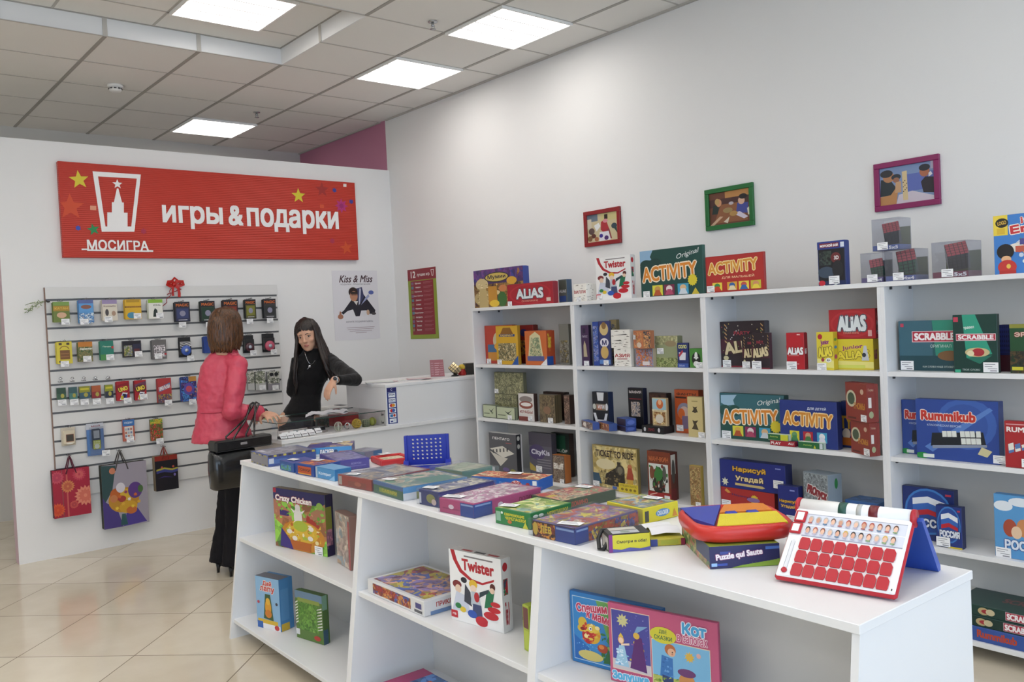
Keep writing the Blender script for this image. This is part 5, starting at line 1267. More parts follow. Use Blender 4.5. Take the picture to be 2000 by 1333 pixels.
for nm, pts, c, lb in (('puzzle_piece', [(-.12, .115), (-.118, -.02), (-.085, -.105), (.0, .122)], '#3a48a8', 'blue smooth piece'), ('puzzle_piece', [(.01, .122), (-.03, .03), (.12, .03), (.122, .11), (.1, .122)], '#e0862a', 'orange bumpy piece'), ('puzzle_piece', [(-.08, -.115), (-.035, .012), (.125, .012), (.11, -.115)], '#e6d52c', 'yellow bumpy piece')):
    b = MB(); b.prism(pts, z0, z0 + .009, mat(c, .45, bump=0 if 'smooth' in lb else .9, bscale=220)); o = b.build(nm, t); o['label'] = lb
for x in (-.0, .06):
    b = MB(); b.box(x - .016, x + .016, .01, .032, z0, z0 + .012, '#2a38a8', .003); b.build('catch', t)

# guessing game standing like a tent
q1, q2 = at(1510, 1138, 2, IZ), at(1750, 1180, 2, IZ)
v = q2 - q1; PW = v.length; v.normalize()
n = Vector((-v.y, v.x, 0))
def tl_err(h):
    r = solve(lambda r: proj(q1 + n * r + Vector((0, 0, h)))[0], 1556, 0, .3)
    return proj(q1 + n * r + Vector((0, 0, h)))[1]
gh = solve(tl_err, 999, .05, .28)
gr = solve(lambda r: proj(q1 + n * r + Vector((0, 0, gh)))[0], 1556, 0, .3)
SL = math.hypot(gh, gr); TILT = math.atan2(gh, gr)
t = thing('guessing_game', 'white and red guessing game board with flaps, propped up by blue legs', 'board game', q1 + v * (PW / 2), math.atan2(v.y, v.x))
def panel(mb):
    """local panel frame: x across, y up the slope, z out of the panel"""
    mb.xform(Matrix.Translation((0, 0, .018 * cos(TILT) + .001)) @ Matrix.Rotation(TILT, 4, 'X'))
    return mb
hw = PW / 2
whp, rdp = mat('#eceef0', .3), mat('#b5202f', .35)
b = MB(); b.box(-hw, hw, 0, SL, -.018, -.002, rdp, .006); panel(b).build('back_shell', t)
b = MB(); b.box(-hw + .004, hw - .004, .006, SL, -.006, .002, whp, .003)
canvas(b, (-hw, 0, .002), (PW, 0, 0), (0, SL, 0), [R_(.13, .585, .965, .9, '#9aa0b4'), R_(.13, .6, .965, .89, '#d4d9e6'), R_(.13, .735, .965, .745, '#eef0f4'), R_(.955, .06, .965, .085, '#2a2a2c'), R_(.072, .1, .09, .52, '#e0e2e6'), R_(.062, .12, .066, .5, '#a8acb8'), R_(.094, .12, .098, .5, '#a8acb8')])
fr = random.Random(3)
faces = []
for j in range(2):
    for i in range(12):
        x, y = .175 + i * .0645, .812 - j * .15
        sk, hr = fr.choice(['#d8a890', '#c9967c', '#e0b8a0']), fr.choice(['#5a3a2a', '#c9a85a', '#2e2a2a', '#8a4a34', '#b8b4b0', '#a84a3c'])
        faces += [E_(x, y + .016, .02, .04, hr), E_(x, y, .016, .036, sk), R_(x - .018, y - .05, x + .018, y - .033, fr.choice(['#5a7a9a', '#a85a5a', '#7a9a6a', '#b8b0c4']))]
canvas(b, (-hw, 0, .0045), (PW, 0, 0), (0, SL, 0), faces, step=.00002)
panel(b).build('front_panel', t)
gx0, gx1, gy0, gy1 = -.36, .44, .05, .58
for j in range(3):
    for i in range(8):
        cw, chh = (gx1 - gx0) / 8, (gy1 - gy0) / 3
        x0, y0 = (gx0 + cw * i) * PW, (gy0 + chh * j) * SL
        w_, h_ = cw * PW * .91, chh * SL * .89
        c = .22
        pts = [(x0 + w_ * .08, y0), (x0 + w_ * .92, y0), (x0 + w_, y0 + h_ * .2), (x0 + w_, y0 + h_ * .75), (x0 + w_ * .8, y0 + h_), (x0 + w_ * .1, y0 + h_), (x0, y0 + h_ * .8), (x0, y0 + h_ * .15)]
        b = MB(); b.prism(pts, .0025, .0055, rdp)
        panel(b).build('flap', t)
for x, y, w_, h_ in ((.03, .76, .1, .16), (.02, .6, .1, .15)):
    b = MB(); b.box(-hw + x * PW, -hw + (x + w_) * PW, y * SL, (y + h_) * SL, .0025, .008, rdp, .002)
    b.box(-hw + (x + .02) * PW, -hw + (x + w_ - .02) * PW, (y + .025) * SL, (y + h_ - .025) * SL, .0075, .0086, whp)
    panel(b).build('tile_holder', t)
b = MB(); b.lathe([(.007, .003), (.007, .006), (.004, .007)], (-hw + .081 * PW, .1 * SL, 0), rdp, 16); panel(b).build('score_slider', t)
b = MB()
top = Vector((0, gr, gh))
b.tube([(-hw + .012, gr + .012, gh + .012), (hw - .004, gr + .012, gh + .012)], .02, whp, 20)
b.build('roller', t)
for s in (-1, 1):
    b = MB(); b.tube([(s * (hw - .004) - .004, gr + .012, gh + .012), (s * (hw - .004) + .004, gr + .012, gh + .012)], .0215, rdp, 20); b.build('end_cap', t)
for x, w_, c in ((-.19 * PW + .03, .02, '#1f4f44'), (-.05 * PW + .03, .012, '#b0b2b0'), (.07 * PW + .03, .022, '#6a1a22')):
    b = MB(); b.tube([(x - w_ / 2, gr + .012, gh + .012), (x + w_ / 2, gr + .012, gh + .012)], .0207, mat(c, .3), 20); b.build('colour_band', t)
bl = mat('#2450b4', .35)
b = MB()
y1 = gr + .02
b.prism([(y1 - .006, gh + .005), (y1 + .006, gh + .012), (y1 + .13, .012), (y1 + .13, .001), (y1 + .112, .001)], -hw + .02, hw + .012, bl, axis='x')
b.build('back_leg', t)

# boxes on the island's own shelves
GL = 'game boxes on the island shelves'
placed('game_box', 'big colourful chicken action game box on the far unit upper shelf', 'game box', .515, (539, 1066), (640, 1089), xs=656, ytop=952.5, col='#5a7a3c', col2='#2a2448', group=GL, tags=((.78, .0, .06),),
  front=[R_(0, 0, 1, .82, busy(['#6aa03c', '#8ac04a', '#a8704c', '#5a8a34'], 9, 62)), R_(0, .8, 1, 1, '#28275e'), R_(.0, .92, .06, 1, '#a82c44'), P_([(0, .82), (.35, .62), (.3, .5), (0, .55)], '#b0745c'), P_([(1, .85), (.62, .6), (.68, .52), (1, .62)], '#a87a5c'), R_(.12, .55, .3, .64, '#3a2a6c'), P_([(.62, .52), (.85, .4), (.88, .48), (.66, .62)], '#a8322c'), E_(.55, .25, .42, .26, '#c8862c'), E_(.55, .32, .3, .18, '#d8b03a'), ] + scatter(.2, .04, .9, .48, ['#e0bc3c', '#c8862c', '#e8d8a0', '#a8b83c', '#b86424', '#f0e6c0'], 60, 16, .012, .04) + scatter(.03, .5, .97, .78, ['#8ac04a', '#4a8a2c', '#b0745c', '#c08a6c', '#6aa03c'], 40, 17, .012, .035) + [E_(.48, .56, .08, .16, '#e0dcd8'), P_([(.4, .62), (.34, .7), (.42, .66)], '#e8e4e0'), P_([(.56, .62), (.62, .7), (.54, .66)], '#e8e4e0'), E_(.46, .74, .008, .01, '#1c1c20'), E_(.51, .74, .008, .01, '#1c1c20'), P_([(.46, .71), (.51, .71), (.485, .67)], '#d8902c'), P_([(.45, .77), (.47, .83), (.485, .78), (.5, .83), (.515, .77)], '#c8302c'), E_(.48, .72, .05, .06, '#d8d4d0'), E_(.52, .42, .14, .09, '#a8b83c'), R_(.3, .02, .7, .16, '#b86424'), P_([(.1, .02), (.36, .0), (.3, .16), (.14, .34)], '#3a2a7c'), E_(.4, .2, .05, .04, '#e6e0d8'), E_(.7, .24, .05, .04, '#e6e0d8'), E_(.3, .3, .05, .04, '#e6e0d8'), E_(.72, .4, .05, .04, '#e6e0d8'), E_(.9, .8, .06, .06, '#8ab050'), T_('Crazy Chicken', .4, .83, .7, .12, '#f0eae6', '#8a2a44', b=.05)],
  side=[R_(0, .4, 1, .8, '#8a8a3c'), T_('ЦЫПЛЯТА', .5, .28, .9, .3, '#c98a9c', rot=0, b=.03)], top=[R_(0, 0, 1, 1, '#7a6a5a')])
t = placed('game_box', 'faded beige wrapped box leaning by the chicken game, at the upright', 'game box', .515, (659, 1100), (686, 1116), d=.05, ytop=998, col='#a89c90', col2='#9c7a70', group=GL, front=[R_(.02, .02, .98, .98, busy(['#b0a498', '#a08c84', '#c0b0a0', '#94a0a8', '#b89a7c'], 14, 63)), R_(.88, .0, 1, .9, '#a84a4a')])
placed('game_box', 'light blue cube shaped box with a dog picture, on an island bottom shelf', 'game box', .10, (503.5, 1224), (549, 1236), xs=576, ytop=1124.5, col='#6a9ac8', col2='#4a86bc', group=GL, front=[R_(0, .1, 1, 1, '#8ab4d8'), T_('Дай', .5, .88, .36, .1, '#c23c3c', '#f0e8e0', b=.05), T_('лапу', .5, .76, .6, .11, '#c23c3c', '#f0e8e0', b=.05), P_([(.3, .2), (.72, .18), (.62, .68), (.4, .68)], '#3a5a3c'), E_(.51, .42, .13, .16, '#d89a2c'), E_(.51, .54, .09, .07, '#e0b03c'), E_(.51, .3, .14, .08, '#c97a2c'), R_(.05, .1, .9, .18, '#d8b43c'), R_(0, 0, 1, .1, '#e6e6ea'), R_(.02, .0, .26, .13, '#2f62b0'), E_(.85, .06, .1, .05, '#c23c3c'), E_(.1, .5, .05, .03, '#b83c4a'), E_(.88, .52, .05, .03, '#3a3a4a')], side=[R_(.1, .0, .9, .14, '#cfae3a'), R_(.1, .2, .9, .8, '#5a92c4')], top=[R_(0, 0, 1, 1, '#6a6a74')])
placed('game_box', 'grass green zebra striped box beside the light blue cube shaped box', 'game box', .10, (580, 1245), (633, 1261.5), xs=646, ytop=1152, col='#5a7a3a', col2='#4a6a34', group=GL, front=[R_(.1, .2, .86, .8, busy(['#5a8a34', '#6a9a40', '#4a7a2c', '#7aa450'], 40, 64)), R_(.0, .84, 1, 1, '#6a86a0'), R_(.1, .78, .9, .86, '#8a9a4a')] + [P_([(.0, .3 + .06 * i), (.1, .34 + .06 * i), (.1, .37 + .06 * i), (0, .32 + .06 * i)], '#e0e0dc') for i in range(8)] + [P_([(.8, .26 + .06 * i), (.98, .3 + .06 * i), (.98, .33 + .06 * i), (.82, .28 + .06 * i)], '#e0e0dc') for i in range(8)] + [E_(.78, .1, .12, .05, '#b83c34'), R_(.0, .08, .14, .2, '#d8dce0')], side=[R_(0, .7, 1, 1, '#7aa08a'), R_(0, 0, 1, .3, '#3a5a70')])
placed('game_box', 'white edged fairy game box lying flat on the middle unit shelf', 'game box', .515, (719, 1158.5), (829, 1206.5), d=.27, ytop=1131, col='#dcdcdc', col2='#d6d6d8', group=GL, lid=False, front=[R_(.1, .15, .78, .85, busy(['#6a4a80', '#c98a4c', '#8a3a34', '#4a5a9c', '#b0a8a0'], 30, 65)), T_('ПРИКЛЮЧЕНИЕ', .35, .6, .4, .3, '#b0302c', b=.03), R_(.86, .4, .96, .75, '#4a4a80'), R_(.84, .12, .97, .3, '#5a5a60')], side=[T_('ПРИКЛЮЧЕНИЕ', .5, .6, .6, .3, '#b0302c', b=.03), R_(.1, .0, .9, .25, '#6a86b0')], top=[R_(.05, .06, .95, .94, busy(['#7a5a94', '#a8504a', '#b8a84a', '#5a6ab0', '#c99a80', '#8a7ab0', '#7a3a44'], 12, 66))])
placed('game_box', 'white and red limb twisting game box standing on the middle island unit', 'game box', .515, (883, 1209), (984.5, 1238.5), xs=1004, ytop=1072, col='#e6e6e6', col2='#dedede', group=GL, front=twister(), side=twister_side(), top=[R_(.0, 0, 1, 1, '#d6d4d4'), R_(.2, .3, .4, .7, '#a83a40'), R_(.45, .3, .65, .7, '#4a4a4e'), R_(.7, .3, .9, .7, '#a83a40')])
placed('game_box', 'lime green box half hidden by the upright, on the middle unit shelf', 'game box', .515, (1024, 1270), (1036, 1277), d=.16, ytop=1180, col='#a8b83c', col2='#9aac3a', group=GL, front=[R_(.1, .5, .9, .95, '#6a3a3c'), R_(.1, .05, .9, .45, '#b8c84a')], left=[R_(.0, .5, 1, .95, busy(['#8a9a34', '#6a3a3c', '#c9c0a0', '#a8b83c'], 30, 67))])
p0 = at(823, 1306, 2, .16)
carton('game_box', 'blue and pink box lying on the bottom shelf of the middle island unit', 'game box', (p0.x - .125, p0.y - .155, .1008), IRZ, .3, .25, .06, col='#3a62a8', col2='#3a5aa0', group=GL, lid=False, top=[R_(.02, .02, .98, .98, busy(['#3a6ab0', '#5a86c4', '#2f56a0'], 8, 68)), R_(0, 0, .25, 1, '#a83a6c'), T_('ЛОТО', .6, .72, .4, .18, '#c8643c', b=.04)])
CAS = [T_('Спешим', .25, .81, .34, .11, '#c23c5c', '#f0dce4', rot=6, b=.05), T_('к маме', .62, .68, .44, .1, '#c23c5c', '#f0dce4', rot=-10, b=.05)]
placed('game_box', 'blue seabed picture box with a fish, behind the pink box on the near unit', 'game box', .515, (1118, 1291), (1299, 1341), d=.02, ytop=1153, col='#2f78b8', col2='#2a66a4', group=GL, lid=False,
  front=[R_(.03, .05, .95, .94, '#b8d0dc'), R_(.035, .06, .945, .93, '#3a86c4'), P_([(.5, .06), (.945, .06), (.945, .93), (.3, .93)], '#6aa45c'), P_([(.4, .93), (.945, .93), (.945, .6)], '#b8b83c'), P_([(.035, .4), (.25, .2), (.2, .06), (.035, .06)], '#2a6ab4'), E_(.24, .45, .1, .14, '#d8aa34'), E_(.2, .42, .07, .12, '#b82c2c'), E_(.14, .58, .05, .08, '#d8b43c'), E_(.12, .5, .04, .05, '#d8b43c'), E_(.26, .52, .07, .05, '#e0c04a'), ] + scatter(.13, .33, .33, .58, ['#e0c04a', '#c8402c', '#f0dc9a', '#d88a34', '#8a2a24'], 26, 8) + scatter(.34, .08, .5, .5, ['#3a7a44', '#2f6a3c', '#8ab05c', '#4a90a0'], 30, 9, .008, .03) + scatter(.06, .2, .3, .35, ['#7ab8e0', '#4a90d0'], 20, 10, .004, .01) + [E_(.23, .52, .02, .025, '#f4f0e8'), E_(.232, .52, .009, .012, '#1c1c20'), E_(.36, .28, .06, .06, '#a8442c'), E_(.345, .3, .03, .03, '#d8843c'), E_(.22, .14, .14, .07, '#d0c070'), P_([(.36, .08), (.42, .3), (.46, .1)], '#2f6a3c'), P_([(.4, .4), (.5, .62), (.48, .3)], '#3a7a44'), P_([(.42, .64), (.46, .66), (.45, .5), (.42, .52)], '#8a8a3c')] + CAS[:1] + [T_('к маме', .33, .69, .27, .09, '#c23c5c', '#f0dce4', rot=-8, b=.05)])
placed('game_box', 'pink double fairy tale picture box leaning in front of the blue seabed box', 'game box', .515, (1193, 1329), (1408, 1385), d=.014, ytop=1176, col='#c0587c', col2='#b04a70', group=GL, lid=False,
  front=[R_(.03, .17, .4, .93, '#e0c8b0'), R_(.035, .18, .395, .92, '#4a4a98'), P_([(.035, .18), (.395, .18), (.395, .3), (.035, .3)], '#c9c0c4'), S_(.14, .8, .09, '#c9c48c', 10, .6), P_([(.05, .22), (.19, .22), (.15, .48), (.1, .48)], '#9ac4dc'), ] + scatter(.06, .24, .18, .42, ['#b8d8ec', '#d8e8f4', '#7ab0d4'], 22, 11, .008, .02) + scatter(.2, .22, .36, .6, ['#6a3a80', '#4a2460', '#8a5aa0', '#c9a84a'], 24, 12, .006, .018) + scatter(.04, .62, .38, .9, ['#7a78c4', '#c9c8e8', '#5a58a8'], 22, 13, .003, .007) + [E_(.12, .55, .03, .05, '#d8a86a'), E_(.12, .545, .022, .035, '#eccab0'), P_([(.095, .59), (.12, .64), (.145, .59)], '#e0c04a'), P_([(.2, .5), (.12, .48), (.12, .5), (.2, .53)], '#ecd0b8'), P_([(.2, .22), (.36, .2), (.32, .62), (.26, .64)], '#5a2a6c'), P_([(.24, .64), (.38, .78), (.28, .76)], '#7aa0c8'), E_(.27, .64, .03, .04, '#d8b04a'),
         R_(.41, .0, .93, .66, '#e0d0b0'), R_(.415, .0, .925, .65, '#7ab4d8'), R_(.415, 0, .925, .22, '#b0b85c'), P_([(.48, .22), (.6, .2), (.6, .46), (.5, .48)], '#3a74b4'), P_([(.5, .03), (.6, .0), (.6, .22), (.5, .24)], '#2f3f6c'), E_(.58, .56, .05, .07, '#b8683c'), E_(.59, .53, .035, .05, '#e0b090'), S_(.75, .52, .07, '#d8b04a', 10, .6), ] + scatter(.42, .02, .91, .22, ['#8aa03c', '#c9cc7c', '#6a8a34', '#e0d890'], 34, 14, .006, .02) + scatter(.5, .24, .6, .46, ['#4a86c4', '#2f64a4', '#6aa0d4'], 12, 15, .008, .02) + [E_(.6, .535, .006, .01, '#2c2420'), P_([(.585, .515), (.61, .515), (.6, .505)], '#a83c34'), E_(.83, .56, .02, .03, '#d8a8a0'), E_(.72, .22, .07, .1, '#c98a4c'), E_(.72, .12, .05, .09, '#e6dcc8'), E_(.72, .32, .08, .05, '#6a3a6c'), R_(.68, .0, .78, .05, '#b83c3c'),
         E_(.52, .72, .12, .1, '#d0c83c'), T_('ДВЕ', .52, .76, .07, .05, '#3a6a4a', b=.02), T_('СКАЗКИ', .52, .69, .16, .05, '#3a6a4a', b=.02), T_('Кот', .8, .86, .2, .13, '#4aa0d0', '#e6e6f0', b=.06), T_('в сапогах', .78, .73, .26, .08, '#c0587c', '#f0d8e0', b=.03), T_('Золушка', .2, .09, .34, .12, '#5ab0d8', '#e6e0ea', b=.06, rot=2)])
# ------------------------------------------------------------------ partition: sign, posters, slatwall with hanging goods
SGN = (1.560, 4.005, 2.182, 2.882)
t = thing('shop_sign', 'long red ribbed shop sign with white lettering on the partition', 'sign', ((SGN[0] + SGN[1]) / 2, PY, SGN[2]))
def ribbed():
    m = mat('#bd382a', .42, spec=.4)
    m = m.copy()
    m.name = 'ribbed_red_board'
    nt = m.node_tree
    p = nt.nodes['Principled BSDF']
    tc = nt.nodes.new('ShaderNodeTexCoord')
    w = nt.nodes.new('ShaderNodeTexWave')
    w.bands_direction = 'Z'
    w.inputs['Scale'].default_value = 22
    w.inputs['Distortion'].default_value = .4
    w.inputs['Detail'].default_value = 1
    nt.links.new(tc.outputs['Object'], w.inputs['Vector'])
    b = nt.nodes.new('ShaderNodeBump')
    b.inputs['Strength'].default_value = .35
    b.inputs['Distance'].default_value = .006
    nt.links.new(w.outputs['Fac'], b.inputs['Height'])
    nt.links.new(b.outputs['Normal'], p.inputs['Normal'])
    return m
sw, sh = SGN[1] - SGN[0], SGN[3] - SGN[2]
b = MB(); b.box(-sw / 2, sw / 2, -.045, 0, 0, sh, ribbed(), .002); b.build('board', t)
SY = PY - .045
def suv(zx, zy):
    p = at(60 + zx / 2.777, 280 + zy / 2.777, 1, SY)
    return ((p.x - SGN[0]) / sw, (p.z - SGN[2]) / sh)
def spoly(pts, c): return P_([suv(*q) for q in pts], c)
def sstar(zx, zy, r, c, n=5, k=.42, rot=0):
    u, v = suv(zx, zy)
    r2 = abs(suv(zx, zy + r)[1] - v)
    return S_(u, v, r2, c, n, k, rot)
def stext(s, x0, y0, x1, y1, c, **k):
    (u0, v0), (u1, v1) = suv(x0, y1), suv(x1, y0)
    ua, va = suv((x0 + x1) / 2, (y0 + y1) / 2)
    return T_(s, (u0 + u1) / 2, va, u1 - u0, abs(suv((x0 + x1) / 2, y0)[1] - suv((x0 + x1) / 2, y1)[1]), c, **k)
WH = '#efeeee'
b = MB()
ops = [spoly([(335, 152), (597, 170), (575, 192), (365, 180)], WH), spoly([(335, 152), (365, 180), (405, 452), (385, 480)], WH), spoly([(597, 170), (575, 192), (545, 452), (562, 480)], WH), spoly([(382, 452), (566, 452), (562, 480), (385, 480)], WH),
       spoly([(415, 375), (525, 377), (525, 470), (415, 470)], WH), spoly([(440, 320), (505, 322), (505, 380), (440, 380)], WH), spoly([(450, 325), (496, 325), (475, 245), (467, 245)], WH), sstar(470, 222, 27, WH)]
ops += [stext('игры', 722, 345, 1035, 462, WH, b=.035), stext('&', 1078, 342, 1145, 443, WH, b=.04), stext('подарки', 1180, 364, 1662, 487, WH, b=.035), stext('МОСИГРА', 308, 528, 635, 580, WH, b=.03), spoly([(275, 572), (310, 572), (310, 580), (275, 580)], WH), spoly([(305, 576), (640, 582), (640, 590), (305, 585)], WH), spoly([(632, 580), (663, 581), (663, 590), (632, 589)], WH)]
canvas(b, (-sw / 2, -.0455, 0), (sw, 0, 0), (0, 0, sh), ops, .0006, .00005)
b.build('lettering', t)
stars = [sstar(262, 198, 52, '#d9c832', rot=.1), sstar(215, 345, 74, '#d04a22'), sstar(340, 468, 34, '#1f8a50', rot=.2), sstar(257, 460, 15, '#2f4ab0', 6, .7), spoly([(322, 338), (355, 340), (355, 364), (322, 362)], '#e09a7a'),
    sstar(1452, 285, 42, '#d2c62c'), sstar(1712, 568, 40, '#cc4e24', rot=.15), sstar(1685, 340, 40, '#b02a78', 8, .55), sstar(1685, 340, 18, '#982068', 8, .6), sstar(1647, 255, 14, '#3a3a90', 6, .7), sstar(1738, 317, 14, '#3a3a90', 6, .7), spoly([(1568, 332), (1590, 333), (1590, 353), (1568, 352)], '#d0502c'), sstar(1580, 252, 42, '#9c2420'), spoly([(1695, 220), (1712, 221), (1712, 237), (1695, 236)], '#e6dcd8'), sstar(612, 478, 18, '#a82848', 6, .6), sstar(1635, 530, 18, '#a82848', 6, .6)]
for k, op in enumerate(stars):
    b = MB()
    canvas(b, (-sw / 2, -.0455, 0), (sw, 0, 0), (0, 0, sh), [op], .0004 + .00004 * k)
    b.build('star' if op[0] == 's' else 'confetti_square', t)


# posters
def poster(name, label, corners, axis, val, col, ops_fn, rz):
    P = [at(px, py, axis, val) for px, py in corners]
    k = 0 if axis == 1 else 1
    a0, a1 = (P[0][k] + P[3][k]) / 2, (P[1][k] + P[2][k]) / 2
    z0, z1 = (P[2].z + P[3].z) / 2, (P[0].z + P[1].z) / 2
    w, h = abs(a1 - a0), z1 - z0
    c = ((a0 + a1) / 2, val - .002, z0) if axis == 1 else (val - .002, (a0 + a1) / 2, z0)
    b = MB()
    b.box(-w / 2, w / 2, -.0008, 0, 0, h, col)
    canvas(b, (-w / 2, -.0008, 0), (w, 0, 0), (0, 0, h), ops_fn)
    o = b.build(name, None, c, rz)
    return o, w, h
man = [P_([(.22, .43), (.42, .6), (.5, .72), (.62, .7), (.78, .55), (.92, .42), (.9, .36), (.78, .37), (.72, .42), (.6, .42), (.56, .34), (.47, .34), (.42, .44), (.3, .42), (.2, .37), (.16, .4)], '#23232e'), P_([(.5, .74), (.64, .76), (.68, .62), (.56, .5), (.52, .6)], '#3a3f64'), P_([(.58, .74), (.62, .74), (.58, .52), (.55, .5)], '#b8bccc'), P_([(.6, .5), (.8, .62), (.78, .66), (.7, .6)], '#9aa4c8'), E_(.84, .68, .06, .03, '#5a68a8'), E_(.44, .69, .1, .07, '#2f1f1c'), E_(.45, .63, .085, .075, '#b88468'), P_([(.38, .66), (.54, .66), (.53, .69), (.4, .7)], '#2c2420'), R_(.4, .645, .52, .655, '#3a2c28'), P_([(.44, .56), (.5, .5), (.54, .56)], '#d8d4d0'), E_(.14, .34, .06, .035, '#a8745c'), P_([(.11, .36), (.13, .42), (.16, .41), (.16, .36)], '#a8745c'), E_(.75, .39, .035, .04, '#c9a890'), E_(.88, .37, .05, .02, '#4a4648')]
o, w, h = poster('poster', '', ((650, 532), (738, 526), (740, 664), (652, 664)), 1, PY, mat('#dedde2', .35), [T_('Kiss & Miss', .52, .88, .74, .1, '#3a1420', sh=.35, b=.015), T_('ПОДАРКИ - ПРИКЛЮЧЕНИЯ', .5, .8, .66, .024, '#4a4450', b=0)] + man + [T_('ХОТИТЕ ПОДАРКИ ЗДЕСЬ', .55, .26, .6, .026, '#5a5664', b=0), R_(.26, .175, .88, .18, '#a08890'), R_(.28, .15, .86, .155, '#a08890'), R_(.32, .125, .82, .13, '#a08890'), R_(.45, .1, .7, .105, '#a08890')], 0)
tag(o, 'white poster of a flying man in a dark suit, on the partition above the seller', 'poster')
names = ['Манчкин', 'Мафия', 'Каркассон', 'Уно и Свинтус', 'Дженга', 'Алиас', 'Марракеш', 'Имаджинариум', 'Активити', 'Твистер', 'Элиас', 'Билет']
ops = [R_(0, .84, 1, 1, '#8a1f2c'), T_('12', .2, .925, .16, .09, '#ece4e0', b=.03), T_('лучших игр', .56, .905, .44, .045, '#ece4e0', b=.02), P_([(.83, .97), (.94, .97), (.91, .88), (.86, .88)], '#ece4e0'), P_([(.85, .96), (.92, .96), (.9, .89), (.87, .89)], '#8a1f2c'), R_(.1, .06, .9, .83, '#8a1f2c')]
for i, nme in enumerate(names):
    y = .795 - i * .0605
    ops += [R_(.12, y - .02, .2, y + .02, ['#7a5a7c', '#5a7a8c', '#8a6a4c'][i % 3]), T_(nme, .36, y, .07 + .02 * len(nme), .024, '#ece4e0', b=.02), R_(.55, y + .006, .86, y + .011, '#b06a70'), R_(.55, y - .01, .8, y - .005, '#b06a70')]
o, w, h = poster('poster', '', ((797, 527), (852, 522), (857, 661), (802, 663)), 0, WALLX, mat('#8c9c2c', .4), ops, rad(-90))
tag(o, 'narrow green and dark red poster listing twelve games, on the right wall', 'poster')

# three framed photographs
def framed(label, corners, col, ops):
    P = [at(px, py, 0, WALLX - .012) for px, py in corners]
    y0, y1 = (P[0].y + P[3].y) / 2, (P[1].y + P[2].y) / 2
    z0, z1 = (P[2].z + P[3].z) / 2, (P[0].z + P[1].z) / 2
    w, h = y0 - y1, z1 - z0
    t = thing('framed_photo', label, 'picture frame', (WALLX, (y0 + y1) / 2, z0), rad(-90), 'framed photographs on the right wall')
    f = .028
    b = MB()
    m = mat(col, .35)
    for bx in ((-w / 2, w / 2, 0, f), (-w / 2, w / 2, h - f, h), (-w / 2, -w / 2 + f, f, h - f), (w / 2 - f, w / 2, f, h - f)):
        b.box(bx[0], bx[1], -.02, -.001, bx[2], bx[3], m, .002)
    b.build('frame', t)
    b = MB(); b.box(-w / 2 + f, w / 2 - f, -.008, -.002, f, h - f, '#c9c4bc')
    canvas(b, (-w / 2 + f, -.0082, f), (w - 2 * f, 0, 0), (0, 0, h - 2 * f), ops)
    b.build('photograph', t)
framed('small dark red framed photo of people playing on the floor, farthest along the wall', ((1140, 415), (1211, 403), (1213, 474), (1143, 484)), '#8c1f24',
  [R_(0, 0, 1, 1, '#c9bc98'), R_(0, .75, .35, 1, '#6a7888'), R_(.45, .72, .98, 1, '#c9bf86'), R_(0, .5, .14, .85, '#d0c8b4'), P_([(.22, .6), (.38, .68), (.44, .55), (.3, .38)], '#dfe2e2'), P_([(.46, .7), (.62, .78), (.72, .4), (.56, .28), (.44, .42)], '#a82c34'), P_([(.62, .4), (.72, .44), (.8, .06), (.74, .06)], '#8c3a40'), R_(.57, .78, .68, .95, '#2a1c18'), E_(.6, .72, .08, .07, '#d08a94'), P_([(.38, .02), (.76, .02), (.7, .34), (.4, .34)], '#dcdce4'), E_(.45, .2, .06, .07, '#3a3090'), E_(.62, .11, .07, .08, '#4a2a6c'), E_(.88, .5, .09, .1, '#2f4450'), P_([(.86, .44), (.96, .44), (.98, .22)], '#2f4440'), E_(.14, .4, .1, .12, '#5a4644'), E_(.2, .22, .08, .08, '#5a2e28'), E_(.08, .14, .08, .1, '#7a5a3c'), E_(.3, .1, .07, .08, '#a86a4a')])
framed('green framed photo of two people over a table game, middle picture on the wall', ((1376, 370), (1472, 358), (1472, 442), (1380, 450)), '#1f6a34',
  [R_(0, 0, 1, 1, '#6a4030'), R_(.4, .78, 1, 1, '#b8844c'), R_(0, .55, 1, .8, '#4a2c2c'), P_([(.1, .05), (.95, .05), (.75, .62), (.3, .62)], '#8c5a3c'), P_([(.06, .35), (.2, .34), (.26, .6), (.1, .62)], '#20302e'), E_(.24, .68, .07, .12, '#c9906c'), E_(.2, .72, .06, .1, '#b89860'), P_([(.66, .3), (.95, .26), (.96, .58), (.7, .6)], '#3f4a94'), E_(.8, .66, .08, .12, '#d0a890'), E_(.84, .78, .1, .08, '#1f1c20'), P_([(.0, .0), (.1, .0), (.34, .24), (.26, .26)], '#c9a88c'), P_([(.58, .3), (.75, .34), (.95, .15), (.85, .1)], '#d0c8d8'), P_([(.35, .08), (.5, .22), (.45, .02)], '#d8ccb8'), E_(.46, .42, .12, .08, '#9a8458'), E_(.6, .3, .1, .08, '#b08a50'), P_([(.95, .2), (1, .2), (1, .45), (.93, .4)], '#d8d8c8'), E_(.55, .62, .06, .05, '#b8b0b8')])
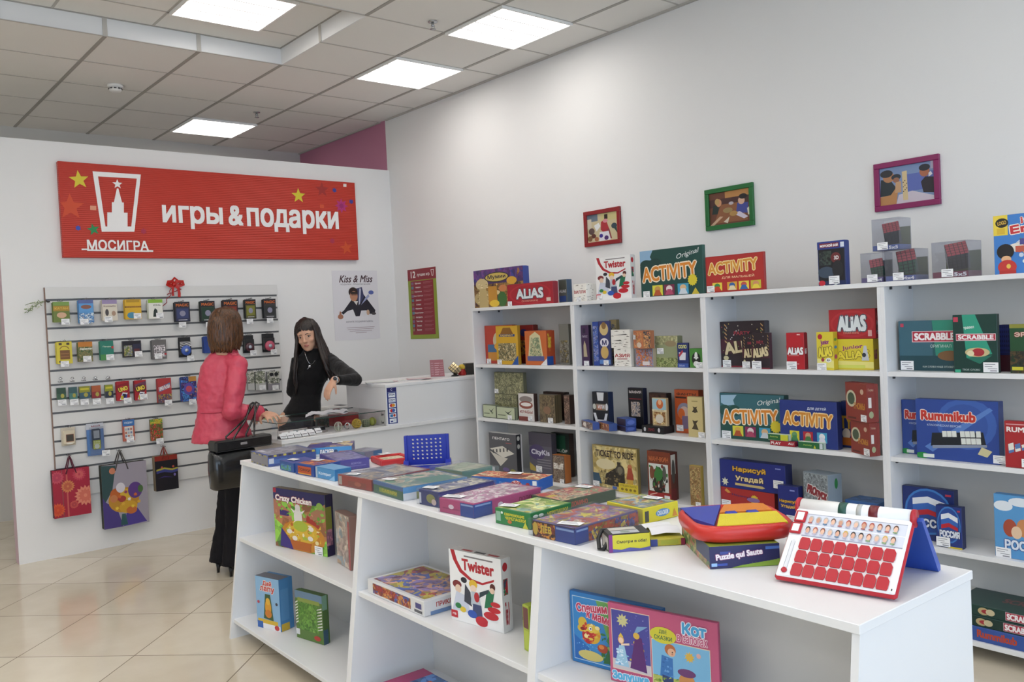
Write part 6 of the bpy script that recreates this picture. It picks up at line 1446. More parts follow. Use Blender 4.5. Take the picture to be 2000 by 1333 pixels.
framed('purple framed photo of two people beside a wooden block tower, largest in view', ((1707, 319), (1836, 303), (1836, 402), (1709, 412)), '#861a5a',
  [R_(0, 0, 1, 1, '#7a90b8'), R_(.5, .3, 1, .75, '#5a6ab0'), P_([(.3, .0), (1, .0), (1, .1), (.6, .3), (.35, .24)], '#c9c0cc'), P_([(.0, .25), (.26, .24), (.3, .45), (.2, .66), (.02, .7)], '#243038'), E_(.17, .74, .11, .14, '#b07c58'), E_(.13, .84, .12, .1, '#2a2c34'), P_([(.0, .0), (.3, .0), (.34, .36), (.28, .4), (.2, .26), (.0, .24)], '#b88454'), E_(.31, .72, .09, .08, '#26303c'), E_(.31, .64, .06, .07, '#9a6a54'), P_([(.28, .3), (.4, .3), (.4, .6), (.3, .58)], '#c29a74'), P_([(.43, .08), (.52, .08), (.51, .85), (.42, .84)], '#d2bc90')] + [R_(.43 + .03 * (i % 3), .3 + .04 * i, .45 + .03 * (i % 3), .325 + .04 * i, '#5a4434') for i in range(8)] + [P_([(.8, .22), (1, .18), (1, .58), (.84, .62), (.76, .5)], '#241f2a'), E_(.83, .76, .09, .14, '#a8664a'), E_(.83, .86, .1, .09, '#232833'), P_([(.9, .6), (.97, .66), (.94, .74), (.9, .7)], '#dcdce0'), R_(.94, .8, .99, 1, '#b0a8c0')])

# slatwall
SX0, SX1, SZ0, SZ1, ST = 1.425, 3.212, .43, 1.965, .022
SLY = PY - ST
t = thing('slatwall_panel', 'white slatted display panel on the partition, hung with small packs', 'display panel', ((SX0 + SX1) / 2, PY, SZ0))
hw = (SX1 - SX0) / 2
hh = SZ1 - SZ0
slat = mat('#dcdcdb', .4, spec=.4)
g = .0075
zs = [1.874 - .1028 * i - SZ0 for i in range(15) if 1.874 - .1028 * i > SZ0 + .03]
b = MB()
prev = hh
for z in zs:
    b.box(-hw + .006, hw, -ST, -.007, z + g, prev, slat, .001)
    prev = z - g
b.box(-hw + .006, hw, -ST, -.007, 0, prev, slat, .001)
b.build('slat_board', t)
b = MB(); b.box(-hw + .006, hw, -.0065, -.001, 0.002, hh - .002, mat('#77787a', .45, .3)); b.build('groove_backing', t)
b = MB(); b.box(-hw, -hw + .006, -ST - .001, -.001, 0, hh, mat('#8a6f62', .5)); b.build('edge_strip', t)
b = MB()
for z in zs[9:]:
    pass
steel = mat('#a9abae', .25, .9)
def peg(x, z, L=.075):
    b = MB()
    for s in (-.008, .008):
        b.tube([(x - (SX0 + SX1) / 2 + s, -.012, z - SZ0 + .004), (x - (SX0 + SX1) / 2 + s, -ST - .012, z - SZ0 - .004), (x - (SX0 + SX1) / 2 + s, -ST - L, z - SZ0 - .002)], .0022, steel, 6)
    b.tube([(x - (SX0 + SX1) / 2 - .008, -ST - L, z - SZ0 - .002), (x - (SX0 + SX1) / 2, -ST - L - .002, z - SZ0 + .006), (x - (SX0 + SX1) / 2 + .008, -ST - L, z - SZ0 - .002)], .0022, steel, 6)
    b.build('peg_hook', t_sl)
t_sl = t
HG = 'packs hanging on the slatted panel'
def hung(label, x0, x1, y0, y1, front, col, col2=None, d=.045, tg=None, name='hanging_pack', tab=None, gap=.016, group=HG, cat='hanging pack', shape=None):
    """pack hanging from a peg: sight lines x0..x1, y0 (top)..y1 (bottom)"""
    Y = SLY - gap - d
    a, c = at((x0 + x1) / 2 - (x1 - x0) / 2, (y0 + y1) / 2, 1, Y), at(x1, (y0 + y1) / 2, 1, Y)
    zt, zb = at((x0 + x1) / 2, y0, 1, Y).z, at((x0 + x1) / 2, y1, 1, Y).z
    w, h = c.x - a.x, zt - zb
    xc = (a.x + c.x) / 2
    t = thing(name, label, cat, (xc, Y + d / 2, zb), 0, group)
    b = MB()
    if shape:
        shape(b, w, d, h)
    else:
        n = 3 if d > .03 else 1
        dd = d / n
        for k in range(n):      # several packs one behind another
            sx = (k % 2) * .004
            b.box(-w / 2 - sx, w / 2 - sx * 2, -d / 2 + dd * k, -d / 2 + dd * (k + .86), .002 * k, h - .004 * k, col2 or col, .001, mats={'F': M_(col)})
        canvas(b, (-w / 2, -d / 2, 0), (w, 0, 0), (0, 0, h), front)
    b.build('pack', t)
    if tg:
        price_tag(t, -w / 2 + tg[0] * w, -d / 2 - .004, tg[1] * h, .055, .042)
    peg(xc, zt + .008 if tab is None else zt + tab, d + gap + .02)
    return t
GR = lambda *c: busy(list(c), 70, sum(map(len, c)) + len(c))
# first row
hung('green and brown card pack, first on the top row', 104, 136, 590, 630, [R_(0, 0, 1, 1, '#6a7a34'), R_(.0, .55, 1, .8, '#a8842c'), T_('КАТАН', .5, .68, .8, .1, '#d8b84a', b=.03), E_(.5, .35, .3, .14, '#d0a888'), R_(0, .82, 1, 1, '#7a9a4a')], '#6a7a34', '#5a6a30', tg=(.45, -.12))
hung('light blue card pack with tiny animals, second on the top row', 154, 183, 586, 632, [R_(0, 0, 1, .45, busy(['#5a9ad0', '#4a7ab0', '#c9d8e0', '#8a6a7a'], 90, 3)), R_(0, .85, 1, 1, '#5a6aa0'), E_(.5, .7, .35, .09, '#8a5a4a')], '#5a98d0', '#3a5a80', tg=(.05, -.05))
hung('lilac topped cream card pack, third on the top row', 200, 229, 586, 627, [R_(0, .8, 1, 1, '#9a8ab0'), R_(0, 0, 1, .8, '#d8d0c0'), T_('Коломбо', .5, .7, .8, .08, '#5a3a3a', b=.02), E_(.3, .4, .12, .16, '#4a4444'), E_(.75, .35, .14, .12, '#a88a74')], '#d8d0c0', '#c0b4ac', tg=(.1, -.06))
hung('yellow card pack with a blue fish, fourth on the top row', 244, 276, 585, 624, [R_(0, 0, 1, 1, '#d8ac2c'), R_(.0, .58, 1, .66, '#7a5a24'), T_('СЛОВО', .5, .62, .8, .07, '#c98a2c', b=.02), E_(.4, .2, .28, .16, '#4a8aa8'), R_(.1, .85, .9, .98, '#b89024')], '#d8ac2c', '#b8923a', tg=(.5, .02))
hung('white card pack with a lime top and a black horse, fifth on the top row', 290, 318, 585, 623, [R_(0, .82, 1, 1, '#8ab83c'), R_(0, 0, 1, .82, '#e0e0d8'), P_([(.3, .1), (.65, .1), (.6, .45), (.45, .55), (.35, .4)], '#23302c'), T_('КОНЬ', .6, .7, .5, .09, '#3a3a3a', b=.02)], '#e0e0d8', '#b8c0a0', tg=(.5, .02))
MG = lambda c, e: [R_(0, 0, 1, 1, '#1f1f28'), R_(.05, .05, .95, .72, c), R_(.12, .18, .88, .66, e), E_(.5, .42, .2, .14, '#8a8aa0'), T_('MAGIC', .5, .84, .84, .13, '#c96a2c', b=.04), R_(.2, .08, .8, .11, '#c9c9d0')]
hung('dark trading card pack with a blue picture, beside the red bow', 342, 371, 590, 629, MG('#2c2f50', '#36406c'), '#1f1f28', '#2a2a30', tg=(.2, -.28))
hung('dark trading card pack with a green picture, second dark pack of the top row', 392, 420, 588, 629, MG('#2a3f30', '#1c3a2c'), '#1f2420', '#3a423c', tg=(.3, -.26))
hung('dark trading card pack with a red picture, behind the customer hair', 436, 465, 586, 628, MG('#6a2a24', '#8a3a2c'), '#2c1c1c', '#3a2420')
hung('dark trading card pack with a yellow picture, next to last on the top row', 479, 500, 585, 623, MG('#5a5a2c', '#7a7a34'), '#23231f', '#3a3a34', tg=(.05, -.26))
hung('dark trading card pack with a grey picture, last on the top row', 515, 539, 584, 622, MG('#3a3c3c', '#2c2e30'), '#1c1c1f', '#2a2a2c', tg=(.2, -.24))
# second row
hung('yellow pack with a brown toast picture, first on the second row', 111, 141, 668, 711, [R_(0, 0, 1, 1, '#d2c23c'), R_(.15, .85, .35, .95, '#4a3a24'), R_(.65, .85, .85, .95, '#4a3a24'), A_(.5, .6, .22, '#8a6a24', .3, 2.8, .04), R_(.2, .2, .85, .62, '#7a5228'), R_(.24, .3, .8, .34, '#96683a'), R_(.24, .44, .8, .48, '#96683a'), E_(.2, .1, .08, .05, '#3a3a24')], '#d2c23c', '#b8a83a', tg=(.2, -.14))
hung('orange topped green crowd pack, second on the second row', 153, 181, 668, 707, [R_(0, .75, 1, 1, '#c07a2c'), R_(0, 0, 1, .75, busy(['#4a6a3c', '#8a7a4c', '#3a5a34', '#b8a878'], 110, 5)), T_('Аэроплан', .55, .64, .84, .13, '#e0e6dc', b=.03)], '#4a6a3c', '#a07a3c', tg=(.3, .0))
hung('teal green pack with a small red badge, third on the second row', 196, 222, 666, 704, [R_(0, 0, 1, 1, '#2a7a68'), R_(0, 0, 1, .3, '#4a8a4c'), T_('Панды', .5, .7, .6, .09, '#c9dcc8', b=.02), E_(.95, .65, .12, .07, '#b03a34')], '#2a7a68', '#4a8a5c', tg=(.4, .0))
hung('wide black pack with landscape tile pictures, fourth on the second row', 240, 276, 666, 698, [R_(0, 0, 1, 1, '#1f1c24'), R_(.06, .08, .5, .72, busy(['#a8a04a', '#6a7a4a', '#8a8a90', '#c9b85a'], 60, 6)), R_(.55, .3, .95, .8, '#2c2c44'), R_(.6, .34, .9, .5, '#5a2a2c')], '#1f1c24', '#2a2a2e', d=.03, tg=(.62, .0))
hung('grey pack with scribbled white faces, fifth on the second row', 297, 325, 664, 702, [R_(0, 0, 1, 1, '#6a6868'), R_(.12, .12, .92, .72, busy(['#d0ccd0', '#5a5458', '#e0dce0', '#8a7a80'], 120, 7)), R_(.85, .2, 1, .3, '#a82c34')], '#6a6868', '#55565a', tg=(.15, .02))
def yoyo(c):
    def f(b, w, d, h):
        b.box(-w / 2, w / 2, d / 2 - .004, d / 2, 0, h, mat('#1f1f22', .5))
        b.box(-w / 2 + .004, w / 2 - .004, -d / 2 + .012, d / 2 - .005, .02, h * .78, mat('#2a2a2c', .4), .004)
        b.lathe([(.0, -.004), (w * .36, -.002), (w * .42, .006), (w * .36, .014), (0, .016)], (0, -d / 2 - .002 + .016, h * .34), mat(c, .25), 20, axis=(0, -1, 0))
        b.lathe([(.0, .0), (w * .16, .001), (0, .002)], (0, -d / 2 - .0025, h * .34), mat('#c9d0e0', .3), 16, axis=(0, -1, 0))
    return f
def zebra(b, w, d, h):
    yoyo('#3a5ab0')(b, w, d, h)
    r = random.Random(2)
    canvas(b, (-w / 2 + .004, -d / 2 + .0118, .02), (w - .008, 0, 0), (0, 0, h * .78 - .02), [P_([(0, .5 + .12 * i), (1, .72 + .12 * i), (1, .66 + .12 * i), (0, .46 + .12 * i)], '#e6e6e6') for i in range(5)])
hung('black and white striped pack with a blue yo-yo, sixth on the second row', 352, 376, 659, 698, [], '#222', shape=zebra, tg=(.5, -.2))
hung('blue pack half hidden behind the customer head, on the second row', 398, 420, 657, 690, [R_(0, 0, 1, 1, '#26408a')], '#26408a', '#2a3f70')
hung('dark pack with a maroon yo-yo, next to last on the second row', 478, 499, 655, 690, [], '#222', shape=yoyo('#4a2a34'), tg=(.45, -.14))
hung('dark pack with a pink yo-yo, last on the second row', 516, 539, 652, 688, [], '#222', shape=yoyo('#c0546c'), tg=(.5, -.14))
# third row: five small packs in clear bags
for i, (x0, x1, c, e, lb) in enumerate(((111, 129, '#2c4a3a', '#3a5a44', 'dark green'), (135, 151, '#3a5a5c', '#4a7a74', 'teal'), (155, 176, '#8a8a2c', '#3a5a6a', 'olive yellow'), (179, 197, '#a85a34', '#8a2f34', 'orange and red'), (205, 221, '#8a902c', '#2c3444', 'lime and black'))):
    t = hung('small %s pack under a bell, %s of five small ones' % (lb, ('first', 'second', 'third', 'fourth', 'last')[i]), x0, x1, 758 - i * 1.5, 781 - i, [R_(0, .5, 1, 1, c), R_(0, 0, 1, .5, e), R_(.1, .7, .9, .85, '#c9c03c' if i in (2, 4) else c), E_(.6, .3, .2, .18, '#a8a04a')], c, '#5a6460', d=.025, tg=(.05, -.5), tab=.045)
    b = MB(); b.lathe([(0, 0), (.011, .002), (.013, .006), (.009, .014), (0, .018)], (0, -.012, .145), mat('#c9ccd0', .15, .9), 12); b.build('bell', t)
def unoF(lid): return [R_(0, 0, 1, 1, '#a8242c'), P_([(0, .55), (1, .75), (1, .95), (0, .8)], '#8a1c24' if lid else '#6a3a54'), E_(.5, .58, .46, .2, '#1f1a1c'), E_(.5, .59, .44, .18, '#b8242c' if lid else '#5a2430'), T_('UNO', .5, .6, .7, .2, '#e0c84a', '#2a2020', rot=14, b=.06), P_([(.2, .05), (.55, .0), (.85, .38), (.45, .42)], '#e0e0e4'), P_([(.35, .1), (.75, .06), (.8, .3), (.45, .36)], '#2a3a90'), R_(.3, .05, .5, .25, '#c9b83c'), R_(.5, .18, .68, .34, '#1c1c20')]
hung('brighter red card game pack with a slanted yellow title', 228, 253, 745, 783, unoF(1), '#a8242c', '#8a2028', d=.035, tg=(.5, -.16))
hung('dark red card game pack with a slanted yellow title, right of the brighter red one', 263, 286, 743, 782, unoF(0), '#7a2430', '#6a2a34', d=.035, tg=(.4, .02))
hung('red and blue splash pack with a yellow base, on the third row', 308, 335, 739, 787, [R_(0, 0, 1, .35, busy(['#a89a4a', '#8a5a3a', '#5a4a70', '#c9b060'], 60, 8)), R_(0, .35, 1, 1, '#b03a3c'), P_([(.1, .45), (.95, .6), (.9, .8), (.05, .62)], '#4a86b8'), T_('UNO FLASH', .5, .62, .8, .14, '#dcdce0', '#a82c3c', rot=14, b=.05)], '#a83a40', '#8a4a44', d=.035, tg=(.45, -.12))
hung('blue monster pack with orange corners, on the third row beside the customer', 354, 384, 736, 784, [R_(0, 0, 1, 1, busy(['#3a5ab0', '#4a86c8', '#2c2c60', '#5a3a80', '#c98a3c'], 45, 9)), E_(.5, .5, .34, .25, '#5a4a9c'), E_(.5, .5, .2, .13, '#b84a5c'), R_(.5, .8, 1, 1, '#b8843c')], '#3a5ab0', '#2a3a70', d=.035, tg=(.45, -.14))
for x0, x1, c, lb in ((484, 497, '#a8ac9c', 'pale green clear pack at the customer shoulder, on the third row'), (499, 518, '#7c8a68', 'greenish clear pack beside the last one on the third row'), (523, 546, '#55525a', 'grey pack with a dark window, last on the third row')):
    hung(lb, x0, x1, 726, 762, [R_(0, .35, 1, 1, busy([c, '#c9c9c0', '#6a7060', c], 60, len(lb))), R_(0, 0, 1, .35, '#b8bab8' if x0 < 520 else '#8a8890')] + ([E_(.35, .85, .18, .1, '#1c1c20'), E_(.75, .85, .18, .1, '#1c1c20')] if x0 > 520 else []), c, '#8a8c8a', d=.03, tg=(.35, -.02) if x0 > 490 else None)
# fourth row
def gadget(b, w, d, h):
    b.box(-w / 2, w / 2, d / 2 - .003, d / 2, .02, h, mat('#cfc6b4', .5), .001)
    b.box(-w * .42, w * .42, -d / 2, d / 2 - .003, .03, h * .86, mat('#d3c8b0', .4), .008)
    canvas(b, (-w * .42, -d / 2, .03), (w * .84, 0, 0), (0, 0, h * .86 - .03), [R_(.2, .2, .86, .75, '#8a5a44'), R_(.24, .24, .82, .71, '#3f3a30'), E_(.5, .08, .3, .05, '#e0dcd0')])
hung('beige plastic electronic game with a dark screen, first on the fourth row', 122, 150, 836, 877, [], '#d3c8b0', d=.04, shape=gadget)
def phone(b, w, d, h):
    b.box(-w / 2, w / 2, d / 2 - .003, d / 2, 0, h, mat('#5a7ab0', .5), .001)
    canvas(b, (-w / 2, d / 2 - .003, 0), (w, 0, 0), (0, 0, h), [R_(0, .82, 1, 1, '#c9ccd4'), T_('МОЙ', .55, .92, .5, .06, '#8a2a34', b=.03), R_(.05, .05, .95, .8, '#5a86c0')])
    b.box(-w * .24, w * .24, -d / 2, d / 2 - .004, h * .2, h * .84, mat('#24344a', .3), .006)
    canvas(b, (-w * .24, -d / 2, h * .2), (w * .48, 0, 0), (0, 0, h * .64), [R_(.15, .55, .85, .92, '#a8b0b4'), R_(.05, .02, .95, .45, '#b8c03c'), E_(.5, .15, .3, .12, '#e0e6d0')] + [R_(.15 + .25 * i, .25 + .09 * j, .33 + .25 * i, .31 + .09 * j, '#dfe3a0') for i in range(3) for j in range(2)])
    pl = clear('clear_plastic', '#f4f5f8', .03, .05, .03)
    b.box(-w * .42, w * .42, -d / 2 - .004, -d / 2 - .003, h * .05, h * .9, pl)
hung('blue toy telephone in a clear blister pack, second on the fourth row', 172, 206, 828, 891, [], '#5a7ab0', d=.04, shape=phone, tg=(.75, -.03))
def calc(b, w, d, h):
    b.box(-w / 2, w / 2, -d / 2, d / 2, 0, h, mat('#b8604c', .5), .001)
    canvas(b, (-w / 2, -d / 2, 0), (w, 0, 0), (0, 0, h), [R_(0, .7, 1, 1, '#3a70b0'), R_(.14, .14, .86, .68, '#d8d4cc'), T_('СУДОКУ', .5, .85, .7, .1, '#dce4ec', b=.02)] + [R_(.18 + .22 * i, .18 + .16 * j, .34 + .22 * i, .28 + .16 * j, ['#7a86a8', '#b8705c', '#a8b0bc'][(i + j) % 3]) for i in range(3) for j in range(3)])
hung('blue and red number puzzle pack with a grid, third on the fourth row', 240, 263, 820, 862, [], '#b8604c', d=.02, shape=calc, tg=(.25, -.06))
hung('shiny red and green sweets pack, last on the fourth row', 294, 318, 819, 861, [R_(0, .78, 1, 1, busy(['#6a9a3c', '#c9b03c', '#4a8a4c'], 60, 10)), R_(0, 0, 1, .78, busy(['#a82c30', '#c9503c', '#4a7a3c', '#8a3a24', '#d8a0a0'], 60, 11))], '#a8382c', '#6a5a3c', d=.03, tg=(.4, -.16))
# gift bags
def gift_bag(label, corners, face_ops, col, side, handle, hcol, d=.05, gap=.012, extra=None):
    """corners: sight lines of the front face: top left, top right, bottom right, bottom left; handle: apex sight line"""
    Y = SLY - gap - d
    P = [at(px, py, 1, Y) for px, py in corners]
    xc, zb = (P[2].x + P[3].x) / 2, (P[2].z + P[3].z) / 2
    zt = (P[0].z + P[1].z) / 2
    w, h = ((P[1].x - P[0].x) + (P[2].x - P[3].x)) / 2, zt - zb
    t = thing('gift_bag', label, 'gift bag', (xc, Y + d / 2, zb), 0, 'paper gift bags on the slatted panel')
    b = MB()
    b.box(-w / 2, w / 2, -d / 2, -d / 2 + .0015, 0, h, col)
    b.box(-w / 2, w / 2, d / 2 - .0015, d / 2, 0, h, side)
    for s in (-1, 1):
        x = s * w / 2
        b.poly([(x, -d / 2, 0), (x - s * .012, 0, 0), (x - s * .02, 0, h), (x, -d / 2, h)], side)
        b.poly([(x - s * .012, 0, 0), (x, d / 2, 0), (x, d / 2, h), (x - s * .02, 0, h)], side)
    b.poly([(-w / 2, -d / 2, 0), (w / 2, -d / 2, 0), (w / 2, d / 2, 0), (-w / 2, d / 2, 0)], side)
    canvas(b, (-w / 2, -d / 2, 0), (w, 0, 0), (0, 0, h), face_ops)
    b.build('bag_body', t)
    hp = at(handle[0], handle[1], 1, SLY - gap - d / 2)
    hx, hz = hp.x - xc, hp.z - zb
    for y in (-d / 2 - .002, d / 2 + .002):
        b = MB()
        b.tube([(hx - w * .14, y, h * .9), (hx - w * .1, y, h), (hx - w * .03, y * .6, hz - .03), (hx, y * .3, hz), (hx + w * .03, y * .6, hz - .03), (hx + w * .1, y, h), (hx + w * .14, y, h * .9)], .004, mat(hcol, .7), 6)
        b.build('handle', t)
    peg(hp.x, hp.z - .004, gap + d)
    return t
dahlia = lambda x, y, r, c, c2: [S_(x, y, r, c, 16, .75), S_(x, y, r * .7, c2, 12, .7), E_(x, y, r * .22, r * .18, c)]
gift_bag('red gift bag printed with pink and orange flowers, lowest left on the panel', ((103, 918), (176, 914), (179, 1003), (107, 1014)), [R_(.24, 0, .27, 1, '#8a3f44'), R_(.36, 0, .4, 1, '#c05a54')] + dahlia(.12, .85, .14, '#c04a5c', '#b03a54') + dahlia(.72, .86, .14, '#b83a50', '#c85a5c') + dahlia(.4, .64, .14, '#c87a4a', '#b85a40') + dahlia(.86, .4, .22, '#d8846c', '#cc6a58') + dahlia(.1, .17, .15, '#d0542c', '#c84428') + dahlia(.54, .24, .09, '#c05048', '#a83a40'), mat('#a01f38', .35), '#5a2430', (135, 889), '#5a1c34')
gift_bag('large gift bag printed with a flower bouquet, green and purple', ((192, 911), (280, 901), (292, 1018), (204, 1037)), [R_(0, 0, 1, 1, '#9a94a0'), P_([(0, .35), (.22, .6), (.32, .98), (0, 1)], '#2f4a4c'), P_([(0, 0), (.42, .0), (.3, .3), (.06, .42), (0, .5)], '#46387c'), P_([(.42, 0), (.95, .02), (.75, .26), (.5, .2)], '#4a3c8c'), P_([(.36, .02), (.52, .02), (.48, .2), (.4, .2)], '#2c5458'), E_(.46, .42, .34, .2, '#b8862c'), E_(.3, .52, .14, .1, '#b8602c'), E_(.55, .3, .2, .1, '#c89a2c'), E_(.52, .5, .14, .09, '#d0aa34'), E_(.72, .55, .16, .13, '#5a3a80'), E_(.4, .62, .1, .08, '#d0ccd4'), E_(.42, .44, .09, .05, '#9a3a34'), E_(.24, .46, .08, .06, '#c07a4c'), E_(.62, .24, .12, .06, '#c06a34'), E_(.84, .56, .06, .06, '#4a6a3c'), E_(.24, .9, .07, .05, '#c07a5c')] + [S_(.3 + .07 * i, .3 + .06 * ((i * 3) % 5), .035, ['#e0c03c', '#c8642c', '#d8a83c', '#8a3a60', '#e6dcd0'][i % 5], 7, .5) for i in range(8)], mat('#9a94a0', .4), '#3a3c34', (233, 879), '#4a4644', d=.06)
gift_bag('small black gift bag with a rainbow ribbon print', ((298, 893), (343, 888), (349, 953), (306, 962)), [R_(0, .86, 1, 1, '#8a2a1c'), R_(0, 0, 1, .86, '#17121a'), P_([(.05, .6), (.4, .62), (.75, .56), (1, .58), (1, .5), (.7, .48), (.4, .53), (.05, .5)], '#3a3f80'), P_([(.05, .62), (.4, .66), (.75, .6), (1, .62), (1, .58), (.75, .55), (.4, .61), (.05, .57)], '#a8a03c'), E_(.3, .67, .05, .03, '#b0503c'), E_(.8, .66, .05, .03, '#b0503c'), P_([(.1, .36), (.4, .42), (.8, .34), (.4, .38)], '#3a2a6c'), E_(.85, .42, .05, .04, '#7a6ab0')], mat('#17121a', .3), '#8a7a64', (319, 871), '#8a3024', d=.06)
# red ribbon bow and the sprig at the panel's top left corner
rb = mat('#b8241f', .3)
q = at(340, 556, 1, SLY - .02)
t = thing('ribbon_bow', 'red gift ribbon bow tied on the top of the slatted panel', 'bow', (q.x, SLY - .014, q.z))
b = MB()
def ribbon(mb, pts, w=.014, m=rb):
    pts = [Vector(p) for p in pts]
    rows = []
    for i, p in enumerate(pts):
        d_ = (pts[min(i + 1, len(pts) - 1)] - pts[max(i - 1, 0)]).normalized()
        s = Vector((d_.z, 0, -d_.x))
        if s.length < .1: s = Vector((1, 0, 0))
        s = s.normalized() * w
        rows.append([p - s, p, p + s])
    mb.loft(rows, m, cap=False, closed=False)
for s, L in ((-1, .055), (1, .07), (1, .045), (-1, .04)):
    ribbon(b, [(0, 0, 0), (s * L * .4, -.02, .022), (s * L * .9, -.024, .02), (s * L, -.014, .0), (s * L * .6, -.008, -.012), (0, -.002, 0)], .013)
b.ball((0, -.008, .0), (.016, .012, .016), rb, 12, 8)
ribbon(b, [(0, -.004, .005), (.02, -.02, .035), (.0, -.026, .05), (-.016, -.016, .03), (0, -.006, .004)], .01)
b.build('bow_loops', t)
for k, (dx, L) in enumerate(((-.012, .09), (.03, .10))):
    b = MB(); ribbon(b, [(0, -.006, 0), (dx, -.01, -.03), (dx * 1.2, -.008, -.07), (dx * 1.1, -.01, -L)], .009 if k == 0 else .011); b.build('ribbon_tail', t)
b = MB()
for x0, L, ph in ((-.062, .22, 0), (.012, .05, 1.5)):
    b.tube([(x0 + .008 * cos(ph + i * 1.1) + (.03 if i < 4 else .03 - .006 * (i - 4)), -.012 + .008 * sin(ph + i * 1.1), -.03 - L * i / 22) for i in range(23)], .003, mat('#a01f2c', .35), 5)
b.build('curled_ribbon', t)
q = at(76, 592, 1, SLY - .02)
t = thing('sprig', 'small green and white artificial sprig at the upper left corner of the slatted panel', 'sprig', (SX0 - .004, SLY - .012, q.z))
b = MB()
b.tube([(.01, 0, .01), (-.03, -.01, 0), (-.08, -.02, -.03), (-.12, -.02, -.07)], .002, '#5a6a44', 6)
b.tube([(-.03, -.01, 0), (-.09, -.025, .0), (-.13, -.02, -.015)], .0018, '#5a6a44', 6)
b.build('stem', t)
r = random.Random(9)
for nm, n, c, sz in (('leaf', 26, '#8a9a74', .012), ('blossom', 22, '#d8dcc8', .008)):
    b = MB()
    for k in range(n):
        u = r.uniform(.1, 1)
        p = Vector((-.13 * u + r.uniform(-.012, .012), -.02 + r.uniform(-.014, .014), -.05 * u * u + r.uniform(-.03, .02)))
        if nm == 'leaf':
            a = r.uniform(0, 6.28)
            d_ = Vector((cos(a), r.uniform(-.4, .4), sin(a))).normalized() * sz
            s = Vector((-d_.z, d_.y, d_.x)) * .35
            b.poly([p - d_, p + s, p + d_, p - s], c)
        else:
            b.ball(p, sz * .5, c, 6, 4)
    b.build(nm, t)
b = MB(); b.tube([(.012, -.002, .012), (.02, -.008, .006), (.03, -.004, .008)], .006, '#23241f', 8, ball=True); b.build('knot', t)
# ------------------------------------------------------------------ on the counter
CT = .855
t = thing('glass_showcase', 'low glass showcase standing on the counter, with small souvenirs inside', 'showcase', (2.42, 5.335, CT + .0005))
gl = clear('clear_glass', '#ffffff', .012, .01)
ge = mat('#2f4a44', .25)
GW_, GD, GH = .822, .45, .108
for nm, bx in (('front_pane', (0, GW_, 0, .004, 0, GH)), ('back_pane', (0, GW_, GD - .004, GD, 0, GH)), ('side_pane', (0, .004, .004, GD - .004, 0, GH)), ('side_pane', (GW_ - .004, GW_, .004, GD - .004, 0, GH)), ('top_pane', (-.004, GW_ , -.006, GD + .004, GH, GH + .005))):
    b = MB(); b.box(*bx, gl); b.build(nm, t)
b = MB()
b.box(-.005, GW_, -.0075, -.006, GH, GH + .005, ge); b.box(-.0055, -.004, -.006, GD + .004, GH, GH + .005, ge)
b.box(-.001, .0, -.001, .0, 0, GH, ge); b.box(GW_ - .001, GW_, -.001, .0, 0, GH, ge); b.box(0, GW_, GD + .004, GD + .0055, GH, GH + .005, ge)
b.build('glass_edge', t)
for z in (.02, GH - .03):
    b = MB(); b.box(GW_ - .03, GW_ - .012, -.004, -.0005, z, z + .012, mat('#8a8d8c', .2, .9)); b.tube([(GW_ - .03, -.003, z), (GW_ - .03, -.003, z + .022)], .002, mat('#8a8d8c', .2, .9), 6); b.build('clip', t)
cz = CT + .001
def inx(px, Y): return at(px, 838, 1, Y).x
# little boxes with white price cards in two rows
k = 0
for row, (Y, xs) in enumerate(((5.375, (551, 565, 579, 593, 607)), (5.44, (556, 572, 588, 604, 620)))):
    for i, px in enumerate(xs):
        t = thing('souvenir_box', 'small souvenir box with white price card, %s of the %s showcase row' % (('first', 'second', 'third', 'fourth', 'last')[i], ('front', 'back')[row]), 'souvenir box', (inx(px, Y), Y, cz), rad(8), 'price carded souvenir boxes in the showcase')
        b = MB(); b.box(-.024, .024, -.012, .03, 0, .018, mat(('#2a2a30', '#3a3238', '#24303c')[k % 3], .3), .002); b.build('box_body', t)
        b = MB(); b.poly([(-.025, -.022, .003), (.025, -.022, .003), (.025, .004, .034), (-.025, .004, .034)], tag_paper)
        b.poly([(-.018, -.0185, .008), (.015, -.0185, .008), (.015, -.0172, .0095), (-.018, -.0172, .0095)], tag_ink)
        b.poly([(-.018, -.0105, .017), (.008, -.0105, .017), (.008, -.0092, .0185), (-.018, -.0092, .0185)], tag_ink)
        b.build('price_tag', t)
        k += 1
for px, Y, w, d, h, c, lb in ((592, 5.56, .12, .07, .022, '#b8c4cc', 'flat pale blue picture box behind the price carded boxes'), (618, 5.55, .1, .08, .03, '#23242c', 'flat black box behind the last price carded box'), (632, 5.45, .05, .04, .012, '#8a8480', 'small flat grey trinket between the price cards and the glass ball')):
    t = thing('souvenir_box', lb + ', in the showcase', 'souvenir box', (inx(px, Y), Y, cz), rad(6))
    b = MB(); b.box(-w / 2, w / 2, -d / 2, d / 2, 0, h, mat(c, .3), .003)
    canvas(b, (-w / 2, -d / 2, h), (w, 0, 0), (0, d, 0), [R_(.1, .1, .9, .9, busy([c, '#6a6a72', '#c9c9cc', c], 60, int(px)))]); b.build('box_body', t)
def souv(px, Y, nm, lb, cat):
    return thing(nm, lb, cat, (inx(px, Y), Y, cz), 0)
t = souv(661, 5.40, 'glass_ball', 'clear glass puzzle ball in the showcase', 'glass ball')
b = MB(); b.ball((0, 0, .033), .03, clear('ball_glass', '#eef2e6', .14, .05, .05), 20, 14); b.lathe([(.014, 0), (.018, .002), (.012, .006)], (0, 0, 0), '#c9c9b8', 16); b.build('ball', t)
b = MB()
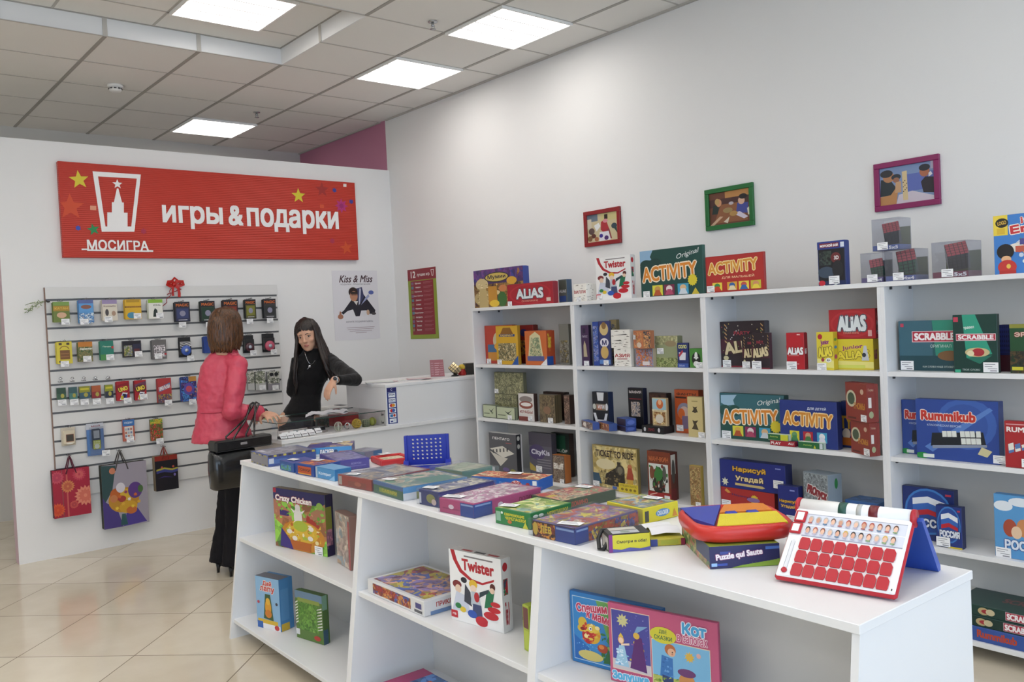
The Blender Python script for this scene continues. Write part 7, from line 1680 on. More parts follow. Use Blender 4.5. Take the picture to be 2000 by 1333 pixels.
for a in range(3):
    b.tube([(.031 * cos(q * pi / 8) * cos(a), .031 * cos(q * pi / 8) * sin(a), .033 + .031 * sin(q * pi / 8)) for q in range(17)], .0016, mat('#d8d8c8', .2), 6)
b.build('seam_rings', t)
t = souv(679, 5.41, 'metal_puzzle', 'small shiny ring puzzle between the glass ball and the golden ball', 'metal puzzle')
ch = mat('#c9ccd0', .12, 1)
for ax in ((1, .2, .1), (.1, 1, .3)):
    b = MB(); A = Vector(ax).normalized(); n1 = A.orthogonal().normalized(); n2 = A.cross(n1)
    b.tube([Vector((0, 0, .026)) + (n1 * cos(q * pi / 10) + n2 * sin(q * pi / 10)) * .022 for q in range(21)], .0035, ch, 8); b.build('ring', t)
def lattice_ball(t, c, r, n=7):
    b = MB(); m = mat(c, .4)
    for a in range(n):
        th = pi * a / n
        b.tube([(r * cos(q * pi / 8) * cos(th), r * cos(q * pi / 8) * sin(th), r + r * sin(q * pi / 8)) for q in range(17)], .0022, m, 5)
    for z in (-.6, -.2, .2, .6):
        rr = r * math.sqrt(1 - z * z)
        b.tube([(rr * cos(q * pi / 10), rr * sin(q * pi / 10), r + r * z) for q in range(21)], .0022, m, 5)
    b.build('lattice', t)
    b = MB(); b.ball((0, 0, r), r * .8, mat('#8a7a3a' if c != '#8a9070' else '#6a7058', .5), 14, 10); b.build('core', t)
t = souv(697, 5.42, 'lattice_ball', 'golden lattice puzzle ball in the showcase', 'puzzle ball'); lattice_ball(t, '#c9a83c', .033)
t = souv(715, 5.44, 'lattice_cup', 'grey green lattice cup shaped puzzle in the showcase', 'puzzle')
b = MB(); m = mat('#8a9070', .4)
for q in range(12):
    a = 2 * pi * q / 12
    b.tube([(.026 * cos(a), .026 * sin(a), 0), (.03 * cos(a + .2), .03 * sin(a + .2), .05)], .002, m, 5)
for z in (.001, .013, .025, .037, .05):
    b.tube([((.026 + .08 * z) * cos(q * pi / 10), (.026 + .08 * z) * sin(q * pi / 10), z) for q in range(21)], .002, m, 5)
b.build('lattice', t)
b = MB(); b.lathe([(.021, .002), (.025, .046), (.02, .048)], (0, 0, 0), mat('#5a6050', .5), 18); b.build('cup', t)
t = souv(728, 5.45, 'puzzle_ball', 'olive green puzzle ball at the cabinet end of the showcase', 'puzzle ball')
b = MB(); b.ball((0, 0, .03), .03, mat('#8a9038', .35), 18, 12); b.build('ball', t)
b = MB()
for th in (0, pi / 2):
    b.tube([(.0305 * cos(q * pi / 8) * cos(th), .0305 * cos(q * pi / 8) * sin(th), .03 + .0305 * sin(q * pi / 8)) for q in range(17)], .0014, '#5a3a2c', 5)
b.build('seam', t)
t = thing('gift_box', 'long dark red box at the back of the showcase', 'box', (3.14, 5.70, cz), 0)
b = MB(); b.box(-.13, .07, -.05, .05, 0, .072, mat('#8a1f24', .35), .004); canvas(b, (-.13, -.05, 0), (.2, 0, 0), (0, 0, .072), [R_(.3, .3, .7, .5, '#a8444a')]); b.build('box_body', t)
b = MB(); b.box(-.132, .072, -.052, .052, .072, .085, mat('#7c1c22', .35), .004); b.build('lid', t)
t = thing('picture_card_box', 'dark photo printed card box standing beside the red box in the showcase', 'box', (2.93, 5.69, cz), 0)
b = MB(); b.box(-.05, .05, -.012, .012, 0, .08, '#3a443e', .001); canvas(b, (-.05, -.012, 0), (.1, 0, 0), (0, 0, .08), [R_(.05, .05, .95, .95, busy(['#3a443e', '#5a4a44', '#2c3430', '#6a6a54'], 40, 71))]); b.build('box_body', t)
# papers on the glass
gz = CT + .0005 + GH + .0052
t = thing('paper_sheets', 'curled white papers on the glass showcase, between the hand and the seller', 'paper', (2.86, 5.54, gz), rad(-12))
for k in range(2):
    b = MB(); rows = []
    for i in range(11):
        x = -.15 + .3 * i / 10
        rows.append([(x + .02 * j, y, .0008 + k * .0025 + abs(.016 * sin(i * .7 + j + k)) * (1 if abs(x) < .14 else .4)) for j, y in enumerate((-.1, -.03, .04, .1))])
    b.loft(rows, mat('#dcdee6', .5), cap=False, closed=False); o = b.build('sheet', t, (.02 * k, .015 * k, 0), .12 * k, fix=False)
t = thing('paper_slip', 'pale green paper slips on the glass showcase beside the customer hand', 'paper', (2.55, 5.66, gz), rad(20))
for k, (c, x) in enumerate((('#8a9a5c', -.03), ('#d8dccc', .05))):
    b = MB(); b.loft([[(x - .06, -.05, .002 + .004 * k), (x - .06, .05, .001 + .004 * k)], [(x, -.05, .006 + .004 * k), (x, .05, .005 + .004 * k)], [(x + .06, -.05, .001 + .004 * k), (x + .06, .05, .003 + .004 * k)]], mat(c, .5), cap=False, closed=False); b.build('slip', t, fix=False)
# a low desk behind the counter with a small white printer
t = thing('back_desk', 'low white desk behind the counter by the partition, mostly hidden', 'desk', (3.6, 6.6, 0))
b = MB(); b.box(-.36, .5, -.28, .28, .80, .825, laminate, .002); b.build('desk_top', t)
for x in (-.34, .46):
    b = MB(); b.box(x, x + .02, -.26, .26, 0, .80, laminate); b.build('side_panel', t)
t = thing('receipt_printer', 'small white printer with a red mark on the desk behind the counter', 'printer', (3.44, 6.45, .826))
b = MB(); b.box(-.1, .1, -.08, .1, 0, .1, mat('#d8d8d6', .4), .008); b.build('case', t)
b = MB(); b.box(-.06, .0, -.084, -.079, .055, .085, '#8a2430'); b.build('label', t)
b = MB(); b.box(.03, .09, -.06, .06, .1, .104, mat('#4a4c50', .4)); b.build('paper_slot', t)
# things on the raised cabinet
CZ = CT + .297 + .0006
def cab(px, py): return at(px, py, 2, CZ)
q = at(700, 747, 2, CZ)
r = random.Random(4)
t = thing('brochure_stack', 'fanned stack of white and pink brochures at the front corner of the cabinet top', 'brochures', (3.36, 5.56, CZ), rad(-20))
for k, c in enumerate(('#d8d4d4', '#e0dfe2', '#c9a8ac', '#e2e2e4', '#d8dcd8')):
    b = MB(); b.box(-.1, .1, -.07, .07, k * .0016, k * .0016 + .0014, mat(c, .4)); b.build('brochure', t, (r.uniform(-.02, .02), r.uniform(-.015, .015), 0), r.uniform(-.25, .25))
t = thing('brochure_stack', 'flat white papers with a pink folder on the middle of the cabinet top', 'brochures', (3.62, 5.52, CZ), rad(-32))
for k, (c, x) in enumerate((('#e2e2e2', -.03), ('#dfe0da', -.01), ('#b87c80', .04), ('#d8c9c8', .05))):
    b = MB(); b.box(-.09, .09, -.055, .055, k * .003, k * .003 + .0026, mat(c, .4)); b.build('brochure', t, (x, 0, 0), r.uniform(-.15, .15))
q1 = at(839, 739, 2, CZ); q2 = at(867, 736, 2, CZ)
t = thing('card_stand', 'small faded red card leaning in a clear stand on the cabinet top', 'card stand', (3.875, 5.56, CZ), rad(-30))
b = MB(); b.poly([(-.055, -.01, .004), (.055, -.01, .004), (.05, .02, .135), (-.055, .02, .135)], mat('#94545c', .35))
nrm = Vector((0, -.03, .13))
for k in range(6):
    z = .02 + .017 * k
    y = -.0115 + .03 * (z - .004) / .131
    b.poly([(-.02, y, z), (.01 + .004 * (k % 3), y, z), (.01 + .004 * (k % 3), y + .001, z + .005), (-.02, y + .001, z + .005)], '#c9a0a4')
    b.poly([(.02, y, z), (.046, y, z), (.046, y + .001, z + .004), (.02, y + .001, z + .004)], '#b8868c')
    b.poly([(-.048, y, z), (-.028, y, z), (-.028, y + .001, z + .008), (-.048, y + .001, z + .008)], '#a87880')
b.build('card', t, fix=False)
b = MB(); b.box(-.056, .056, -.016, .03, 0, .003, clear('clear_plastic', '#f4f5f8', .03, .05, .03)); b.poly([(-.055, .022, .003), (.055, .022, .003), (.05, .03, .1), (-.05, .03, .1)], clear('clear_plastic', '#f4f5f8', .03, .05, .03)); b.build('holder', t)
t = thing('mirror_cube', 'small mirrored puzzle cube balanced on a corner, on the cabinet top', 'puzzle cube', (3.985, 5.48, CZ), rad(20))
b = MB(); e = .066; b.box(-e / 2, e / 2, -e / 2, e / 2, -e / 2, e / 2, '#1c1a18', .002)
gold = mat('#d8c9a0', .08, 1)
for o, U, V in (((-e / 2, -e / 2, e / 2), (e, 0, 0), (0, e, 0)), ((-e / 2, -e / 2, -e / 2), (e, 0, 0), (0, 0, e)), ((e / 2, -e / 2, -e / 2), (0, e, 0), (0, 0, e)), ((-e / 2, e / 2, -e / 2), (0, -e, 0), (0, 0, e))):
    canvas(b, o, U, V, [R_(i / 3 + .03, j / 3 + .03, i / 3 + .3, j / 3 + .3, gold) for i in range(3) for j in range(3)], step=0)
c = b.build('cube', t, (0, 0, .056)); c.rotation_euler = (rad(40), rad(28), rad(15))
b = MB(); b.lathe([(.03, 0), (.032, .004), (.02, .01), (.012, .016)], (0, 0, 0), '#1f1f22', 18); b.build('stand', t)
t = thing('toy_figure', 'small red toy with a yellow top behind the mirrored cube', 'toy', (4.07, 5.50, CZ), 0)
b = MB(); b.lathe([(.03, 0), (.034, .015), (.026, .04), (.02, .05)], (0, 0, 0), mat('#a8201c', .35), 18); b.build('body', t)
b = MB(); b.lathe([(.0, .045), (.022, .05), (.027, .066), (.018, .084), (0, .088)], (0, 0, 0), mat('#d8b83c', .4), 18); b.build('head', t)
t = thing('black_box', 'plain black box on the cabinet top against the bookcase side', 'box', (4.20, 5.50, CZ), rad(-25))
b = MB(); b.box(-.085, .085, -.05, .05, 0, .088, mat('#26241f', .5), .003); b.build('box_body', t)
b = MB(); b.box(-.087, .087, -.052, .052, .062, .09, mat('#2c2a25', .5), .003); b.build('lid', t)
# ------------------------------------------------------------------ people
def fuse(mb, name, voxel, parent, mats, pick=None, smooth=4):
    """melt the overlapping closed shapes into one continuous skin"""
    me = mb.mesh(name + '_raw')
    o = bpy.data.objects.new(name + '_raw', me)
    COL.objects.link(o)
    m = o.modifiers.new('r', 'REMESH')
    m.mode = 'VOXEL'
    m.voxel_size = voxel
    s = o.modifiers.new('s', 'SMOOTH')
    s.iterations = smooth
    s.factor = .5
    dg = bpy.context.evaluated_depsgraph_get()
    ev = o.evaluated_get(dg)
    out = bpy.data.meshes.new_from_object(ev, depsgraph=dg)
    bpy.data.objects.remove(o)
    out.materials.clear()
    for q in mats:
        out.materials.append(q)
    n = len(out.polygons)
    out.polygons.foreach_set('use_smooth', [True] * n)
    if pick:
        for p in out.polygons:
            p.material_index = pick(p.center)
    else:
        out.polygons.foreach_set('material_index', [0] * n)
    out.name = name
    r = bpy.data.objects.new(name, out)
    COL.objects.link(r)
    r.parent = parent
    return r

def skin_mat(h):
    m = mat(h, .5, bump=.05, bscale=300, spec=.35, var=.05)
    p = m.node_tree.nodes['Principled BSDF']
    p.inputs['Subsurface Weight'].default_value = .12
    p.inputs['Subsurface Radius'].default_value = (.01, .004, .002)
    return m

def ell(c, u, v, a, b, n=24, pw=1.0):
    """ring of an ellipse with half axes a along u, b along v"""
    c, u, v = Vector(c), Vector(u), Vector(v)
    out = []
    for q in range(n):
        t = 2 * pi * q / n
        ct, st = cos(t), sin(t)
        out.append(c + u * a * math.copysign(abs(ct) ** pw, ct) + v * b * math.copysign(abs(st) ** pw, st))
    return out

def frame_mat(o, f, up, k=1.0):
    """local x right, y forward, z up"""
    f = Vector(f).normalized()
    up = Vector(up)
    x = f.cross(up).normalized()
    z = x.cross(f).normalized()
    return Matrix(((x.x * k, f.x * k, z.x * k, o[0]), (x.y * k, f.y * k, z.y * k, o[1]), (x.z * k, f.z * k, z.z * k, o[2]), (0, 0, 0, 1)))

X3, Y3, Z3 = Vector((1, 0, 0)), Vector((0, 1, 0)), Vector((0, 0, 1))
def head(mb, M, m):
    s = len(mb.v)
    R = [(-.114, .066, .012, .010), (-.108, .060, .026, .024), (-.095, .050, .040, .040), (-.075, .036, .053, .060), (-.045, .02, .0625, .077), (-.01, .012, .068, .088), (.03, .004, .073, .096), (.065, -.002, .071, .094), (.09, -.006, .058, .078), (.106, -.008, .034, .046), (.113, -.008, .012, .016)]
    mb.loft([ell((0, y, z), X3, Y3, a, b) for z, y, a, b in R], m)
    mb.tube([(0, -.018, -.06), (0, -.03, -.12), (0, -.04, -.19)], [.05, .049, .056], m, 18)
    mb.tube([(0, .093, .012), (0, .106, -.012), (0, .117, -.032)], [.0075, .009, .0115], m, 10, ball=True)
    for k in (-1, 1):
        mb.ball((k * .0105, .106, -.036), (.0085, .01, .0075), m, 10, 8)
        mb.ball((k * .034, .064, -.032), (.027, .028, .024), m, 12, 8)
        mb.ball((k * .029, .083, .022), (.024, .013, .007), m, 12, 8)
        mb.ball((k * .072, -.008, -.008), (.007, .018, .031), m, 10, 8)
    mb.ball((0, .088, -.062), (.024, .014, .010), m, 12, 8)
    mb.ball((0, .096, -.0605), (.020, .008, .0048), m, 12, 8)
    mb.ball((0, .0955, -.0705), (.017, .009, .0055), m, 12, 8)
    mb.ball((0, .078, -.1), (.02, .016, .013), m, 12, 8)
    mb.xform(M, s)

def face_parts(parent, M, iris='#4a3424', brow='#2a1c18', gaze=(0, 0)):
    eye, ir, br, ld = MB(), MB(), MB(), MB()
    for k in (-1, 1):
        eye.ball((k * .031, .0835, .0015), (.0125, .0125, .0068), mat('#cfc6be', .3), 14, 10)
        ir.ball((k * .031 + gaze[0], .0925, .0015 + gaze[1]), (.0052, .0045, .0052), mat(iris, .15), 12, 8)
        ld.tube([(k * .031 + dx, .0855 + .0095 * (1 - (dx / .017) ** 2), .001 + .0062 * (1 - (dx / .017) ** 2)) for dx in (-.016, -.01, -.004, .004, .01, .016)], .0021, mat('#3a2620', .5), 6, ball=True)
        br.tube([(k * .012, .0975, .0185), (k * .024, .0965, .0215), (k * .036, .0905, .0215), (k * .047, .08, .017)], [.0022, .003, .0028, .0014], mat(brow, .6), 6)
    for nm, mb in (('eyeball', eye), ('iris', ir), ('eyelid', ld), ('eyebrow', br)):
        mb.xform(M)
        mb.build(nm, parent)

def is_lip(Mi):
    def f(c):
        q = Mi @ c
        e = (q.x / .019) ** 2 + ((q.z + .0655) / .0085) ** 2
        return 1 if e < 1 and q.y > .086 else 0
    return f

def hand(mb, o, f, back, m, curl=(.35, .5, .4), side=1, spread=.05, k=.95, thumb=.5):
    """o wrist, f along the hand, back: direction the back of the hand looks; side +1 puts the thumb on local +x"""
    s = len(mb.v)
    mb.loft([ell((0, y, z), X3, Z3, a, b, 16) for y, z, a, b in ((-.03, 0, .024, .019), (0, 0, .026, .018), (.03, .001, .035, .0155), (.06, .001, .0405, .014), (.085, 0, .041, .012), (.094, -.001, .036, .009))], m)
    for i, (x, L) in enumerate(((.031, .070), (.0105, .080), (-.0105, .075), (-.031, .060))):
        p = Vector((x, .084, 0))
        a = -curl[0] * (1 + .12 * i)
        pts, rr = [p - Vector((0, .015, 0)), p], [.0088, .0088]
        sp = spread * (1.5 - i)
        for j, (fr_, r_) in enumerate(((.45, .0082), (.31, .0074), (.24, .0064))):
            d = Vector((sin(sp), cos(sp) * cos(a), sin(a)))
            p = p + d * L * fr_
            pts.append(p.copy()); rr.append(r_)
            a -= curl[1] if j == 0 else curl[2]
        mb.tube(pts, rr, m, 10, ball=True)
    c = thumb
    mb.tube([(.018, .012, -.004), (.036, .034, -.01), (.036 + .022 * cos(c), .06, -.012 - .02 * sin(c)), (.036 + .03 * cos(c), .084, -.016 - .034 * sin(c))], [.0135, .0115, .0095, .0075], m, 10, ball=True)
    if side < 0:
        mb.xform(Matrix.Scale(-1, 4, (1, 0, 0)), s)
    mb.xform(frame_mat(o, f, back, k), s)

def locks(mb, M, m, spec, seed=1, crown=(0, -.015, .118)):
    """hair: strands flowing from the crown over the skull; spec(phi) -> (length below, end offset) or None; phi 0 = face"""
    r = random.Random(seed)
    s = len(mb.v)
    C = Vector(crown)
    for n in range(len(spec)):
        phi, zend, out, rad_, zs, inward = spec[n][:6]
        fwd = spec[n][6] if len(spec[n]) > 6 else 0
        d = Vector((sin(phi), cos(phi), 0))
        pts, rr = [], []
        a, b_ = .082, .104
        R = 1 / math.sqrt((sin(phi) / a) ** 2 + (cos(phi) / b_) ** 2)
        steps = 16
        for i in range(steps + 1):
            t = i / steps
            z = .122 + (zend - .122) * t
            if z > zs:      # over the skull
                q = (z + .02) / .142
                q = max(min(q, 1), 0)
                rr_ = R * math.sqrt(max(1 - q ** 2.6, 0))
            else:
                u = (zs - z) / max(zs - zend, .01)
                q = max((zs + .02) / .142, 0)
                rr_ = R * math.sqrt(max(1 - min(q, 1) ** 2.6, 0)) + out * u - inward * u * u
            p = Vector((d.x * rr_, d.y * rr_ - .012 + (fwd * min(1, 1.6 * u) if z <= zs else 0), z))
            p += Vector((r.uniform(-1, 1), r.uniform(-1, 1), 0)) * .0022
            pts.append(p)
            rr.append(rad_ * (1 if t < .75 else 1 - .75 * (t - .75) / .25))
        mb.tube(pts, rr, m, 7, ball=False)
    mb.xform(M, s)

def hair_mat(h1, h2, name):
    m = bpy.data.materials.new(name)
    m.use_nodes = True
    nt = m.node_tree
    p = nt.nodes['Principled BSDF']
    p.inputs['Roughness'].default_value = .38
    tc = nt.nodes.new('ShaderNodeTexCoord')
    mp = nt.nodes.new('ShaderNodeMapping')
    mp.inputs['Scale'].default_value = (220, 220, 8)
    nz = nt.nodes.new('ShaderNodeTexNoise')
    nz.inputs['Scale'].default_value = 1
    cr = nt.nodes.new('ShaderNodeValToRGB')
    cr.color_ramp.elements[0].color = lin(h1)
    cr.color_ramp.elements[0].position = .35
    cr.color_ramp.elements[1].color = lin(h2)
    cr.color_ramp.elements[1].position = .7
    nt.links.new(tc.outputs['Object'], mp.inputs[0])
    nt.links.new(mp.outputs[0], nz.inputs['Vector'])
    nt.links.new(nz.outputs['Fac'], cr.inputs[0])
    nt.links.new(cr.outputs[0], p.inputs['Base Color'])
    bp = nt.nodes.new('ShaderNodeBump')
    bp.inputs['Strength'].default_value = .25
    bp.inputs['Distance'].default_value = .003
    nt.links.new(nz.outputs['Fac'], bp.inputs['Height'])
    nt.links.new(bp.outputs[0], p.inputs['Normal'])
    return m

def P(px, py, Y): return at(px, py, 1, Y)

# ================= the customer in the pink jacket
CY = 5.56
base = Vector((2.17, CY, 0))
pw = thing('person', 'woman in a pink jacket and black trousers, one hand on the glass showcase', 'person', base)
INV = Matrix.Translation(-base)
U = Vector((.932, -.362, 0)); V = Vector((.362, .932, 0))     # across and along the line of sight
F = Vector((cos(rad(24)), sin(rad(24)), 0)); RG = Vector((F.y, -F.x, 0))
SK = skin_mat('#c99c82')
def row(y, x0, x1, k=.72, sh=0):
    """ring of the figure from its left and right sight lines"""
    a, c = P(x0, y, CY), P(x1, y, CY)
    m = (a + c) / 2
    hw_ = (c - a).dot(U) / 2
    return m, hw_
body = MB()
hc = P(443, 640, CY)
HM = frame_mat((hc.x, hc.y, hc.z + .0), F * .97 + Vector((0, 0, -.06)), (0, 0, 1), 1.0)
head(body, HM, SK)
# trunk and legs under the clothes
trunk = [(1.44, .05, .05), (1.40, .14, .075), (1.30, .155, .095), (1.15, .13, .09), (1.02, .13, .09), (.92, .155, .105), (.84, .15, .10)]
tc_ = P(436, 780, CY)
trk = []
for y, x0, x1 in ((684, 426, 456), (700, 412, 464), (716, 402, 468), (745, 398, 466), (775, 396, 462), (806, 396, 462), (840, 394, 470), (865, 396, 472)):
    m, a = row(y, x0, x1)
    trk.append(ell(m, U, V, a - .012, (a - .012) * .66))
body.loft(trk, SK)
hipc = Vector((tc_.x + .02, CY, .86))
RS = Vector((tc_.x + .005, CY, 1.365)) + RG * .135
LS = Vector((tc_.x, CY, 1.365)) - RG * .105
wr = at(507, 815, 2, 1.03); wr = P(513, 808, 5.44)
el = P(452, 805, 5.37)
body.tube([RS, (RS + el) / 2, el], [.04, .038, .034], SK, 14, ball=True)
body.tube([el, (el * .5 + wr * .5), wr], [.036, .033, .025], SK, 14, ball=True)
tip = P(548, 836, 5.46)
hdir = (at(566, 818, 2, 1.022) - wr)
hand(body, wr + hdir.normalized() * .01, hdir, (-.1, -.45, 1), SK, (.2, .4, .3), 1, .1, 1.1, .8)
lel = LS + Vector((.04, .03, -.29)); lwr = lel + F * .2 + Vector((0, -.05, -.06))
body.tube([LS, (LS + lel) / 2, lel], [.04, .038, .034], SK, 14, ball=True)
body.tube([lel, (lel + lwr) / 2, lwr], [.036, .033, .025], SK, 14, ball=True)
hand(body, lwr, F + Vector((0, -.2, -.3)), (0, 0, 1), SK, (.3, .4, .3), -1)
rk, lk = P(459, 965, 5.50), P(445, 965, 5.60)
ra, la = P(459, 1088, 5.48), P(434, 1078, 5.64)
for hp, kn, an in ((hipc + RG * .085, rk, ra), (hipc - RG * .085, lk, la)):
    body.tube([hp, (hp + kn) / 2, kn, (kn + an) / 2 + F * -.02, an], [.07, .06, .042, .04, .034], SK, 16, ball=True)
    toe = Vector((an.x, an.y, .03)) + F * .13
    body.tube([Vector((an.x, an.y, an.z)), Vector((an.x, an.y, .07)), toe], [.036, .036, .028], SK, 12, ball=True)
body.xform(INV)
fuse(body, 'body', .0065, pw, [SK])
# hair: chestnut bob
HB = hair_mat('#26170a', '#6e431f', 'chestnut_hair')
spec = []
r = random.Random(12)
for i in range(150):
    ph = r.uniform(rad(42), rad(318))
    back = abs(ph - pi) < rad(75)
    spec.append((ph, r.uniform(-.165, -.14) if back else r.uniform(-.15, -.12), .012, r.uniform(.011, .015), .0, .022))
for i in range(16):
    spec.append((r.uniform(rad(-40), rad(40)), r.uniform(.035, .06), .0, .010, .03, 0))
hb = MB()
hb.loft([ell((0, y, z), X3, Y3, a, b_) for z, y, a, b_ in ((.0, -.03, .076, .082), (.05, -.02, .08, .094), (.09, -.018, .066, .086), (.112, -.018, .042, .058), (.121, -.018, .012, .018))], HB)
locks(hb, Matrix.Identity(4), HB, spec, 3)
hb.xform(INV @ HM @ Matrix.Scale(1.04, 4))
hb.build('hair', pw)
# jacket
PK = mat('#c8465c', .42, bump=.35, bscale=38, spec=.45, var=.06)
PK2 = mat('#bb3f55', .45, bump=.3, bscale=60, spec=.4)
jk = MB()
rows = []
for y, x0, x1, k in ((682, 420, 460, .85), (689, 412, 466, .78), (698, 401, 472, .7), (712, 391, 478, .7), (745, 386, 478, .74), (775, 384, 474, .76), (795, 385, 472, .76), (806, 384, 474, .76), (830, 378, 484, .78), (852, 373, 492, .8), (861, 372, 494, .8)):
    m, a = row(y, x0, x1)
    rows.append(ell(m, U, V, a, a * k, 32))
jk.loft(rows, PK)
cuff = wr - (wr - el).normalized() * .035
S2 = RS + Vector((0, 0, .005))
jk.tube([S2 - RG * .07 + Vector((0, 0, .025)), S2, RS * .6 + el * .4 + RG * .008, RS * .25 + el * .75, el, el * .6 + cuff * .4, cuff], [.05, .062, .064, .060, .058, .055, .046], PK, 20, ball=False)
jk.ball(el, .057, PK, 16, 12)
jk.ball(S2, .063, PK, 16, 12)
lc = lwr - (lwr - lel).normalized() * .03
jk.tube([LS + RG * .07 + Vector((0, 0, .025)), LS, LS * .5 + lel * .5, lel, (lel + lc) / 2, lc], [.045, .052, .054, .052, .05, .045], PK, 18)
jk.ball(lel, .053, PK, 14, 10)
jk.xform(INV)
jo = fuse(jk, 'jacket', .0085, pw, [PK], None, 3)
tx = bpy.data.textures.new('cloth_folds', 'CLOUDS')
tx.noise_scale = .06
dm = jo.modifiers.new('folds', 'DISPLACE')
dm.texture = tx
dm.strength = .022
dm.mid_level = .5
cl = MB()
m, a = row(686, 418, 462)
cl.loft([ell(m + Vector((0, 0, -.015)), U, V, a + .012, (a + .012) * .85, 28), ell(m + Vector((0, 0, .012)), U, V, a + .004, (a + .004) * .85, 28), ell(m + Vector((0, 0, .032)), U, V, a + .006, (a + .006) * .85, 28), ell(m + Vector((0, 0, .03)), U, V, a - .004, (a - .004) * .85, 28), ell(m + Vector((0, 0, -.005)), U, V, a - .004, (a - .004) * .85, 28)], PK2)
cl.xform(INV); cl.build('collar', pw)
st = MB()
m, a = row(803, 384, 474)
st.loft([ell(m + Vector((0, 0, dz)), U, V, a + e_, (a + e_) * .77, 36) for dz, e_ in ((-.005, -.001), (-.002, .0035), (.002, .0035), (.005, -.001))], PK2)
st.xform(INV); st.build('waist_seam', pw)
fl = MB()
ce = cuff + (wr - el).normalized() * .004
ax = (wr - el).normalized()
fl.lathe([(.044, -.03), (.05, -.01), (.052, .006), (.046, .008), (.04, -.02)], ce, PK2, 22, True, ax)
fl.xform(INV); fl.build('cuff', pw)
# watch
wt = MB()
wt.lathe([(.028, -.02), (.033, -.016), (.034, .016), (.029, .02)], wr - ax * .004, mat('#17171a', .35), 22, True, ax)
n1 = (RG + Vector((0, 0, .5))).normalized()
wt.lathe([(.0, .030), (.018, .031), (.019, .037), (.0, .039)], wr - ax * .004, mat('#2a2a2e', .2), 18, True, n1)
wt.xform(INV); wt.build('wrist_watch', pw)
# trousers and boots
BK_ = mat('#16151a', .75, bump=.2, bscale=90, spec=.2)
tr = MB()
m0, a0 = row(842, 384, 482)
tr.loft([ell(m0 + Vector((0, 0, .06)), U, V, .11, .095, 28), ell(m0, U, V, .12, .10, 28), ell(Vector((hipc.x, hipc.y, .84)), U, V, .128, .11, 28), ell(Vector((hipc.x, hipc.y, .78)), U, V, .12, .10, 28), ell(Vector((hipc.x + .01, hipc.y, .72)), U, V, .10, .09, 28)], BK_)
for hp, kn, an, fl_ in ((hipc + RG * .075, rk, ra, 1), (hipc - RG * .07, lk, la, 1)):
    bot = Vector((an.x, an.y, .07 if hp is not None else .07))
    tr.loft([ell(hp + Vector((0, 0, .02)), U, V, .078, .085, 24), ell(hp * .6 + kn * .4, U, V, .085, .09, 24), ell(kn + Vector((0, 0, .03)), U, V, .062, .068, 24), ell(kn * .55 + bot * .45, U, V, .064, .07, 24), ell(kn * .2 + bot * .8, U, V, .078, .08, 24), ell(bot, U, V, .088, .092, 24)], BK_)
tr.xform(INV)
to = fuse(tr, 'trousers', .008, pw, [BK_], None, 3)
dm = to.modifiers.new('folds', 'DISPLACE'); dm.texture = tx; dm.strength = .014; dm.mid_level = .5
BT = mat('#121114', .28, spec=.5)
for an in (ra, la):
    bt = MB()
    a_ = Vector((an.x, an.y, 0))
    bt.tube([a_ + Vector((0, 0, .16)), a_ + Vector((0, 0, .10)), a_ + F * .03 + Vector((0, 0, .07))], [.038, .04, .042], BT, 16, ball=True)
    bt.tube([a_ - F * .02 + Vector((0, 0, .075)), a_ + F * .07 + Vector((0, 0, .045)), a_ + F * .145 + Vector((0, 0, .024)), a_ + F * .185 + Vector((0, 0, .018))], [.036, .036, .023, .011], BT, 16, ball=True)
    bt.tube([a_ - F * .035 + Vector((0, 0, .07)), a_ - F * .042 + Vector((0, 0, .03)), a_ - F * .044], [.022, .011, .009], BT, 12)
    bt.prism([(0, 0)] * 0 or [(-.03, -.012), (.03, -.012), (.03, .012), (-.03, .012)], 0, 0.002, BT) if False else None
    bt.xform(INV)
    bt.build('boot', pw)

# handbag on her forearm
hb_c = P(462, 905, 5.23)
bx0, bx1 = P(411, 900, 5.20), P(515, 900, 5.20)
zt_, zb_ = P(465, 856, 5.20).z, P(460, 953, 5.20).z
bw = (bx1.x - bx0.x)
bg = thing('handbag', 'shiny black handbag hanging from the forearm of the woman in pink', 'handbag', ((bx0.x + bx1.x) / 2, 5.235, zb_), rad(6))
PB = mat('#0f0f11', .16, bump=.12, bscale=30, spec=.7)
H_ = zt_ - zb_
b = MB()
rings = []
for z, sx, dy in ((0, .78, .045), (.01, .84, .06), (H_ * .4, .87, .066), (H_ * .7, .86, .056), (H_ * .77, .84, .04)):
    rings.append(ell((-bw * .06, 0, z), X3, Y3, bw / 2 * sx, dy, 36, .45))
b.loft(rings, PB)
b.build('bag_body', bg)
b = MB()
b.box(-bw * .46, bw * .69, -.06, .045, H_ * .76, H_, PB, .012)
b.build('rim_flap', bg)
b = MB()
b.box(-bw * .455, bw * .685, -.0615, -.059, H_ * .775, H_ * .79, mat('#2a2a2e', .2))
b.build('rim_seam', bg)
b = MB(); b.box(.01, .055, -.0625, -.058, H_ * .86, H_ * .91, mat('#c9ccd0', .15, .9), .002); o = b.build('maker_plate', bg); o['label'] = 'small silver metal plate'
ap = (el * .35 + wr * .65)
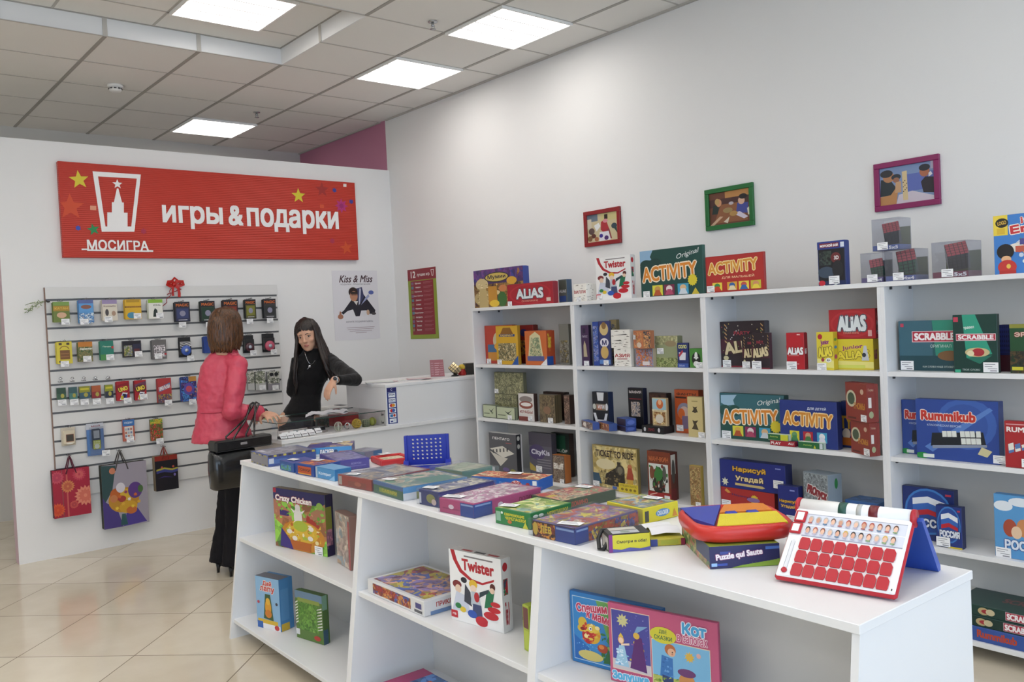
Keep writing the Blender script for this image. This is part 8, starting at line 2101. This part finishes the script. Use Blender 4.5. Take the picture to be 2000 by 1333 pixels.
for dy, sgn in ((-.05, -1), (.05, 1)):
    b = MB()
    Mi = Matrix.Translation(bg.location) @ Matrix.Rotation(rad(6), 4, 'Z')
    la_ = Mi.inverted() @ (ap + Vector((0, 0, .068)))
    p0, p1 = Vector((-.03, dy * .9, H_ * .8)), Vector((.11, dy * .9, H_ * .8))
    y_ = la_.y - .04
    la_.x += .012 * sgn
    pts = [p0, Vector((-.028, dy, H_ * 1.02)), Vector((la_.x * .55 - .02, dy * .4 + y_ * .6 - .03, (H_ + la_.z) / 2)), Vector((la_.x - .018, y_, la_.z - .008)), Vector((la_.x, y_, la_.z + .002)), Vector((la_.x + .018, y_, la_.z - .008)), Vector((la_.x * .5 + .055, dy * .4 + y_ * .6 - .03, (H_ + la_.z) / 2)), Vector((.108, dy, H_ * 1.02)), p1]
    b.tube(pts, .0065, PB, 8)
    b.build('handle', bg)

# ================= the seller in black
SY_ = 6.02
base = Vector((2.93, SY_, 0))
ps = thing('person', 'dark haired woman in a black turtleneck behind the counter, leaning on the raised cabinet', 'person', base)
INV = Matrix.Translation(-base)
dv = Vector((2.95, 6.0, 0)).normalized()
U = Vector((dv.y, -dv.x, 0)); V = dv
SK2 = skin_mat('#cfa288')
LIP = mat('#b06860', .4)
FD = Vector((-.66, -.72, -.14))
hc = P(601, 655, SY_)
HUP = Vector((U.x * -.16, U.y * -.16, 1))
HM = frame_mat((hc.x, hc.y, hc.z), FD, HUP, 1.0)
body = MB()
head(body, HM, SK2)
def row2(y, x0, x1, Y=SY_):
    a, c = P(x0, y, Y), P(x1, y, Y)
    return (a + c) / 2, (c - a).dot(U) / 2
tr_rows = ((690, 594, 630, .7), (703, 582, 642, .6), (725, 576, 638, .66), (750, 573, 632, .7), (780, 570, 624, .7), (800, 552, 622, .7), (830, 546, 622, .75))
body.loft([ell(row2(y, x0, x1)[0], U, V, row2(y, x0, x1)[1] - .012, (row2(y, x0, x1)[1] - .012) * k) for y, x0, x1, k in tr_rows], SK2)
ls = P(640, 703, SY_ - .02); rs = P(583, 706, SY_ + .02)
elb = at(695, 742, 2, CZ + .045)
wri = P(652, 743, elb.y - .10)
body.tube([ls, (ls + elb) / 2, elb], [.04, .036, .032], SK2, 14, ball=True)
body.tube([elb, (elb + wri) / 2, wri], [.034, .032, .024], SK2, 14, ball=True)
hd = P(621, 790, wri.y - .02) - P(644, 748, wri.y)
hand(body, wri + Vector((-.006, 0, -.005)), hd, (-.95, -.25, .2), SK2, (.25, .28, .2), -1, .0, .9, 1.2)
rel = P(571, 765, SY_ + .06); rwr = P(588, 778, SY_ + .13)
body.tube([rs, (rs + rel) / 2, rel], [.036, .036, .032], SK2, 14, ball=True)
body.tube([rel, (rel + rwr) / 2, rwr], [.034, .03, .024], SK2, 14, ball=True)
hand(body, rwr, Vector((.45, .35, -.05)), (0, 1, .2), SK2, (.3, .3, .2), 1)
hp_ = row2(830, 546, 622)[0]
for s in (-1, 1):
    a = hp_ + U * s * .075
    an = Vector((hp_.x - .02, hp_.y, 0)) + U * s * .08
    body.tube([a + Vector((0, 0, .03)), Vector((a.x, a.y, .47)), Vector((an.x, an.y, .3)), Vector((an.x, an.y, .08))], [.085, .055, .05, .034], SK2, 14, ball=True)
    tdir = Vector((FD.x, FD.y, 0)).normalized()
    body.tube([Vector((an.x, an.y, .06)), Vector((an.x, an.y, .04)) + tdir * .12], [.034, .026], SK2, 12, ball=True)
body.xform(INV)
fuse(body, 'body', .0055, ps, [SK2, LIP], is_lip((INV @ HM).inverted()), 3)
face_parts(ps, INV @ HM, '#3a2a20', '#241814', (-.002, -.001))
HD = hair_mat('#0d0908', '#2c1d18', 'dark_brown_hair')
spec = []
r = random.Random(21)
for i in range(90):      # fringe
    ph = r.uniform(rad(-48), rad(48))
    spec.append((ph, r.uniform(.030, .042), .004, r.uniform(.009, .012), .05, 0))
for i in range(140):
    ph = r.uniform(rad(58), rad(302))
    spec.append((ph, r.uniform(-.40, -.32), .07 if abs(ph - pi) > rad(80) else .03, r.uniform(.010, .015), -.02, .02))
for sgn in (-1, 1):      # long locks falling over the front of the shoulders
    for i in range(34):
        ph = sgn * r.uniform(rad(56), rad(80))
        spec.append((ph, r.uniform(-.40, -.28), .05, r.uniform(.010, .015), -.01, -.02, r.uniform(.05, .11)))
hb = MB()
hb.loft([ell((0, y, z), X3, Y3, a, b_) for z, y, a, b_ in ((-.01, -.035, .074, .078), (.05, -.022, .078, .09), (.09, -.016, .066, .084), (.112, -.014, .042, .058), (.121, -.014, .012, .018))], HD)
locks(hb, Matrix.Identity(4), HD, spec, 5)
hb.xform(INV @ HM @ Matrix.Scale(1.03, 4))
hb.build('hair', ps)
# black turtleneck
BKT = mat('#0e0d0f', .8, bump=.15, bscale=150, spec=.2, sheen=.15)
sw_ = MB()
rows = []
for y, x0, x1, k in ((681, 592, 628, .95), (688, 590, 632, .9), (695, 580, 644, .7), (702, 571, 653, .62), (718, 567, 650, .68), (735, 566, 644, .74), (752, 570, 634, .74), (772, 570, 628, .74), (786, 563, 626, .76), (800, 553, 627, .78), (812, 547, 626, .78)):
    m, a = row2(y, x0, x1)
    rows.append(ell(m, U, V, a, a * k, 30))
sw_.loft(rows, BKT)
for s in (-.05, .05):      # bust
    m, a = row2(735, 566, 644)
    sw_.ball(m + U * s - V * .04 + Vector((0, 0, .0)), (.07, .07, .075), BKT, 20, 14)
cu = wri + (elb - wri).normalized() * .03
sw_.tube([ls - U * .04, ls, ls * .55 + elb * .45, elb * .85 + ls * .15, elb], [.056, .06, .055, .05, .046], BKT, 18)
sw_.ball(elb, .047, BKT, 14, 10)
sw_.tube([elb, (elb + cu) / 2, cu], [.046, .041, .033], BKT, 16)
sw_.tube([rs + U * .04, rs, (rs + rel) / 2, rel], [.056, .058, .052, .046], BKT, 16)
sw_.ball(rel, .046, BKT, 14, 10)
sw_.tube([rel, (rel + rwr) / 2, rwr - (rwr - rel).normalized() * .02], [.046, .04, .033], BKT, 16)
sw_.xform(INV)
so = fuse(sw_, 'turtleneck', .007, ps, [BKT], None, 3)
dm = so.modifiers.new('folds', 'DISPLACE'); dm.texture = tx; dm.strength = .010; dm.mid_level = .5
GYT = mat('#2b2a2f', .6, bump=.1, bscale=120, spec=.3)
tr = MB()
m1, a1 = row2(803, 553, 624); m2, a2 = row2(830, 543, 624)
tr.loft([ell(m1 + Vector((0, 0, .03)), U, V, a1 * .8, a1 * .6, 28), ell(m1, U, V, a1 * .94, a1 * .72, 28), ell(m2, U, V, a2 * 1.02, a2 * .8, 28), ell(m2 + Vector((-.0, 0, -.15)), U, V, a2 * 1.0, a2 * .8, 28), ell(Vector((m2.x - .01, m2.y, .55)), U, V, a2 * .92, a2 * .75, 28), ell(Vector((m2.x - .01, m2.y, .52)), U, V, a2 * .88, a2 * .7, 28)], GYT)
tr.xform(INV)
tr.build('skirt', ps)
for s in (-1, 1):
    an = Vector((hp_.x - .02, hp_.y, 0)) + U * s * .08
    bt = MB()
    bt.tube([an + Vector((0, 0, .10)), an + Vector((0, 0, .06)), an + Vector((0, 0, .042)) + tdir * .1, an + Vector((0, 0, .03)) + tdir * .17], [.042, .043, .036, .02], BT, 14, ball=True)
    bt.box(an.x - .02, an.x + .02, an.y - .02, an.y + .02, 0, .03, BT)
    bt.xform(INV); bt.build('shoe', ps)
# necklace and watch
nk = MB()
nm_, na = row2(690, 590, 632)
fr_ = -V
pts = []
for i in range(13):
    t_ = -1 + 2 * i / 12
    pts.append(P(608 + 13 * t_, 712 - 24 * t_ * t_ + 0, SY_ - .10 + .035 * t_ * t_))
nk.tube(pts, .0016, mat('#c9ccd0', .15, 1), 6)
pd = P(605, 716, SY_ - .115)
nk.lathe([(0, -.004), (.010, -.003), (.010, .003), (0, .004)], pd, mat('#d8dade', .15, 1), 14, True, (-V.x, -V.y, 0))
nk.tube([pd, P(600, 722, SY_ - .118)], .0015, mat('#c9ccd0', .15, 1), 6)
nk.xform(INV); o = nk.build('necklace', ps); o['label'] = 'silver chain necklace with a round pendant'
wt = MB()
ax = (elb - wri).normalized()
wt.lathe([(.024, -.009), (.029, -.007), (.029, .007), (.024, .009)], wri + ax * .012, mat('#b8babd', .25, .9), 20, True, ax)
wt.lathe([(0, .027), (.013, .027), (.013, .033), (0, .034)], wri + ax * .012, mat('#3a3c42', .2), 16, True, (-.4, -.8, .4))
wt.xform(INV); wt.build('wrist_watch', ps)
bpy.context.view_layer.update()
